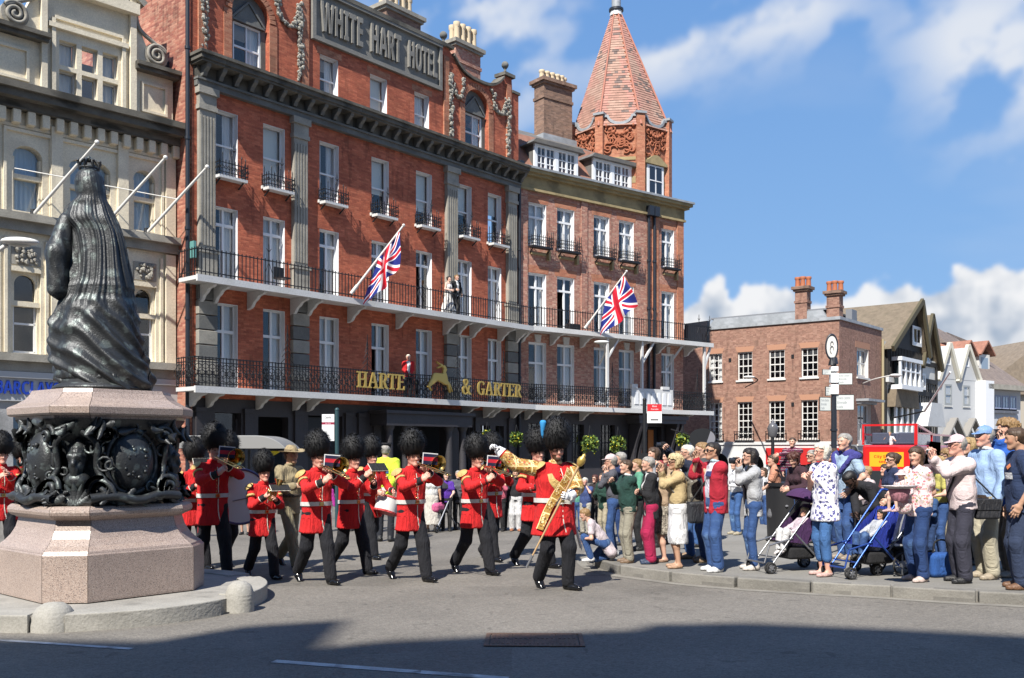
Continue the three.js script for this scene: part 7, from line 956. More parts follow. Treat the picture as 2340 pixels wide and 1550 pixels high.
  { const cxh = X(206), crown = [], ch = Hh(390); crown.push((() => { const g = new THREE.TorusGeometry(0.1, 0.014, 6, 22); g.rotateX(Math.PI / 2); g.translate(X(203), ch + 0.02, 0); return g; })()); for (let i = 0; i < 8; i++) { const a = i / 8 * 6.283; crown.push(bar([X(203) + 0.1 * Math.cos(a), ch + 0.01, 0.1 * Math.sin(a)], [X(203) + 0.12 * Math.cos(a), ch + 0.085, 0.12 * Math.sin(a)], 0.012, 5), sph(0.017, X(203) + 0.122 * Math.cos(a), ch + 0.092, 0.122 * Math.sin(a), 7, 6)); if (i < 4) { const b = a; crown.push(tube([[X(203) + 0.11 * Math.cos(b), ch + 0.05, 0.11 * Math.sin(b)], [X(203) + 0.06 * Math.cos(b), ch + 0.12, 0.06 * Math.sin(b)], [X(203), ch + 0.1, 0], [X(203) - 0.06 * Math.cos(b), ch + 0.12, -0.06 * Math.sin(b)], [X(203) - 0.11 * Math.cos(b), ch + 0.05, -0.11 * Math.sin(b)]], 0.011, 16, 5)); } } crown.push(sph(0.026, X(203), ch + 0.135, 0, 8, 6)); mesh('crown', crown, bz, st);
    const face = headField(true).mesh(0.011); face.scale(1.25, 1.25, 1.25); face.rotateY(Math.PI + 0.7); face.translate(X(192), Hh(428), -0.06); face.computeVertexNormals(); mesh('face', face, bz, st); }
  { const f = new Field(); f.limb([X(160), Hh(508), 0.02], [X(146), Hh(590), 0.1], 0.1, 0.14, 1.35, [0, 0, 1], 0.06).limb([X(146), Hh(590), 0.1], [X(149), Hh(672), 0.13], 0.14, 0.125, 1.45, [0, 0, 1], 0.06).limb([X(140), Hh(560), -0.1], [X(120), Hh(580), -0.36], 0.09, 0.06); f.cut((x, y, z) => Hh(690) + (x - X(149)) * -0.9 - y); mesh('sleeve', f.mesh(0.016, 0.02, 4, 7), bz, st); const h = handField(0.7).mesh(0.008); h.scale(1.35, 1.35, 1.35); h.rotateX(0.2); h.rotateY(Math.PI + 0.5); h.translate(X(112), Hh(577), -0.36); h.computeVertexNormals(); mesh('hand', h, bz, st); }
  { const f = new Field(); for (let i = 0; i < 9; i++) { const a = 0.1 + i * 0.3, s = 0.4 + 0.24 * i / 9; f.limb([X(225) + Math.cos(a) * 0.34, 0.06, Math.sin(a) * 0.3], [X(262) + Math.cos(a + 0.6) * s, 0.02, Math.sin(a + 0.6) * s * 0.72], 0.1, 0.06, 1, null, 0.06); } f.cut((x, y, z) => -0.0 - y); mesh('train', f.mesh(0.02, 0.025, 7, 12), bz, st); }

  // kerb ring with round topped bollards
  const kerb = stone([0.34, 0.325, 0.29], 131, 0.16, 1.6, 0.85, [0.2, 0.19, 0.16], 0.4), ring = thing('monument_kerb', 'low pale stone kerb ring around the granite pedestal', 'kerb', C);
  mesh('paved_step', cyl(1.74, 1.74, 0.15, 0, 0.0, 0, 60), stone([0.31, 0.295, 0.265], 133, 0.14, 1.5, 0.85), ring);
  const N = 6, a0 = 1.44; for (let i = 0; i < N; i++) { for (let j = 0; j < 1; j++) { const A = a0 - i * Math.PI / 3 - 0.1, B = a0 - (i + 1) * Math.PI / 3 + 0.1, s = new THREE.Shape(); s.absarc(0, 0, 1.78, A, B, true); s.absarc(0, 0, 1.52, B, A, false); s.closePath(); const g = new THREE.ExtrudeGeometry(s, { depth: 0.155, bevelEnabled: true, bevelSize: 0.012, bevelThickness: 0.012, bevelSegments: 2, curveSegments: 20 }); g.rotateX(-Math.PI / 2); g.scale(1, 1, -1); const ixs = g.attributes.position; for (let q = 0; q < ixs.count; q += 3) { const t = [ixs.getX(q), ixs.getY(q), ixs.getZ(q)]; ixs.setXYZ(q, ixs.getX(q + 1), ixs.getY(q + 1), ixs.getZ(q + 1)); ixs.setXYZ(q + 1, ...t); } g.deleteAttribute('normal'); g.computeVertexNormals(); mesh('kerb_stone', g, kerb, ring); } }
  const lab = ['round topped stone bollard at the lower left before the pedestal', 'round topped stone bollard at right end of the monument kerb', 'round topped stone bollard hidden behind the pedestal at its right', 'round topped stone bollard behind the granite pedestal', 'round topped stone bollard behind the pedestal at far left', 'round topped stone bollard off the left side of the pedestal'];
  for (let i = 0; i < N; i++) { if (i > 1) continue; const a = i ? 0.33 : 1.43, r = i ? 1.8 : 1.63, g = i ? lathe([[0.15, -0.02], [0.152, 0.12], [0.145, 0.2], [0.12, 0.27], [0.07, 0.31], [0, 0.325]], 26) : lathe([[0.21, -0.02], [0.208, 0.06], [0.19, 0.14], [0.15, 0.21], [0.09, 0.25], [0, 0.265]], 26); solo('stone_bollard', lab[i], 'bollard', g, kerb, [C[0] + r * Math.cos(a), 0, C[2] + r * Math.sin(a)], 0, 'round bollards around the monument'); }
}

// ================================================================ the band
const RED = cloth([0.62, 0.012, 0.014], 0.9), NAVY = cloth([0.007, 0.0075, 0.012], 0.9), BELT = mat([0.62, 0.62, 0.6], 0.45), GOLDLACE = cloth([0.62, 0.42, 0.15], 0.6), PIPING = cloth([0.8, 0.76, 0.66], 0.8), BLACKCUFF = cloth([0.012, 0.012, 0.014]), STRIPE = cloth([0.45, 0.012, 0.02]), BOOT = mat([0.008, 0.008, 0.009], 0.16);
function uniform(P, opt = {}) {
  const { o, F, hipC, up, ax } = P;
  // belt: a ring round the waist, found on the tunic
  const ringAt = (v, grow, n = 40) => { const out = []; for (let i = 0; i < n; i++) { const a = i / n * 6.2832; let r = 0.4; const c = (r) => [hipC[0] + up[0] * v + r * (Math.cos(a) * ax[0]) + r * Math.sin(a) * -ax[2] * -1 * 0, hipC[1] + up[1] * v, hipC[2] + up[2] * v + r * Math.sin(a) + r * Math.cos(a) * ax[2]]; const torso = (p) => { let f = 1; for (const q of P.FT.p) f = Math.min(f, Field.dist(q, ...p)); return f; }; for (; r > 0.02; r -= 0.004) if (torso(c(r)) < 0.012) break; out.push(c(r + grow)); } return out; };
  const lo = ringAt(0.105, 0.012), hi = ringAt(0.158, 0.012), pos = [], n = lo.length; for (let i = 0; i < n; i++) { const j = (i + 1) % n; for (const p of [lo[i], hi[i], hi[j], lo[i], hi[j], lo[j]]) pos.push(...p); }
  const g = new THREE.BufferGeometry(); g.setAttribute('position', new THREE.Float32BufferAttribute(pos, 3)); g.computeVertexNormals(); mesh('belt', g, BELT, o);
  const bk = P.front(0, 0.132); mesh('buckle', rb(0.06, 0.05, 0.02, 0.008, bk[0], bk[1], bk[2] + 0.012), M.brass, o);
  P.ribbon('piping', [[0.012, 0.5], [0.012, 0.3], [0.012, 0.17]], 0.012, PIPING, 0.006); P.ribbon('piping', [[0.012, 0.09], [0.016, -0.1], [0.05, -0.24]], 0.014, PIPING, 0.008);
  const B = []; for (let i = 0; i < 7; i++) { const p = P.front(-0.014, 0.46 - i * 0.045); B.push(sph(0.009, p[0], p[1], p[2] + 0.004, 6, 5)); } mesh('buttons', B, M.brass, o, { kind: 'stuff' });
  { const t = new THREE.TorusGeometry(0.062, 0.02, 6, 18); t.scale(1, 1, 1.9); t.rotateX(Math.PI / 2 - 0.2); const m = mesh('collar', t, opt.collar ?? RED, o); m.position.set(...add3(P.neckB, up, 0.03)); }
  for (const [k, s, e, q] of [[1, P.shL, P.elL, P.wrL], [-1, P.shR, P.elR, P.wrR]]) {
    // cuffs with a white point
    const a = mix3(e, q, 0.68), b = mix3(e, q, 0.97); mesh('cuff', bar(a, b, 0.053, 12, 0.05), opt.cuff ?? BLACKCUFF, o); mesh('cuff_piping', bar(mix3(e, q, 0.64), a, 0.055, 12, 0.055), PIPING, o);
    if (!opt.plain) { // shoulder wings
      const d = V3(...e).sub(V3(...s)).normalize(), W = []; const gg = new THREE.SphereGeometry(0.085, 14, 5, 0, Math.PI * 2, 0, 1.15); gg.scale(1, 0.62, 1.25); gg.rotateZ(-k * 0.75); gg.translate(s[0] + k * 0.028, s[1] + 0.018, s[2]); W.push(gg); mesh('shoulder_wing', W, GOLDLACE, o);
      for (let i = 0; i < 1; i++) { const c0 = add3(s, d.toArray(), 0.13), g2 = new THREE.TorusGeometry(0.07, 0.016, 4, 16, Math.PI * 1.2); g2.scale(1, 1, 1.6); const qn = new THREE.Quaternion().setFromUnitVectors(V3(0, 0, 1), d); g2.rotateZ(k > 0 ? -1.9 : 1.9 - Math.PI * 1.2 + Math.PI); g2.applyQuaternion(qn); g2.translate(...c0); mesh('chevron', g2, GOLDLACE, o); }
    }
  }
  for (const [hh, kn, an, k] of [[P.hl, P.knL, P.anL, 1], [P.hr, P.knR, P.anR, -1]]) mesh('trouser_stripe', [bar(add3(mix3(hh, kn, 0.45), [k * 0.085, 0, 0]), add3(kn, [k * 0.066, 0, 0]), 0.011, 5), bar(add3(kn, [k * 0.066, 0, 0]), add3(mix3(kn, an, 0.9), [k * 0.06, 0, 0]), 0.011, 5)], STRIPE, o);
}
function cardTex() { return canvasTex(64, 48, (c, w, h) => { c.fillStyle = '#0c1034'; c.fillRect(0, 0, w, h); c.fillStyle = '#b3122c'; c.fillRect(0, h * 0.36, w, h * 0.34); c.fillStyle = '#d8d8d8'; c.fillRect(0, 0, w, 4); c.fillRect(0, 0, 4, h); }); }
const cardMat = mat([1, 1, 1], 0.6, { map: cardTex() });
function trombone(P, label, cardTurn = 0) {
  const mouth = V3(0, -0.06, 0.115).applyQuaternion(P.hq).add(V3(...P.headC)), w = P.toWorld(mouth.toArray()), t = thing('trombone', label, 'trombone', w, P.turn, 'trombones of the front rank'); t.scale.setScalar(P.sc); t.rotation.order = 'YXZ'; t.rotation.x = 0.2;
  const tb = 0.0075; mesh('slide', [bar([0, 0, 0.03], [0, 0, 0.72], tb, 7), bar([-0.075, 0, 0.09], [-0.075, 0, 0.72], tb, 7), tube([[0, 0, 0.71], [-0.01, 0, 0.75], [-0.037, 0, 0.765], [-0.065, 0, 0.75], [-0.075, 0, 0.71]], tb, 12, 7), bar([0, 0, 0.1], [-0.075, 0, 0.1], 0.006, 6), bar([0, 0, 0.3], [-0.075, 0, 0.3], 0.006, 6)], M.brass, t);
  mesh('mouthpiece', lathe([[0.004, 0.06], [0.009, 0.02], [0.013, 0]], 10).rotateX(Math.PI / 2), M.steel, t);
  const prof = []; for (let i = 0; i <= 20; i++) { const u = i / 20; prof.push([0.012 + 0.016 * u + 0.088 * Math.pow(u, 6), u * 0.55]); } for (let i = 20; i >= 0; i--) { const u = i / 20; prof.push([0.009 + 0.016 * u + 0.087 * Math.pow(u, 6), u * 0.55 + (i === 20 ? 0.002 : 0)]); }
  mesh('bell', lathe(prof, 26).rotateX(Math.PI / 2).translate(0.11, 0.04, -0.24), M.brass, t);
  mesh('tuning_slide', [tube([[0.11, 0.04, -0.24], [0.11, 0.035, -0.34], [0.06, 0.02, -0.38], [0.01, 0.0, -0.34], [0.0, 0.0, -0.2]], 0.011, 20, 7).scale(1, 1, 1), bar([-0.075, 0, 0.1], [0.05, 0.02, 0.1], 0.006, 6), bar([0.02, 0.01, 0.06], [0.11, 0.04, 0.06], 0.006, 6)].slice(0, 1).map((g) => g.translate(0.09, 0.03, 0.0)), M.brass, t);
  mesh('brace', [bar([0, 0, 0.12], [0.11, 0.04, 0.12], 0.006, 6), bar([0, 0, 0.2], [0.11, 0.04, 0.2], 0.005, 6)], M.brass, t);
  const c = mesh('music_card', (() => { const g = new THREE.BoxGeometry(0.2, 0.145, 0.006); return g; })(), cardMat, t, { keepUV: true }); c.position.set(0.0, 0.1, 0.26); c.rotation.set(-0.2, -P.turn + cardTurn, -0.08); mesh('card_clip', bar([0.02, 0.0, 0.22], [0.0, 0.04, 0.26], 0.005, 5), M.steel, t);
  return t;
}
const MARCH = { fl: [0.09, 0.08, 0.24, -4, 8], fr: [-0.09, 0.15, -0.34, 42, -4], hipH: 0.9 }, MARCH2 = { fl: [0.09, 0.14, -0.3, 40, 4], fr: [-0.09, 0.08, 0.24, -4, -8] };
function bandsman(S) { const P = person({ h: 1.72, th: 40, top: ['tunic', RED, 0.024], bot: ['trousers', NAVY, 1.3], bear: 1, hip: 0.905, ...MARCH, shoeMat: BOOT, hair: null, group: 'bandsmen in red tunics and bearskins', skin: 'pink', w: 1.08, ...S }); uniform(P); return P; }
const tromArm = (k = 0) => ({ L: [0.04, 1.44 + k, 0.3], R: [-0.1, 1.33 + k, 0.42], hL: { pose: 'grip', dir: [-0.6, 0.6, 0.5], palm: [-0.6, -0.3, 0.3] }, hR: { pose: 'grip', dir: [0.5, 0.7, 0.4], palm: [0.7, -0.1, -0.3] }, eR: [-0.75, -0.75, 0.1], eL: [0.8, -0.6, 0.1] });
{
  let P = bandsman({ x: 486, y: 1314, h: 1.83, th: 40, ...tromArm(), label: 'red tunic trombonist beside the granite plinth, leftmost of the front rank' }); trombone(P, 'brass trombone with striped card held by the leftmost trombonist', 0.15);
  P = bandsman({ x: 722, y: 1333, h: 1.72, th: 38, ...tromArm(), label: 'red tunic trombonist in front of the khaki slouch hat man' }); trombone(P, 'brass trombone with striped card below the white bus stop flag', 0.2);
  P = bandsman({ x: 938, y: 1327, h: 1.74, th: 40, ...tromArm(), label: 'red tunic trombonist marching in front of the hi-vis police officer' }); trombone(P, 'brass trombone with striped card, in front of the dark porch', 0.35);
  P = bandsman({ x: 1084, y: 1312, h: 1.7, th: 40, ...tromArm(), label: 'red tunic trombonist nearest the drum major, hand over his bearskin' }); trombone(P, 'brass trombone with striped card nearest the drum major', 0.2);
  // horn player, short
  const horn = (P, label, s = 1) => { const p = mix3(P.hands.L.p, P.hands.R.p, 0.5), w = P.toWorld(p), t = thing('brass_horn', label, 'brass horn', w, P.turn); t.scale.setScalar(P.sc * s); mesh('coils', [...[0.1, 0.075, 0.05].map((r, i) => { const g = new THREE.TorusGeometry(r, 0.016, 7, 22); g.scale(0.8, 1.15, 1); g.translate(0, 0.02, -0.02 + i * 0.02); return g; }), bar([0.03, 0, 0.03], [0.03, 0.14, 0.03], 0.014, 8), bar([0, 0, 0.03], [0, 0.14, 0.03], 0.014, 8), bar([-0.03, 0, 0.03], [-0.03, 0.14, 0.03], 0.014, 8)], M.brass, t); mesh('bell', lathe([[0.02, -0.12], [0.03, 0.05], [0.05, 0.16], [0.1, 0.24], [0.1, 0.243], [0.045, 0.16], [0.025, 0.05]], 22).rotateZ(-0.3).translate(0.09, 0.06, 0), M.brass, t); return t; };
  const folder = (P, dx, dy, dz, label, tilt = -0.5, ry = 0) => { const w = P.toWorld(add3(P.headC, [dx, dy, dz])), t = thing('music_folder', label, 'music folder', w, P.turn + ry); mesh('cover', b2(-0.12, 0.12, -0.075, 0.075, -0.004, 0.004), BLACKCUFF, t); mesh('sheet', b2(-0.125, 0.125, -0.08, 0.08, -0.012, -0.0045), PIPING, t); t.rotation.order = 'YXZ'; t.rotation.x = tilt; return t; };
  P = bandsman({ x: 600, y: 1322, h: 1.5, th: 38, L: [0.08, 1.22, 0.3], R: [-0.08, 1.28, 0.28], hL: { pose: 'grip', dir: [-0.5, 0.5, 0.6] }, hR: { pose: 'grip', dir: [0.5, 0.5, 0.5] }, label: 'short red tunic horn player between two trombonists' }); horn(P, 'small brass horn held by the short bandsman', 0.8); folder(P, 0.1, -0.2, 0.36, 'black music folder held up by the short horn player', -1.1, -0.2);
  P = bandsman({ x: 802, y: 1312, h: 1.68, th: 52, L: [0.12, 1.3, 0.34], R: [-0.06, 1.4, 0.36], hR: { pose: 'grip', dir: [0.3, 0.7, 0.6] }, hL: { pose: 'grip' }, label: 'red tunic bandsman with raised black folder and drum behind him' }); folder(P, 0.04, -0.08, 0.46, 'black music folder with pale edge raised before a bandsman', -0.9, -0.3); horn(P, 'brass cornet glinting beside the raised folder', 0.6);
  // behind
  P = bandsman({ x: 518, y: 1290, h: 1.74, th: 40, ...MARCH2, L: [0.28, 1.12, 0.35], R: [-0.26, 1.1, 0.32], hL: { pose: 'grip' }, hR: { pose: 'grip' }, label: 'bass drummer half hidden behind the leftmost trombonist' });
  { const w = at(546, 1134, 13.4), t = thing('bass_drum', 'large white bass drum behind the leftmost trombonist', 'drum', w, 0.72); const A = (g) => g.rotateX(Math.PI / 2); mesh('drum_head', [A(cyl(0.37, 0.37, 0.012, 0, 0, 0, 36)).translate(0, 0, 0.17), A(cyl(0.37, 0.37, 0.012, 0, 0, 0, 36)).translate(0, 0, -0.19)], mat([0.82, 0.82, 0.8], 0.5), t); mesh('shell', A(cyl(0.365, 0.365, 0.34, 0, -0.17, 0, 36)), cloth([0.35, 0.03, 0.03], 0.5), t); const hoop = (z) => { const g = new THREE.TorusGeometry(0.375, 0.018, 6, 40); g.translate(0, 0, z); return g; }; mesh('hoop', [hoop(0.18), hoop(-0.18)], mat([0.12, 0.1, 0.2], 0.4), t); mesh('tension_fitting', [bar([0.1, -0.02, 0.186], [-0.1, -0.06, 0.19], 0.008, 6), bar([0.1, 0.06, 0.19], [0.1, -0.1, 0.19], 0.012, 6)], M.steel, t); t.rotation.y = 0.35; }
  P = bandsman({ x: 440, y: 1300, h: 1.66, th: 45, L: [0.02, 1.3, 0.33], R: [-0.1, 1.26, 0.3], hL: { pose: 'grip' }, hR: { pose: 'grip' }, label: 'red tunic bandsman mostly hidden between plinth and leftmost trombonist' }); horn(P, 'brass horn poking out beside the granite plinth', 0.7); folder(P, -0.08, -0.02, 0.4, 'dark music folder beside the bronze pedestal', -0.4, 0);
  P = bandsman({ x: 1120, y: 1280, h: 1.74, th: 40, ...MARCH2, L: [0.06, 1.4, 0.3], R: [-0.08, 1.34, 0.3], label: 'bandsman hidden behind the trombonist nearest the drum major' });
  P = bandsman({ x: 1222, y: 1296, h: 1.78, th: 40, L: [0.1, 1.2, 0.3], R: [-0.2, 1.15, 0.28], hR: { pose: 'grip' }, label: 'red tunic bandsman directly behind the drum major' });
  { P = bandsman({ x: 845, y: 1275, h: 1.7, th: 45, ...MARCH2, L: [0.22, 1.08, 0.33], R: [-0.12, 1.08, 0.35], hL: { pose: 'grip' }, hR: { pose: 'grip' }, label: 'side drummer behind the bandsman with the raised folder' }); const w = P.toWorld([0.12, 0.86, 0.3]), t = thing('side_drum', 'white side drum slung low behind the raised music folder', 'drum', w, P.turn); mesh('shell', cyl(0.18, 0.18, 0.24, 0, -0.12, 0, 28), mat([0.7, 0.68, 0.65], 0.5), t); mesh('hoop', [cyl(0.19, 0.19, 0.03, 0, -0.13, 0, 28), cyl(0.19, 0.19, 0.03, 0, 0.1, 0, 28)], cloth([0.5, 0.03, 0.03], 0.5), t); mesh('drum_head', cyl(0.175, 0.175, 0.012, 0, 0.122, 0, 28), M.white, t); t.rotation.z = -0.35; }
  bandsman({ x: 2, y: 1290, h: 1.74, th: 40, L: [0.04, 1.35, 0.3], R: [-0.1, 1.3, 0.3], label: 'bandsman at the left edge beside the bronze pedestal' });
  P = bandsman({ x: 48, y: 1280, h: 1.68, th: 40, L: [0.04, 1.35, 0.3], R: [-0.1, 1.3, 0.3], label: 'bandsman partly behind the bronze pedestal, second from the left edge' }); horn(P, 'brass horn behind the bronze pedestal at far left', 0.8);
}
{ // khaki soldier with the slouch hat
  const P = person({ x: 660, y: 1296, h: 1.76, th: 55, top: ['shirt', [0.33, 0.27, 0.16], 0.024, -0.14], bot: ['trousers', [0.3, 0.26, 0.16], 1.25], hat: ['slouch', [0.36, 0.28, 0.16]], ...MARCH2, hip: 0.905, L: [0.1, 1.25, 0.34], R: [-0.14, 1.18, 0.3], hL: { pose: 'grip' }, hR: { pose: 'grip' }, hair: ['crop', 'brown'], skin: 'tan', shoeMat: BOOT, collar: [0.33, 0.27, 0.16], label: 'man in khaki uniform and slouch hat marching among the band' });
  mesh('belt', (() => { const g = new THREE.TorusGeometry(0.15, 0.03, 6, 30); g.scale(1.1, 0.82, 1); g.rotateX(Math.PI / 2); g.translate(P.waist[0], P.waist[1] - 0.02, P.waist[2]); return g; })(), cloth([0.05, 0.035, 0.02], 0.5), P.o);
}
{ // drum major
  const x = 1267, y = 1347, pos = onGround(x, y), Z = -pos[2];
  const lace = canvasTex(128, 128, (c, w, h) => { c.fillStyle = '#a8803a'; c.fillRect(0, 0, w, h); const r = rng(4); for (let i = 0; i < 70; i++) { c.fillStyle = ['#cdb07a', '#75501c', '#a8321f', '#e0cfa0', '#5a3d18'][Math.floor(r() * 5)]; c.beginPath(); c.ellipse(r() * w, r() * h, 3 + r() * 7, 2 + r() * 5, r() * 3, 0, 7); c.fill(); } c.strokeStyle = '#f0dba0'; c.lineWidth = 5; c.strokeRect(2, 2, w - 4, h - 4); }); lace.wrapS = lace.wrapT = THREE.RepeatWrapping;
  const laceM = mat([1, 1, 1], 0.6, { map: rep(lace, 0.16, 0.16) });
  const P = person({ x, y, h: 1.83, th: 26, w: 1.3, flare: 0.05, top: ['tunic', RED, 0.032, -0.28], bot: ['trousers', NAVY, 1.28], bear: 1.06, plume: 1, fl: [0.13, 0.08, 0.1, -2, 25], fr: [-0.1, 0.13, -0.2, 38, 5], hip: 0.915, shoeMat: BOOT, skin: 'pink', head: [-8, 4], beard: 'brown',
    R: ['p', 1140, 1030, 0.08], eR: [0, -1, 0.1], hR: { pose: 'grip', glove: [0.82, 0.82, 0.84], dir: [-0.75, 0.6, 0.1], palm: [0, -1, 0.3] }, L: ['p', 1302, 1134, 0.34], eL: [0.9, -0.5, 0.1], hL: { pose: 'grip', glove: [0.82, 0.82, 0.84], dir: [-0.8, 0.0, 0.5], palm: [-0.3, 0.2, -0.9] }, label: 'drum major in red and gold tunic with outstretched arm and tall bearskin' });
  uniform(P, { cuff: laceM, plain: true, collar: laceM });
  // gold sleeves and shoulder lace
  for (const [s, e, q, k] of [[P.shR, P.elR, P.wrR, -1], [P.shL, P.elL, P.wrL, 1]]) { mesh('laced_sleeve', [bar(mix3(s, e, 0.12), mix3(s, e, 0.98), 0.094, 14, 0.085), bar(mix3(e, q, 0.0), mix3(e, q, 0.72), 0.085, 14, 0.072), sph(0.085, ...e, 12, 10)], laceM, P.o); const g = new THREE.SphereGeometry(0.1, 16, 6, 0, Math.PI * 2, 0, 1.2); g.scale(1, 0.62, 1.15); g.rotateZ(-k * 0.6); g.translate(s[0] + k * 0.01, s[1] + 0.02, s[2]); mesh('shoulder_wing', g, GOLDLACE, P.o); mesh('glove_cuff', bar(mix3(e, q, 0.8), add3(q, V3(...q).sub(V3(...e)).normalize().toArray(), 0.03), 0.068, 12, 0.046), mat([0.82, 0.82, 0.84], 0.7), P.o); }
  P.ribbon('baldric', [[0.15, 0.46], [0.06, 0.37], [-0.06, 0.23], [-0.16, 0.05], [-0.25, -0.2]], [0.155, 0.05], laceM, 0.036); P.ribbon('chest_lace', [[-0.14, 0.44], [-0.12, 0.36], [-0.06, 0.3]], [0.05, 0.1], GOLDLACE, 0.012); P.ribbon('waist_sash', [[-0.12, 0.11], [0.02, 0.14], [0.15, 0.13]], [0.09, 0.1], PIPING, 0.018); P.ribbon('medal_bar', [[0.03, 0.4], [0.13, 0.4]], 0.05, cloth([0.12, 0.2, 0.6]), 0.03); P.ribbon('front_lace', [[0.09, 0.22], [0.06, 0.14]], [0.1, 0.14], GOLDLACE, 0.014);
  const Zm = Z - 0.42, A = at(1203, 1297, Z - 0.3), B = at(1322, 1066, Zm), t = thing('ceremonial_mace', 'long wooden mace with gilt head slanting across the drum major', 'mace', A), rel = [B[0] - A[0], B[1] - A[1], B[2] - A[2]];
  mesh('staff', bar([0, 0, 0], rel, 0.01, 8, 0.015), mat([0.5, 0.33, 0.17], 0.4), t); mesh('ferrule', bar([0, 0, 0], rel.map((v) => v * 0.12), 0.014, 8, 0.016), M.steel, t); { const d = V3(...rel).normalize(), g = lathe([[0.02, 0], [0.05, 0.03], [0.075, 0.1], [0.06, 0.16], [0.03, 0.19], [0.035, 0.22], [0, 0.25]], 16); g.scale(0.68, 0.68, 0.68); g.applyQuaternion(new THREE.Quaternion().setFromUnitVectors(V3(0, 1, 0), d)); g.translate(...rel); mesh('gilt_head', g, M.gold, t); }
  const C = at(1306, 1172, Z + 0.25), D = at(1328, 1252, Z + 0.25), sw = thing('sword_scabbard', 'white metal scabbard hanging behind the drum major', 'scabbard', C); const r2 = [D[0] - C[0], D[1] - C[1], 0]; mesh('scabbard', bar([0, 0, 0], r2, 0.016, 8, 0.02), M.offWhite, sw); mesh('chape', bar(r2.map((v) => v * 0.86), r2.map((v) => v * 1.08), 0.024, 8, 0.004), mat([0.8, 0.8, 0.8], 0.4), sw);
}
{ // police officer in the yellow jacket
  const P = person({ x: 880, y: 1238, h: 1.8, th: 178, top: ['jacket', [0.62, 0.78, 0.05], 0.034, -0.12], bot: ['trousers', [0.012, 0.014, 0.022]], hat: ['police', [0.012, 0.012, 0.016]], hair: ['short', 'grey'], L: [0.1, 0.98, -0.2], R: [-0.1, 0.98, -0.22], eL: [1, 0, -0.3], eR: [-1, 0, -0.3], label: 'police officer in bright yellow jacket, hands clasped behind the back' });
  for (const v of [0.02, 0.16]) P.ribbon('reflective_band', [[-0.18, v], [0, v], [0.18, v]], 0.055, BELT, 0.012, true); P.ribbon('back_patch', [[-0.08, 0.33], [0.08, 0.33]], 0.06, cloth([0.04, 0.13, 0.4]), 0.012, true);
}

// ================================================================ spectators on the right-hand pavement
const pattern = (draw, size, o = {}) => { const t = canvasTex(256, 256, draw); t.wrapS = t.wrapT = THREE.RepeatWrapping; const m = mat([1, 1, 1], 0.9, { map: rep(t, size), bumpMap: clothBump, bumpScale: 0.02, ...o }); m.userData.print = 1; return m; };
const floral = pattern((c, w, h) => { c.fillStyle = '#efeef4'; c.fillRect(0, 0, w, h); const r = rng(8); for (let i = 0; i < 30; i++) { const x = r() * w, y = r() * h; c.fillStyle = ['#4a4a8c', '#6a6aa8', '#33366e'][i % 3]; for (let k = 0; k < 6; k++) { const a = k / 6 * 6.28 + r(); c.beginPath(); c.ellipse(x + Math.cos(a) * 9, y + Math.sin(a) * 9, 8, 4.5, a, 0, 7); c.fill(); } } }, 0.34);
const stripes = pattern((c, w, h) => { for (let i = 0; i < 16; i++) { c.fillStyle = ['#7b1d3f', '#d9c9cf', '#4a1a3a', '#a8466a'][i % 4]; c.fillRect(0, i * 16, w, i % 2 ? 6 : 16); } }, 0.28);
const leopard = pattern((c, w, h) => { c.fillStyle = '#8d8478'; c.fillRect(0, 0, w, h); const r = rng(18); for (let i = 0; i < 130; i++) { c.strokeStyle = ['#1c1916', '#3a332b', '#cfc6b4'][i % 3]; c.lineWidth = 5; c.beginPath(); c.arc(r() * w, r() * h, 5 + r() * 6, r() * 6, r() * 6 + 4); c.stroke(); } }, 0.3);
const pinkPrint = pattern((c, w, h) => { c.fillStyle = '#ecd8d8'; c.fillRect(0, 0, w, h); const r = rng(28); for (let i = 0; i < 60; i++) { c.fillStyle = ['#c9707c', '#b9a06c', '#d99aa2', '#8fa07c'][i % 4]; c.beginPath(); c.arc(r() * w, r() * h, 5 + 8 * r(), 0, 7); c.fill(); } }, 0.3);
const denimTex = rep(tex(256, 256, (x, y) => { const n = fbm(x / 256 * 9, y / 256 * 3, 14, 5, 0), s = (x + y) % 4 < 2 ? 1 : 0.86, f = sstep(0.5, 0.75, n); return [lerp(0.035, 0.1, f) * s, lerp(0.09, 0.19, f) * s, lerp(0.24, 0.36, f) * s]; }), 0.6);
const denim = mat([0.9, 0.9, 0.95], 0.92, { map: denimTex, bumpMap: clothBump, bumpScale: 0.022 }), denimDark = mat([0.42, 0.5, 0.62], 0.92, { map: denimTex, bumpMap: clothBump, bumpScale: 0.022 }), denimPale = mat([1.3, 1.3, 1.25], 0.92, { map: denimTex, bumpMap: clothBump, bumpScale: 0.022 });
const WHITE = [0.72, 0.72, 0.72], KHAKI = [0.4, 0.35, 0.25], BLACK = [0.015, 0.015, 0.017], TRAINER = [0.7, 0.7, 0.7];
const EDGE = (S) => { if (S.ty) { const lift = S.lift ?? 0, Z = FPX * (EYE - lift) / (S.y - 1025); S.h = (S.y - S.ty) / (FPX / Z) / (S.hk ?? 1); } return S; };
const spectator = (S) => person(EDGE({ lift: PAVE, th: -88, skin: 'fair', w: 0.94, ...S }));
const walker = (S) => person(EDGE({ th: 0, skin: 'fair', cell: 0.026, ...S }));
const snap = (x, y, dz = 0.1) => ({ L: ['p', x + 2, y + 4, dz - 0.05], R: ['p', x + 4, y + 8, dz + 0.06], hL: { pose: 'grip', dir: [0, 0.9, 0.3], palm: [-0.9, 0, -0.3] }, hR: { pose: 'grip', dir: [0, 0.9, 0.3], palm: [0.9, 0, -0.3] }, eL: [0.5, -1, 0], eR: [-0.5, -1, 0] });
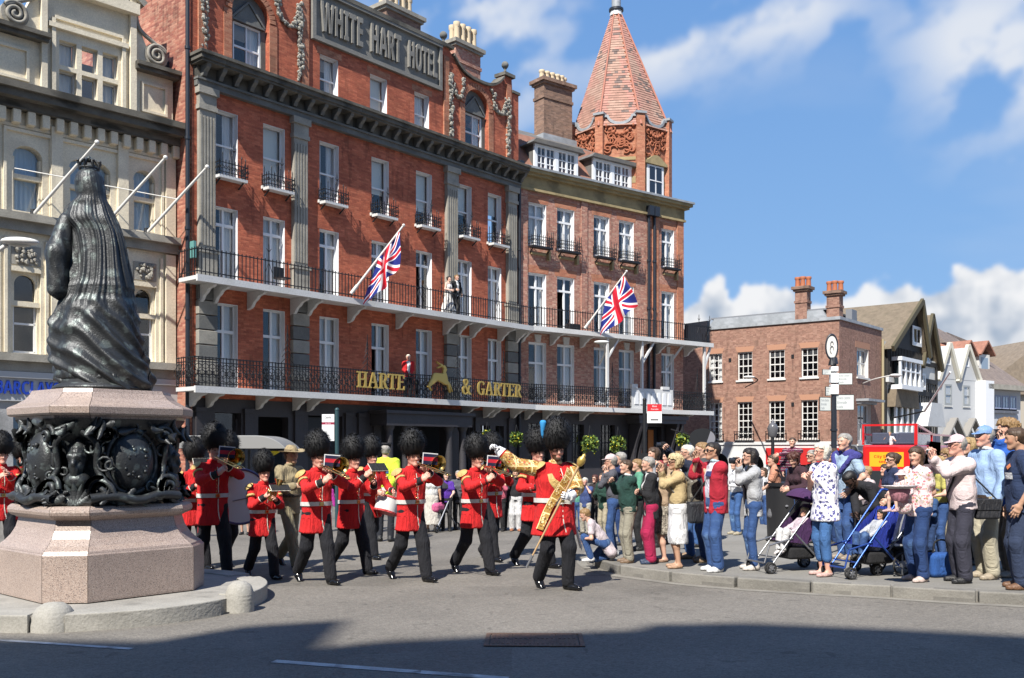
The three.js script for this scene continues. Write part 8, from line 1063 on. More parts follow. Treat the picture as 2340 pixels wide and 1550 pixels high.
function cam(P, label, big = 0) { const p = mix3(P.hands.L.p, P.hands.R.p, 0.5), o = thing('camera', label, 'camera', P.toWorld(add3(p, [0, 0.01, 0.02])), P.turn, null); mesh('camera_body', rb(big ? 0.14 : 0.1, big ? 0.09 : 0.062, big ? 0.06 : 0.025, 0.01), big ? M.iron : mat([0.1, 0.1, 0.11], 0.4), o); mesh('lens', cyl(big ? 0.035 : 0.018, big ? 0.038 : 0.018, big ? 0.09 : 0.025, 0, 0, 0, 14).rotateX(Math.PI / 2), M.pipe, o); return o; }
function shoulderBag(P, label, c, side, drop = -0.1, s = 1, pos) { const at0 = pos ?? add3(P.hipC, [side * 0.22, drop, 0.02]), w = P.toWorld(at0), o = thing('shoulder_bag', label, 'bag', w, P.turn + Math.PI / 2 * side); o.scale.setScalar(s); mesh('bag', rb(0.34, 0.27, 0.1, 0.035, 0, -0.08, 0, 3), cloth(c, 0.6), o); mesh('flap', rb(0.33, 0.15, 0.02, 0.008, 0, -0.02, 0.052), cloth(c.map((v) => v * 0.8), 0.5), o); const tip = side > 0 ? P.shR : P.shL, to = V3(...P.toWorld(add3(tip, [side * 0.06, 0.05, 0]))).sub(V3(...w)).applyAxisAngle(V3(0, 1, 0), -o.rotation.y).divideScalar(s).toArray(); const bulge = (k) => [[k * 0.16, 0.02, 0], mix3([k * 0.16, 0.02, 0], add3(to, [0, 0, 0]), 0.5).map((v, i) => v + (i === 2 ? 0.03 : 0)), to]; mesh('strap', [tube(bulge(1), 0.011, 12, 5), tube(bulge(-1), 0.011, 12, 5)], cloth(BLACK), o); return o; }
{
  let P;
  // ---- front row, left to right
  P = spectator({ x: 1402, y: 1272, ty: 1040, th: -95, top: ['jacket', [0.09, 0.09, 0.11]], bot: ['trousers', denim], hat: ['cap', [0.66, 0.52, 0.52]], hair: ['crop', 'grey'], glasses: 1, ...snap(1382, 1075), shoes: TRAINER, label: 'man in pale pink cap and dark jacket photographing at the kerb end' }); cam(P, 'small camera held by the man in the pale pink cap');
  P = spectator({ x: 1437, y: 1286, ty: 1052, th: -75, w: 1.18, belly: 0.8, top: ['shirt', [0.012, 0.05, 0.04], 0.026], bot: ['trousers', [0.3, 0.28, 0.22], 1.25], hair: ['short', 'brown'], collar: WHITE, R: ['p', 1398, 1102, 0.1], L: ['p', 1402, 1106, -0.05], hL: { pose: 'grip' }, hR: { pose: 'grip' }, shoes: [0.2, 0.13, 0.08], label: 'stout man in dark green sweater and grey trousers, brown hair' }); cam(P, 'small silver camera held by the man in the green sweater');
  { P = spectator({ x: 1384, y: 1283, h: 1.25, th: -100, sit: 1, hip: 0.34, lean: 35, top: ['tshirt', [0.6, 0.52, 0.55]], bot: ['trousers', denim, 1.1], hair: ['short', 'fair'], fl: [0.12, 0.08, 0.28, 0, 5], fr: [-0.1, 0.1, -0.12, 50, 0], L: [0.12, 0.45, 0.45], R: [-0.15, 0.4, 0.42], shoes: TRAINER, label: 'child in jeans crouching at the tip of the kerb' }); }
  P = spectator({ x: 1488, y: 1288, ty: 1045, th: -85, fem: 1, top: ['jacket', [0.018, 0.018, 0.022], 0.026, -0.2], open: [WHITE, 0.06], bot: ['trousers', [0.38, 0.01, 0.07], 1.5], hair: ['short', 'grey'], L: ['p', 1456, 1128, -0.04], R: ['p', 1458, 1124, 0.1], hL: { pose: 'grip' }, hR: { pose: 'grip' }, shoes: [0.03, 0.05, 0.1], label: 'grey haired woman in black cardigan, white top and magenta trousers' });
  P = spectator({ x: 1518, y: 1284, ty: 1062, th: -82, fem: 1, top: ['threeq', [0.38, 0.27, 0.18], 0.02], bot: ['skirt', leopard, 1.15, 0.5], hair: ['bob', 'brown'], L: ['p', 1508, 1062, -0.05], R: ['p', 1510, 1066, 0.08], hL: { pose: 'grip' }, hR: { pose: 'grip' }, sandal: 1, shoes: [0.3, 0.18, 0.12], label: 'woman in animal print skirt with camera raised above her head' });
  P = spectator({ x: 1550, y: 1298, ty: 1040, th: -84, fem: 1, w: 1.08, top: ['shirt', [0.5, 0.38, 0.2], 0.024, -0.12], bot: ['skirt', [0.78, 0.78, 0.79], 0.98, 0.38], hair: ['curly', 'pale'], glasses: 2, ...snap(1508, 1070), sandal: 1, shoes: [0.45, 0.28, 0.18], skin: 'tan', label: 'blonde woman in tan jacket, white skirt and sunglasses' }); cam(P, 'camera held up by the blonde woman in the tan jacket');
  { const w = P.toWorld(add3(P.chest, [-0.02, -0.12, -0.24])), o = thing('backpack', 'silver grey patterned backpack on the woman in the tan jacket', 'backpack', w, P.turn); mesh('pack', [rb(0.34, 0.4, 0.2, 0.07, 0, 0, 0, 4), rb(0.26, 0.18, 0.08, 0.035, 0, -0.08, -0.12, 3)], mat([0.5, 0.5, 0.47], 0.55, { map: leopard.map }), o); mesh('strap', [-1, 1].map((s) => tube([[s * 0.11, 0.18, 0.08], [s * 0.12, 0.27, 0.22], [s * 0.12, 0.1, 0.34], [s * 0.14, -0.12, 0.12]], 0.016, 16, 5)), cloth([0.2, 0.18, 0.15]), o); }
  P = spectator({ x: 1578, y: 1276, ty: 1018, th: -85, top: ['jacket', [0.014, 0.02, 0.045], 0.03], bot: ['trousers', denimPale, 1.15], hair: ['short', 'white'], glasses: 1, L: ['p', 1522, 1024, -0.04], R: ['p', 1524, 1028, 0.1], hL: { pose: 'grip' }, hR: { pose: 'grip' }, shoes: [0.3, 0.2, 0.12], label: 'white haired man in navy jacket holding a large camera overhead' }); cam(P, 'large dark camera held overhead by the white haired man', 1);
  P = spectator({ x: 1612, y: 1284, ty: 1012, th: -88, top: ['shirt', [0.06, 0.065, 0.07], 0.024], bot: ['trousers', denimDark, 1.15], hair: ['short', 'fair'], glasses: 1, ...snap(1590, 1048), shoes: [0.25, 0.17, 0.1], label: 'fair haired man with spectacles behind the man in the red jacket' });
  P = spectator({ x: 1636, y: 1306, ty: 1012, th: -72, w: 1.1, top: ['jacket', [0.42, 0.015, 0.035], 0.03, -0.14], open: [[0.7, 0.68, 0.78], 0.07], bot: ['trousers', denim, 1.35], hair: ['crop', 'dark'], glasses: 2, collar: [0.45, 0.6, 0.68], R: ['p', 1592, 1050, 0.08], L: ['p', 1594, 1054, -0.1], hL: { pose: 'grip', dir: [0, 0.9, 0.3] }, hR: { pose: 'grip', dir: [0, 0.9, 0.3] }, skin: 'tan', shoes: TRAINER, label: 'man in red jacket, blue jeans and sunglasses with black satchel' }); cam(P, 'small camera before the face of the man in the red jacket');
  P.ribbon('jacket_patch', [[0.02, 0.4], [0.12, 0.4]], 0.07, cloth([0.03, 0.04, 0.14]), 0.014); shoulderBag(P, 'black satchel hanging at the hip of the man in the red jacket', [0.02, 0.022, 0.028], -1, -0.12, 1.05, add3(P.hipC, [-0.2, -0.05, 0.12]));
  P = spectator({ x: 1683, y: 1222, ty: 1050, th: -60, fem: 1, top: ['shirt', [0.7, 0.7, 0.72]], bot: ['trousers', denimPale], hair: ['bob', 'dark'], cell: 0.026, L: [0.1, 1.15, 0.3], R: [-0.1, 1.15, 0.3], shoes: KHAKI, label: 'person in white shirt and pale jeans standing further back' });
  P = spectator({ x: 1722, y: 1302, ty: 1026, th: -84, fem: 1, top: ['jacket', [0.42, 0.43, 0.45], 0.026, -0.16], open: [BLACK, 0.055], bot: ['trousers', denim, 0.98], hair: ['bob', 'dark'], glasses: 1, ...snap(1686, 1060), shoes: [0.6, 0.55, 0.5], label: 'dark haired woman in light grey hoodie and tight blue jeans' }); cam(P, 'black camera held out by the woman in the grey hoodie', 1);
  P = spectator({ x: 1772, y: 1236, ty: 1040, th: -100, top: ['tshirt', [0.6, 0.28, 0.18], 0.024], bot: ['shorts', [0.13, 0.13, 0.14], 1.3], hair: ['short', 'brown'], cell: 0.026, L: [0.05, 1.0, 0.3], R: [-0.1, 1.02, 0.3], shoes: BLACK, label: 'man in peach shirt and grey shorts behind the litter bin' });
  { const o = thing('litter_bin', 'dark street litter bin beneath the boy in the striped top', 'litter bin', onGround(1800, 1236, PAVE)); mesh('body', [cyl(0.34, 0.37, 0.95, 0, 0, 0, 24)], mat([0.02, 0.02, 0.022], 0.45), o); mesh('rim', [cyl(0.4, 0.4, 0.06, 0, 0.95, 0, 24), cyl(0.36, 0.38, 0.05, 0, 0, 0, 24)], M.iron, o); }
  P = spectator({ at: [...(() => { const q = onGround(1812, 1240, PAVE); return [q[0], 0.72, q[2]]; })()], h: 1.18, th: -30, top: ['shirt', stripes, 0.026], bot: ['trousers', denim, 1.1], hair: ['short', 'brown'], L: ['p', 1776, 1040, 0.1], eL: [0.2, 1, 0], R: [-0.24, 0.9, 0.05], cell: 0.018, shoes: [0.2, 0.2, 0.22], label: 'boy in maroon striped top with one arm raised high' });
  P = spectator({ x: 1836, y: 1262, ty: 1030, th: -70, fem: 1, lean: 14, top: ['shirt', [0.05, 0.02, 0.03]], bot: ['trousers', BLACK], hair: ['curly', 'auburn'], head: [20, 20], L: [0.1, 1.1, 0.35], R: [-0.1, 1.1, 0.35], cell: 0.024, label: 'woman with dark red hair behind the white haired woman' });
  P = spectator({ x: 1886, y: 1316, ty: 1014, th: -75, fem: 1, w: 1.14, flare: 0.03, top: ['dress', floral, 0.03, -0.2], bot: ['capri', [0.05, 0.14, 0.34], 1.1], hair: ['bob', 'white'], glasses: 1, R: ['p', 1848, 1090, 0.1], L: ['p', 1850, 1094, -0.04], hL: { pose: 'grip' }, hR: { pose: 'grip' }, skin: 'pink', sandal: 1, shoes: [0.6, 0.4, 0.36], label: 'white haired woman in sleeveless blue floral tunic and blue capri trousers' });
  P = spectator({ x: 1936, y: 1278, ty: 992, th: -70, top: ['tshirt', [0.36, 0.48, 0.62], 0.026], bot: ['trousers', denim, 1.2], hair: ['short', 'grey'], L: [0.2, 0.98, 0.12], R: [-0.22, 1.0, 0.14], head: [10, 0], shoes: [0.3, 0.24, 0.18], label: 'grey haired man in light blue shirt with purple sweater on shoulders' });
  { const g = new Field(); g.limb(add3(P.shL, [0.03, 0.03, 0]), add3(P.shR, [-0.03, 0.03, 0]), 0.07, 0.07, 1, null, 0.04).limb(add3(P.shL, [0, 0, 0.06]), add3(P.chest, [0.06, -0.06, 0.15]), 0.045, 0.03).limb(add3(P.shR, [0, 0, 0.06]), add3(P.chest, [-0.04, -0.06, 0.15]), 0.045, 0.03).limb(add3(P.neckB, [0, -0.02, -0.04]), add3(P.chest, [0, 0.02, -0.14]), 0.1, 0.05, 1.4, [1, 0, 0]); const m = new THREE.Mesh(g.mesh(0.018, 0.014, 3, 16), cloth([0.05, 0.05, 0.24])); m.name = 'draped_sweater'; m.castShadow = m.receiveShadow = true; P.o.add(m); }
  P = spectator({ x: 1998, y: 1282, h: 1.68, th: -72, lean: 62, hz: -0.2, hip: 0.88, top: ['shirt', [0.014, 0.014, 0.018], 0.026], bot: ['trousers', [0.016, 0.018, 0.026], 1.15], skin: 'dark', hair: ['crop', 'black'], head: [0, 10], L: ['p', 1964, 1172, 0.15], R: ['p', 1958, 1180, 0.3], shoes: BLACK, label: 'dark skinned man in black bending over the blue pushchair' });
  P = spectator({ x: 2046, y: 1282, ty: 1036, th: -82, fem: 1, top: ['tshirt', [0.02, 0.032, 0.09], 0.024], bot: ['trousers', [0.03, 0.04, 0.08]], hair: ['bun', 'brown'], glasses: 2, L: [0.2, 1.0, 0.25], R: [-0.22, 1.0, 0.25], cell: 0.024, label: 'woman in navy top with sunglasses and tied back hair' });
  P = spectator({ x: 2100, y: 1328, ty: 1022, th: -70, fem: 1, w: 1.05, top: ['tshirt', pinkPrint, 0.024], bot: ['trousers', denimDark, 1.35], hair: ['long', 'brown'], R: ['p', 2058, 1118, 0.16], L: ['p', 2092, 1112, -0.1], head: [20, 6], hL: { pose: 'relax' }, shoes: [0.62, 0.5, 0.45], label: 'woman in jeans and pink patterned top holding a baby' });
  { const q = P.toWorld([0.06, 1.12, 0.3]); P = person({ at: [q[0], q[1] - 0.22, q[2]], h: 0.8, th: -70, w: 1.25, sit: 1, hip: 0.34, lean: 4, top: ['shirt', pinkPrint, 0.03], bot: ['shorts', [0.6, 0.32, 0.34]], fl: [0.14, 0.16, 0.36, 0, 10], fr: [-0.14, 0.14, 0.36, 0, -10], L: [0.26, 0.5, 0.3], R: [-0.26, 0.5, 0.3], hair: ['fringe', 'fair'], hat: ['sun', [0.72, 0.56, 0.55]], skin: 'pale', cell: 0.019, shoes: [0.6, 0.4, 0.4], label: 'baby in a pale pink sun hat held by a woman in jeans' }); const w2 = at(2056, 1120, 10.75), o = thing('pink_sun_hat', 'white and pink wide brimmed hat carried before the baby', 'hat', w2); mesh('brim', lathe([[0.1, 0.01], [0.17, 0.03], [0.21, 0.05], [0.17, 0.045], [0.1, 0.03]], 24).scale(1, 1, 0.7), cloth([0.74, 0.66, 0.66]), o); mesh('crown', lathe([[0, -0.13], [0.08, -0.12], [0.11, 0.0], [0.1, 0.02]], 20).scale(1.1, 1, 0.8), cloth([0.55, 0.24, 0.29]), o); }
  P = spectator({ x: 2200, y: 1331, ty: 986, th: -84, w: 1.05, hk: 1.03, lean: 4, top: ['shirt', [0.72, 0.6, 0.6], 0.03, -0.06], bot: ['trousers', [0.035, 0.035, 0.055], 1.4], hat: ['cap', [0.72, 0.55, 0.58]], hair: ['short', 'grey'], glasses: 1, ...snap(2128, 1042), skin: 'pink', shoes: BLACK, label: 'person in pink cap, pale pink shirt and dark trousers holding up a white camera' }); { const c = cam(P, 'small white camera held up by the person in pink cap'); c.children[0].material = M.offWhite; }
  P.ribbon('bag_strap', [[0.16, 0.44], [0.02, 0.2], [-0.18, 0.0]], 0.03, cloth(BLACK), 0.02); shoulderBag(P, 'dark bag hanging behind the person in the pink cap', [0.025, 0.025, 0.03], 1, -0.02, 0.9, add3(P.hipC, [0.08, 0.02, -0.26]));
  P = spectator({ x: 2258, y: 1322, ty: 966, th: -76, w: 1.05, hk: 1.03, top: ['shirt', [0.32, 0.46, 0.7], 0.026], bot: ['trousers', [0.44, 0.4, 0.3], 1.35], hat: ['cap', [0.2, 0.34, 0.62]], hair: ['short', 'grey'], collar: WHITE, L: [0.24, 0.9, 0.1], R: [-0.26, 0.92, 0.08], skin: 'pink', shoes: [0.36, 0.3, 0.22], label: 'man in blue cap, light blue shirt and khaki trousers' });
  P.ribbon('belt', [[-0.2, 0.02], [0, 0.02], [0.2, 0.02]], 0.04, cloth([0.05, 0.03, 0.02]), 0.012);
  P = spectator({ x: 2312, y: 1318, ty: 960, th: -92, hk: 1.0, w: 1.05, top: ['jacket', [0.02, 0.1, 0.42], 0.034, -0.14], bot: ['trousers', [0.2, 0.17, 0.14], 1.25], hair: ['curly', 'fair'], ...snap(2286, 1000), shoes: [0.4, 0.36, 0.3], label: 'curly haired man in bright blue jacket with camera at his eye' }); cam(P, 'black camera at the eye of the curly haired man', 1);
  P = spectator({ x: 2336, y: 1346, ty: 978, th: -100, w: 1.16, hk: 1.0, top: ['tshirt', [0.018, 0.035, 0.09], 0.03, -0.1], bot: ['trousers', [0.025, 0.04, 0.085], 1.45], hair: ['short', 'brown'], L: [0.24, 0.92, 0.1], R: [-0.25, 0.9, 0.06], eR: [-0.8, 0, -0.6], head: [-10, 8], skin: 'tan', shoes: [0.16, 0.08, 0.04], label: 'man in navy rugby shirt with pale print and dark jeans at right edge' });
  P.ribbon('shirt_print', [[0.02, 0.3], [0.14, 0.3]], 0.07, cloth([0.6, 0.6, 0.6]), 0.014); P.ribbon('shirt_badge', [[0.06, 0.38], [0.1, 0.42]], 0.05, cloth([0.6, 0.2, 0.08]), 0.014);
  // ---- behind the front row
  const back = (x, y, ty, S) => spectator({ x, y, ty, th: -85, cell: 0.027, L: [0.14, 1.1, 0.3], R: [-0.14, 1.05, 0.3], ...S });
  back(1985, 1264, 1066, { top: ['shirt', [0.6, 0.5, 0.5]], bot: ['trousers', BLACK], hair: ['short', 'blond'], label: 'fair haired child in pale top behind the woman in navy' });
  back(2152, 1285, 1046, { fem: 1, top: ['tshirt', [0.5, 0.45, 0.12]], bot: ['trousers', denim], hair: ['curly', 'blond'], label: 'fair haired woman seen between the baby and the pink cap' });
  back(2222, 1290, 1002, { fem: 1, top: ['shirt', [0.05, 0.05, 0.06]], bot: ['trousers', BLACK], hair: ['bob', 'blond'], label: 'blond woman peering from behind the man in the blue cap' });
  back(2128, 1300, 1110, { h: 1.2, top: ['shirt', [0.03, 0.08, 0.2]], bot: ['trousers', [0.02, 0.05, 0.14]], hair: ['short', 'dark'], label: 'child in dark blue between the jeans and the dark trousers' });
  back(1950, 1250, 1020, { top: ['shirt', [0.03, 0.03, 0.05]], bot: ['trousers', BLACK], hair: ['short', 'dark'], label: 'person in black half hidden behind the man in light blue' });
  back(2030, 1262, 1062, { fem: 1, top: ['shirt', [0.3, 0.06, 0.06]], bot: ['trousers', denimDark], hair: ['long', 'brown'], label: 'long haired person behind the woman in navy top' });
  back(1592, 1250, 1040, { top: ['shirt', [0.35, 0.36, 0.4]], bot: ['trousers', denimPale], hair: ['short', 'grey'], label: 'person in grey between the overhead camera and the red jacket' });
  back(1462, 1258, 1050, { fem: 1, top: ['shirt', [0.1, 0.3, 0.2]], bot: ['trousers', BLACK], hair: ['short', 'fair'], label: 'person in pale green half hidden by the magenta trousers' });
  { // the deeper ranks, glimpsed between the others
    const TC = [['navy', [0.02, 0.03, 0.09]], ['grey', [0.3, 0.3, 0.32]], ['dark red', [0.24, 0.02, 0.03]], ['white', WHITE], ['beige', [0.5, 0.42, 0.3]], ['black', BLACK], ['teal', [0.03, 0.16, 0.17]], ['sky blue', [0.3, 0.45, 0.6]]], HC = [['grey', 'short'], ['brown', 'bob'], ['dark', 'short'], ['fair', 'curly'], ['white', 'short']], r = rng(99);
    [[1424, 1246], [1500, 1250], [1532, 1242], [1556, 1236], [1622, 1240], [1862, 1240], [1908, 1246], [1964, 1240], [2172, 1262], [2190, 1250], [2238, 1262], [2284, 1272]].forEach(([x, y], i) => { const t = TC[i % 8], h = HC[i % 5], tr = [['jeans', denimDark], ['black trousers', BLACK], ['khaki trousers', KHAKI]][i % 3]; back(x, y, undefined, { h: 1.5 + 0.13 * r(), ty: 0, th: -70 - 40 * r(), fem: h[1] === 'bob' || h[1] === 'curly' ? 1 : 0, cell: 0.029, top: ['shirt', t[1], 0.02 + 0.012 * r()], bot: ['trousers', tr[1], 1.1], hair: [h[1], h[0]], glasses: r() < 0.3 ? 2 : 0, ...(r() < 0.4 ? { L: [0.08, 1.56, 0.24], R: [-0.08, 1.56, 0.24] } : {}), label: `${h[0]} haired spectator in ${t[0]} top and ${tr[0]}, standing in the back ranks` }); });
  }
  // ---- pushchairs
  const pushchair = (name, px, py, turn, fabric, frame, label, hood) => {
    const o = thing('pushchair', label, 'pushchair', onGround(px, py, PAVE), turn), G = []; const hW = 0.2;
    for (const s of [-hW, hW]) { G.push(bar([s, 0.1, 0.42], [s, 1.02, -0.36], 0.0115, 7), bar([s, 0.5, 0.06], [s, 0.1, -0.36], 0.013, 7), bar([s, 0.44, 0.1], [s, 0.36, 0.45], 0.012, 7), bar([s, 0.36, 0.45], [s, 0.14, 0.52], 0.012, 6)); G.push(tube([[s, 1.02, -0.36], [s, 1.07, -0.42], [s, 1.06, -0.5]], 0.017, 8, 6)); } G.push(bar([-hW, 0.2, 0.34], [hW, 0.2, 0.34], 0.011, 6), bar([-hW, 0.2, -0.3], [hW, 0.2, -0.3], 0.011, 6), bar([-hW, 0.14, 0.52], [hW, 0.14, 0.52], 0.012, 6)); mesh('frame', G, frame, o);
    const seat = [[0.2, 0.4], [-0.12, 0.36], [-0.2, 0.42], [-0.34, 0.86]], pos = []; for (let i = 0; i < 3; i++) { const [z0, y0] = seat[i], [z1, y1] = seat[i + 1]; for (const q of [[-hW, y0, z0], [hW, y0, z0], [hW, y1, z1], [-hW, y0, z0], [hW, y1, z1], [-hW, y1, z1]]) pos.push(...q); } for (const s of [-hW, hW]) for (const q of [[s, 0.4, 0.2], [s, 0.36, -0.12], [s, 0.86, -0.34], [s, 0.4, 0.2], [s, 0.86, -0.34], [s, 0.6, -0.02]]) pos.push(...q); const g = new THREE.BufferGeometry(); g.setAttribute('position', new THREE.Float32BufferAttribute(pos, 3)); g.computeVertexNormals(); mesh('seat', g, fabric, o);
    if (hood) { const hg = new THREE.SphereGeometry(0.26, 16, 8, 0, Math.PI * 2, 0, 1.35); hg.scale(0.85, 0.75, 1.0); hg.rotateX(-0.25); hg.translate(0, 0.88, -0.2); mesh('hood', hg, fabric, o); } mesh('basket', rb(0.34, 0.16, 0.4, 0.04, 0, 0.24, -0.08), cloth(BLACK), o);
    for (const [z, r] of [[0.44, 0.075], [-0.36, hood ? 0.085 : 0.15]]) for (const s of [-1, 1]) for (const k of r < 0.1 ? [-0.025, 0.025] : [0]) { const w = part('wheel', o); w.position.set(s * (hW + 0.015) + k, r, z); const t = new THREE.TorusGeometry(r - 0.014, 0.014, 7, 20); t.rotateY(Math.PI / 2); mesh('tyre', t, M.rubber, w); mesh('rim', [cyl(r * 0.3, r * 0.3, 0.03, 0, -0.015, 0, 10).rotateZ(Math.PI / 2), ...[0, 1, 2].map((i) => { const b = bx(0.012, (r - 0.02) * 2, 0.016); b.rotateX(i * Math.PI / 3); return b; })], M.steel, w); }
    return o;
  };
  const tot = (o, S) => { const q = o.localToWorld(V3(0, 0.33, -0.1)); return person({ at: q.toArray(), th: o.rotation.y * 57.3, h: 0.92, w: 1.2, sit: 1, hip: 0.16, lean: -24, fl: [0.11, -0.06, 0.46, 30, 10], fr: [-0.11, -0.08, 0.44, 30, -10], L: [0.2, 0.34, 0.3], R: [-0.2, 0.32, 0.3], cell: 0.019, head: [0, 10], ...S }); };
  scene.updateMatrixWorld(true);
  let o = pushchair('a', 1806, 1304, -1.25, cloth([0.06, 0.018, 0.085]), M.steel, 'purple pushchair with hood at the kerb beside the floral tunic', true); o.updateMatrixWorld(true); tot(o, { top: ['shirt', [0.6, 0.5, 0.56], 0.024], bot: ['trousers', [0.74, 0.74, 0.74], 1.5], hair: ['bob', 'pale'], fem: 1, shoes: [0.7, 0.66, 0.66], label: 'small fair haired child in white reclining in the purple pushchair' });
  o = pushchair('b', 1982, 1316, -1.2, cloth([0.01, 0.03, 0.3]), mat([0.05, 0.12, 0.45], 0.3, { metalness: 0.6 }), 'bright blue pushchair with large black rear wheels', false); o.updateMatrixWorld(true); tot(o, { top: ['jacket', [0.5, 0.52, 0.56], 0.026], bot: ['trousers', denim, 1.4], hair: ['curly', 'dark'], skin: 'tan', label: 'dark haired child in grey jacket sitting in the blue pushchair' });
  o = pushchair('c', 2046, 1308, -1.3, cloth([0.02, 0.03, 0.1]), M.steel, 'second blue pushchair with grey frame beside the woman in jeans', false);
  { const q = onGround(2150, 1318, PAVE), b = thing('blue_bag', 'bright blue bag on the pavement behind the woman in jeans', 'bag', q, 0.3); mesh('bag', rb(0.42, 0.3, 0.24, 0.06, 0, 0.15, 0, 3), cloth([0.02, 0.09, 0.32]), b); mesh('handle', tube([[-0.12, 0.28, 0], [-0.08, 0.44, 0], [0.08, 0.44, 0], [0.12, 0.28, 0]], 0.012, 12, 5), cloth(BLACK), b); }
}
{ // ---- the far side of the road, between the bandsmen
  const far = (x, y, ty, S) => walker({ x, y, ty, ...S }), A = { L: [0.1, 1.2, 0.26], R: [-0.1, 1.2, 0.26] };
  far(862, 1216, 1082, { th: 10, top: ['shirt', [0.4, 0.3, 0.24]], bot: ['trousers', BLACK], hair: ['short', 'grey'], label: 'person in brown top left of the police officer' });
  far(846, 1212, 1096, { th: 20, fem: 1, top: ['shirt', [0.5, 0.16, 0.3]], bot: ['trousers', denimDark], hair: ['bob', 'brown'], label: 'person in pink top behind the side drum' });
  far(986, 1216, 1070, { th: 5, fem: 1, top: ['tshirt', [0.72, 0.72, 0.7]], bot: ['skirt', [0.62, 0.58, 0.52], 1.3, 0.2], hair: ['bob', 'dark'], skin: 'tan', label: 'woman in long white skirt right of the middle trombonist' });
  far(1020, 1214, 1080, { th: 0, fem: 1, top: ['tshirt', [0.1, 0.03, 0.34]], bot: ['trousers', BLACK], hair: ['bob', 'dark'], skin: 'pale', L: [0.14, 1.02, 0.3], R: [-0.14, 1.02, 0.3], label: 'dark haired woman in purple top behind a pushchair' });
  { const o = thing('pushchair', 'dark pushchair with pink blanket in front of the woman in purple', 'pushchair', onGround(1002, 1214), -0.5), G = []; for (const s of [-0.22, 0.22]) G.push(bar([s, 0.08, 0.4], [s, 1.0, -0.35], 0.016, 6), bar([s, 0.5, 0.05], [s, 0.08, -0.35], 0.015, 6)); mesh('frame', G, M.steel, o); mesh('seat', [rb(0.4, 0.08, 0.4, 0.03, 0, 0.42, 0.05), rb(0.4, 0.5, 0.08, 0.03, 0, 0.68, -0.2).rotateX(0)], cloth(BLACK), o); mesh('blanket', rb(0.36, 0.22, 0.36, 0.09, 0, 0.5, 0.16, 4), cloth([0.6, 0.12, 0.26]), o); mesh('hood', (() => { const g = new THREE.SphereGeometry(0.27, 14, 7, 0, 6.283, 0, 1.3); g.translate(0, 0.82, -0.12); return g; })(), cloth([0.03, 0.03, 0.04]), o); for (const z of [0.42, -0.37]) for (const s of [-0.23, 0.23]) { const t = new THREE.TorusGeometry(0.07, 0.018, 6, 16); t.rotateY(Math.PI / 2); t.translate(s, 0.085, z); mesh('wheel', t, M.rubber, o); } }
  far(1048, 1212, 1076, { th: -10, top: ['jacket', [0.1, 0.1, 0.12]], bot: ['trousers', BLACK], hair: ['short', 'grey'], ...A, label: 'man in dark jacket behind the trombonist nearest the drum major' });
  far(1142, 1214, 1078, { th: -15, fem: 1, w: 1.15, top: ['shirt', [0.55, 0.12, 0.18], 0.026], bot: ['trousers', BLACK, 1.2], hair: ['bob', 'fair'], L: [0.1, 1.45, 0.25], R: [-0.1, 1.45, 0.25], label: 'woman in coral pink jacket and black trousers taking a photograph' });
  far(1122, 1214, 1090, { th: 0, top: ['shirt', [0.5, 0.3, 0.3]], bot: ['trousers', BLACK], hair: ['short', 'white'], label: 'white haired person left of the woman in coral pink' });
  far(1178, 1214, 1074, { th: 0, top: ['tshirt', [0.02, 0.02, 0.025]], bot: ['trousers', [0.66, 0.66, 0.66], 1.35], hair: ['short', 'dark'], skin: 'tan', L: [0.12, 1.5, 0.22], R: [-0.12, 1.5, 0.22], shoes: [0.4, 0.16, 0.08], label: 'man in black shirt and white trousers behind the drum major’s arm' });
  far(1162, 1212, 1088, { th: 10, fem: 1, top: ['shirt', [0.03, 0.03, 0.04]], bot: ['trousers', BLACK], hair: ['long', 'dark'], label: 'dark haired woman in black between coral pink and white trousers' });
  far(560, 1222, 1090, { th: 0, top: ['shirt', [0.04, 0.05, 0.1]], bot: ['shorts', BLACK], hair: ['short', 'brown'], label: 'bare legged spectator beyond the bass drum' });
  far(748, 1215, 1100, { th: 0, fem: 1, top: ['shirt', [0.45, 0.03, 0.3]], bot: ['trousers', [0.66, 0.66, 0.66]], hair: ['bob', 'dark'], label: 'person in magenta and white beyond the khaki soldier' });
  far(812, 1214, 1088, { th: 0, fem: 1, top: ['shirt', [0.5, 0.2, 0.24]], bot: ['trousers', denimDark], hair: ['long', 'fair'], label: 'fair haired woman beyond the raised black folder' });
  far(1338, 1222, 1092, { th: -25, top: ['tshirt', [0.05, 0.08, 0.22], 0.024], bot: ['trousers', [0.46, 0.43, 0.36], 1.25], hair: ['short', 'white'], L: [0.1, 1.5, 0.2], R: [-0.1, 1.5, 0.2], skin: 'pink', label: 'man in navy shirt and cream trousers just right of the drum major' });
  far(1318, 1216, 1094, { th: 0, fem: 1, top: ['shirt', [0.12, 0.4, 0.3]], bot: ['trousers', denim], hair: ['bob', 'blond'], label: 'person in blue and green tight behind the drum major’s hip' });
  far(1362, 1218, 1086, { th: -40, fem: 1, top: ['shirt', [0.03, 0.02, 0.02], 0.026], bot: ['trousers', BLACK], hair: ['bob', 'auburn'], glasses: 2, ...A, label: 'red haired person in black with sunglasses holding a camera' });
  far(1380, 1232, 1082, { th: -50, top: ['jacket', [0.012, 0.05, 0.035], 0.026], bot: ['trousers', KHAKI], hair: ['short', 'brown'], ...A, label: 'person in dark green behind the man in the pale pink cap' });
  far(1300, 1212, 1090, { th: 0, top: ['shirt', [0.5, 0.5, 0.52]], bot: ['trousers', denimDark], hair: ['short', 'white'], L: [0.1, 1.6, 0.2], R: [-0.1, 1.6, 0.2], label: 'white capped spectator beyond the gilt mace head' });
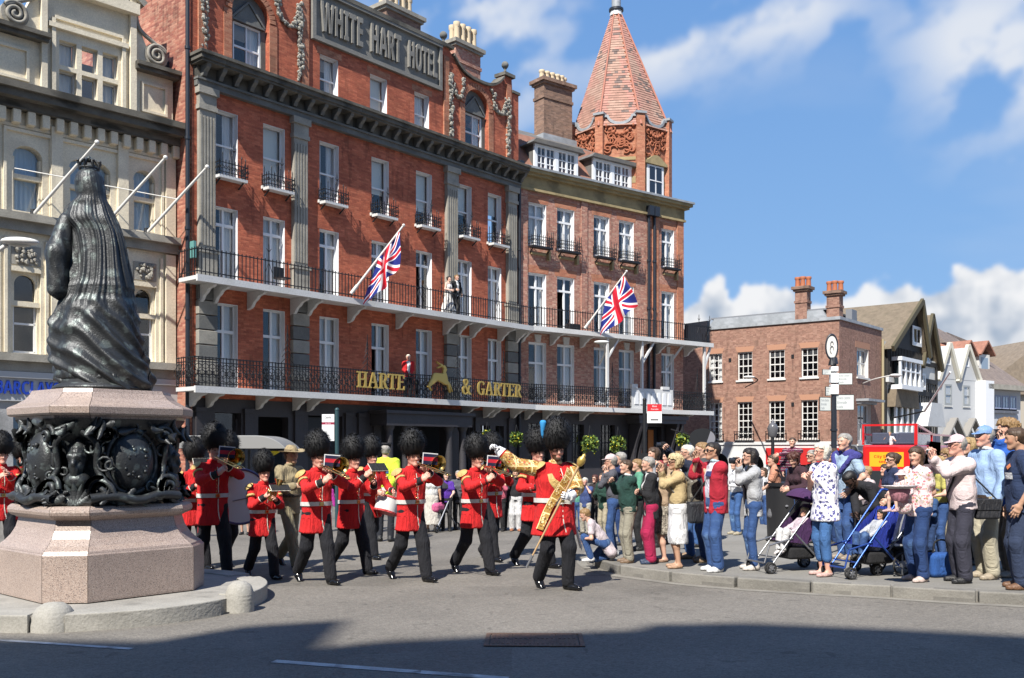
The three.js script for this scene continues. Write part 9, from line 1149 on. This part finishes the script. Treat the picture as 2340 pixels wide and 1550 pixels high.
  far(1748, 1212, 1070, { th: -60, fem: 1, top: ['shirt', [0.55, 0.55, 0.57]], bot: ['trousers', denim], hair: ['long', 'brown'], label: 'person further back right of the woman in grey hoodie' });
}
{ // ---- on the balconies
  const onBalcony = (F, t, d, h, S) => { const [x, z] = along(F, t, d); return person({ at: [x, h, z], ...S }); };
  onBalcony(FA, 10.72, 0.75, 7.34, { h: 1.62, th: 55, fem: 1, top: ['tank', [0.74, 0.72, 0.68], 0.022], bot: ['skirt', [0.76, 0.74, 0.7], 2.3, 0.05], hair: ['bun', 'dark'], L: [0.1, 1.12, 0.22], R: [-0.1, 1.1, 0.22], skin: 'pale', cell: 0.024, label: 'bride in a white dress on the upper hotel balcony' });
  onBalcony(FA, 11.25, 0.7, 7.34, { h: 1.76, th: 45, top: ['jacket', [0.012, 0.012, 0.014], 0.026, -0.14], open: [WHITE, 0.04], bot: ['trousers', BLACK], hair: ['short', 'fair'], L: [0.24, 0.95, 0.1], R: [-0.2, 1.1, 0.2], cell: 0.024, label: 'groom in a black suit on the upper hotel balcony' });
  onBalcony(FA, 8.35, 0.78, 3.73, { h: 1.76, th: 20, top: ['jacket', [0.58, 0.015, 0.02], 0.028, -0.12], open: [WHITE, 0.05], bot: ['trousers', BLACK], hair: ['crop', 'white'], L: [0.06, 0.98, 0.2], R: [-0.06, 0.98, 0.22], skin: 'pink', cell: 0.024, label: 'man in a scarlet coat standing above the gilded hotel letters' });
  { const q = at(2034, 968, 51); person({ at: [q[0], 1.0, q[2]], h: 1.6, th: -40, sit: 1, top: ['tshirt', [0.7, 0.7, 0.7]], bot: ['trousers', BLACK], hair: ['short', 'blond'], cell: 0.028, L: [0.2, 1.4, 0.2], R: [-0.2, 1.4, 0.2], label: 'passenger in white standing on the top deck of the red bus' }); }
}

scene.updateMatrixWorld(true);
{ const done = new Set(); scene.traverse((o) => { const m = o.material; if (m && !done.has(m)) { done.add(m); if (!m.transmission) m.color.multiplyScalar(0.87); } }); }   // one common trim of all base colours to the exposure
renderer.render(scene, camera);
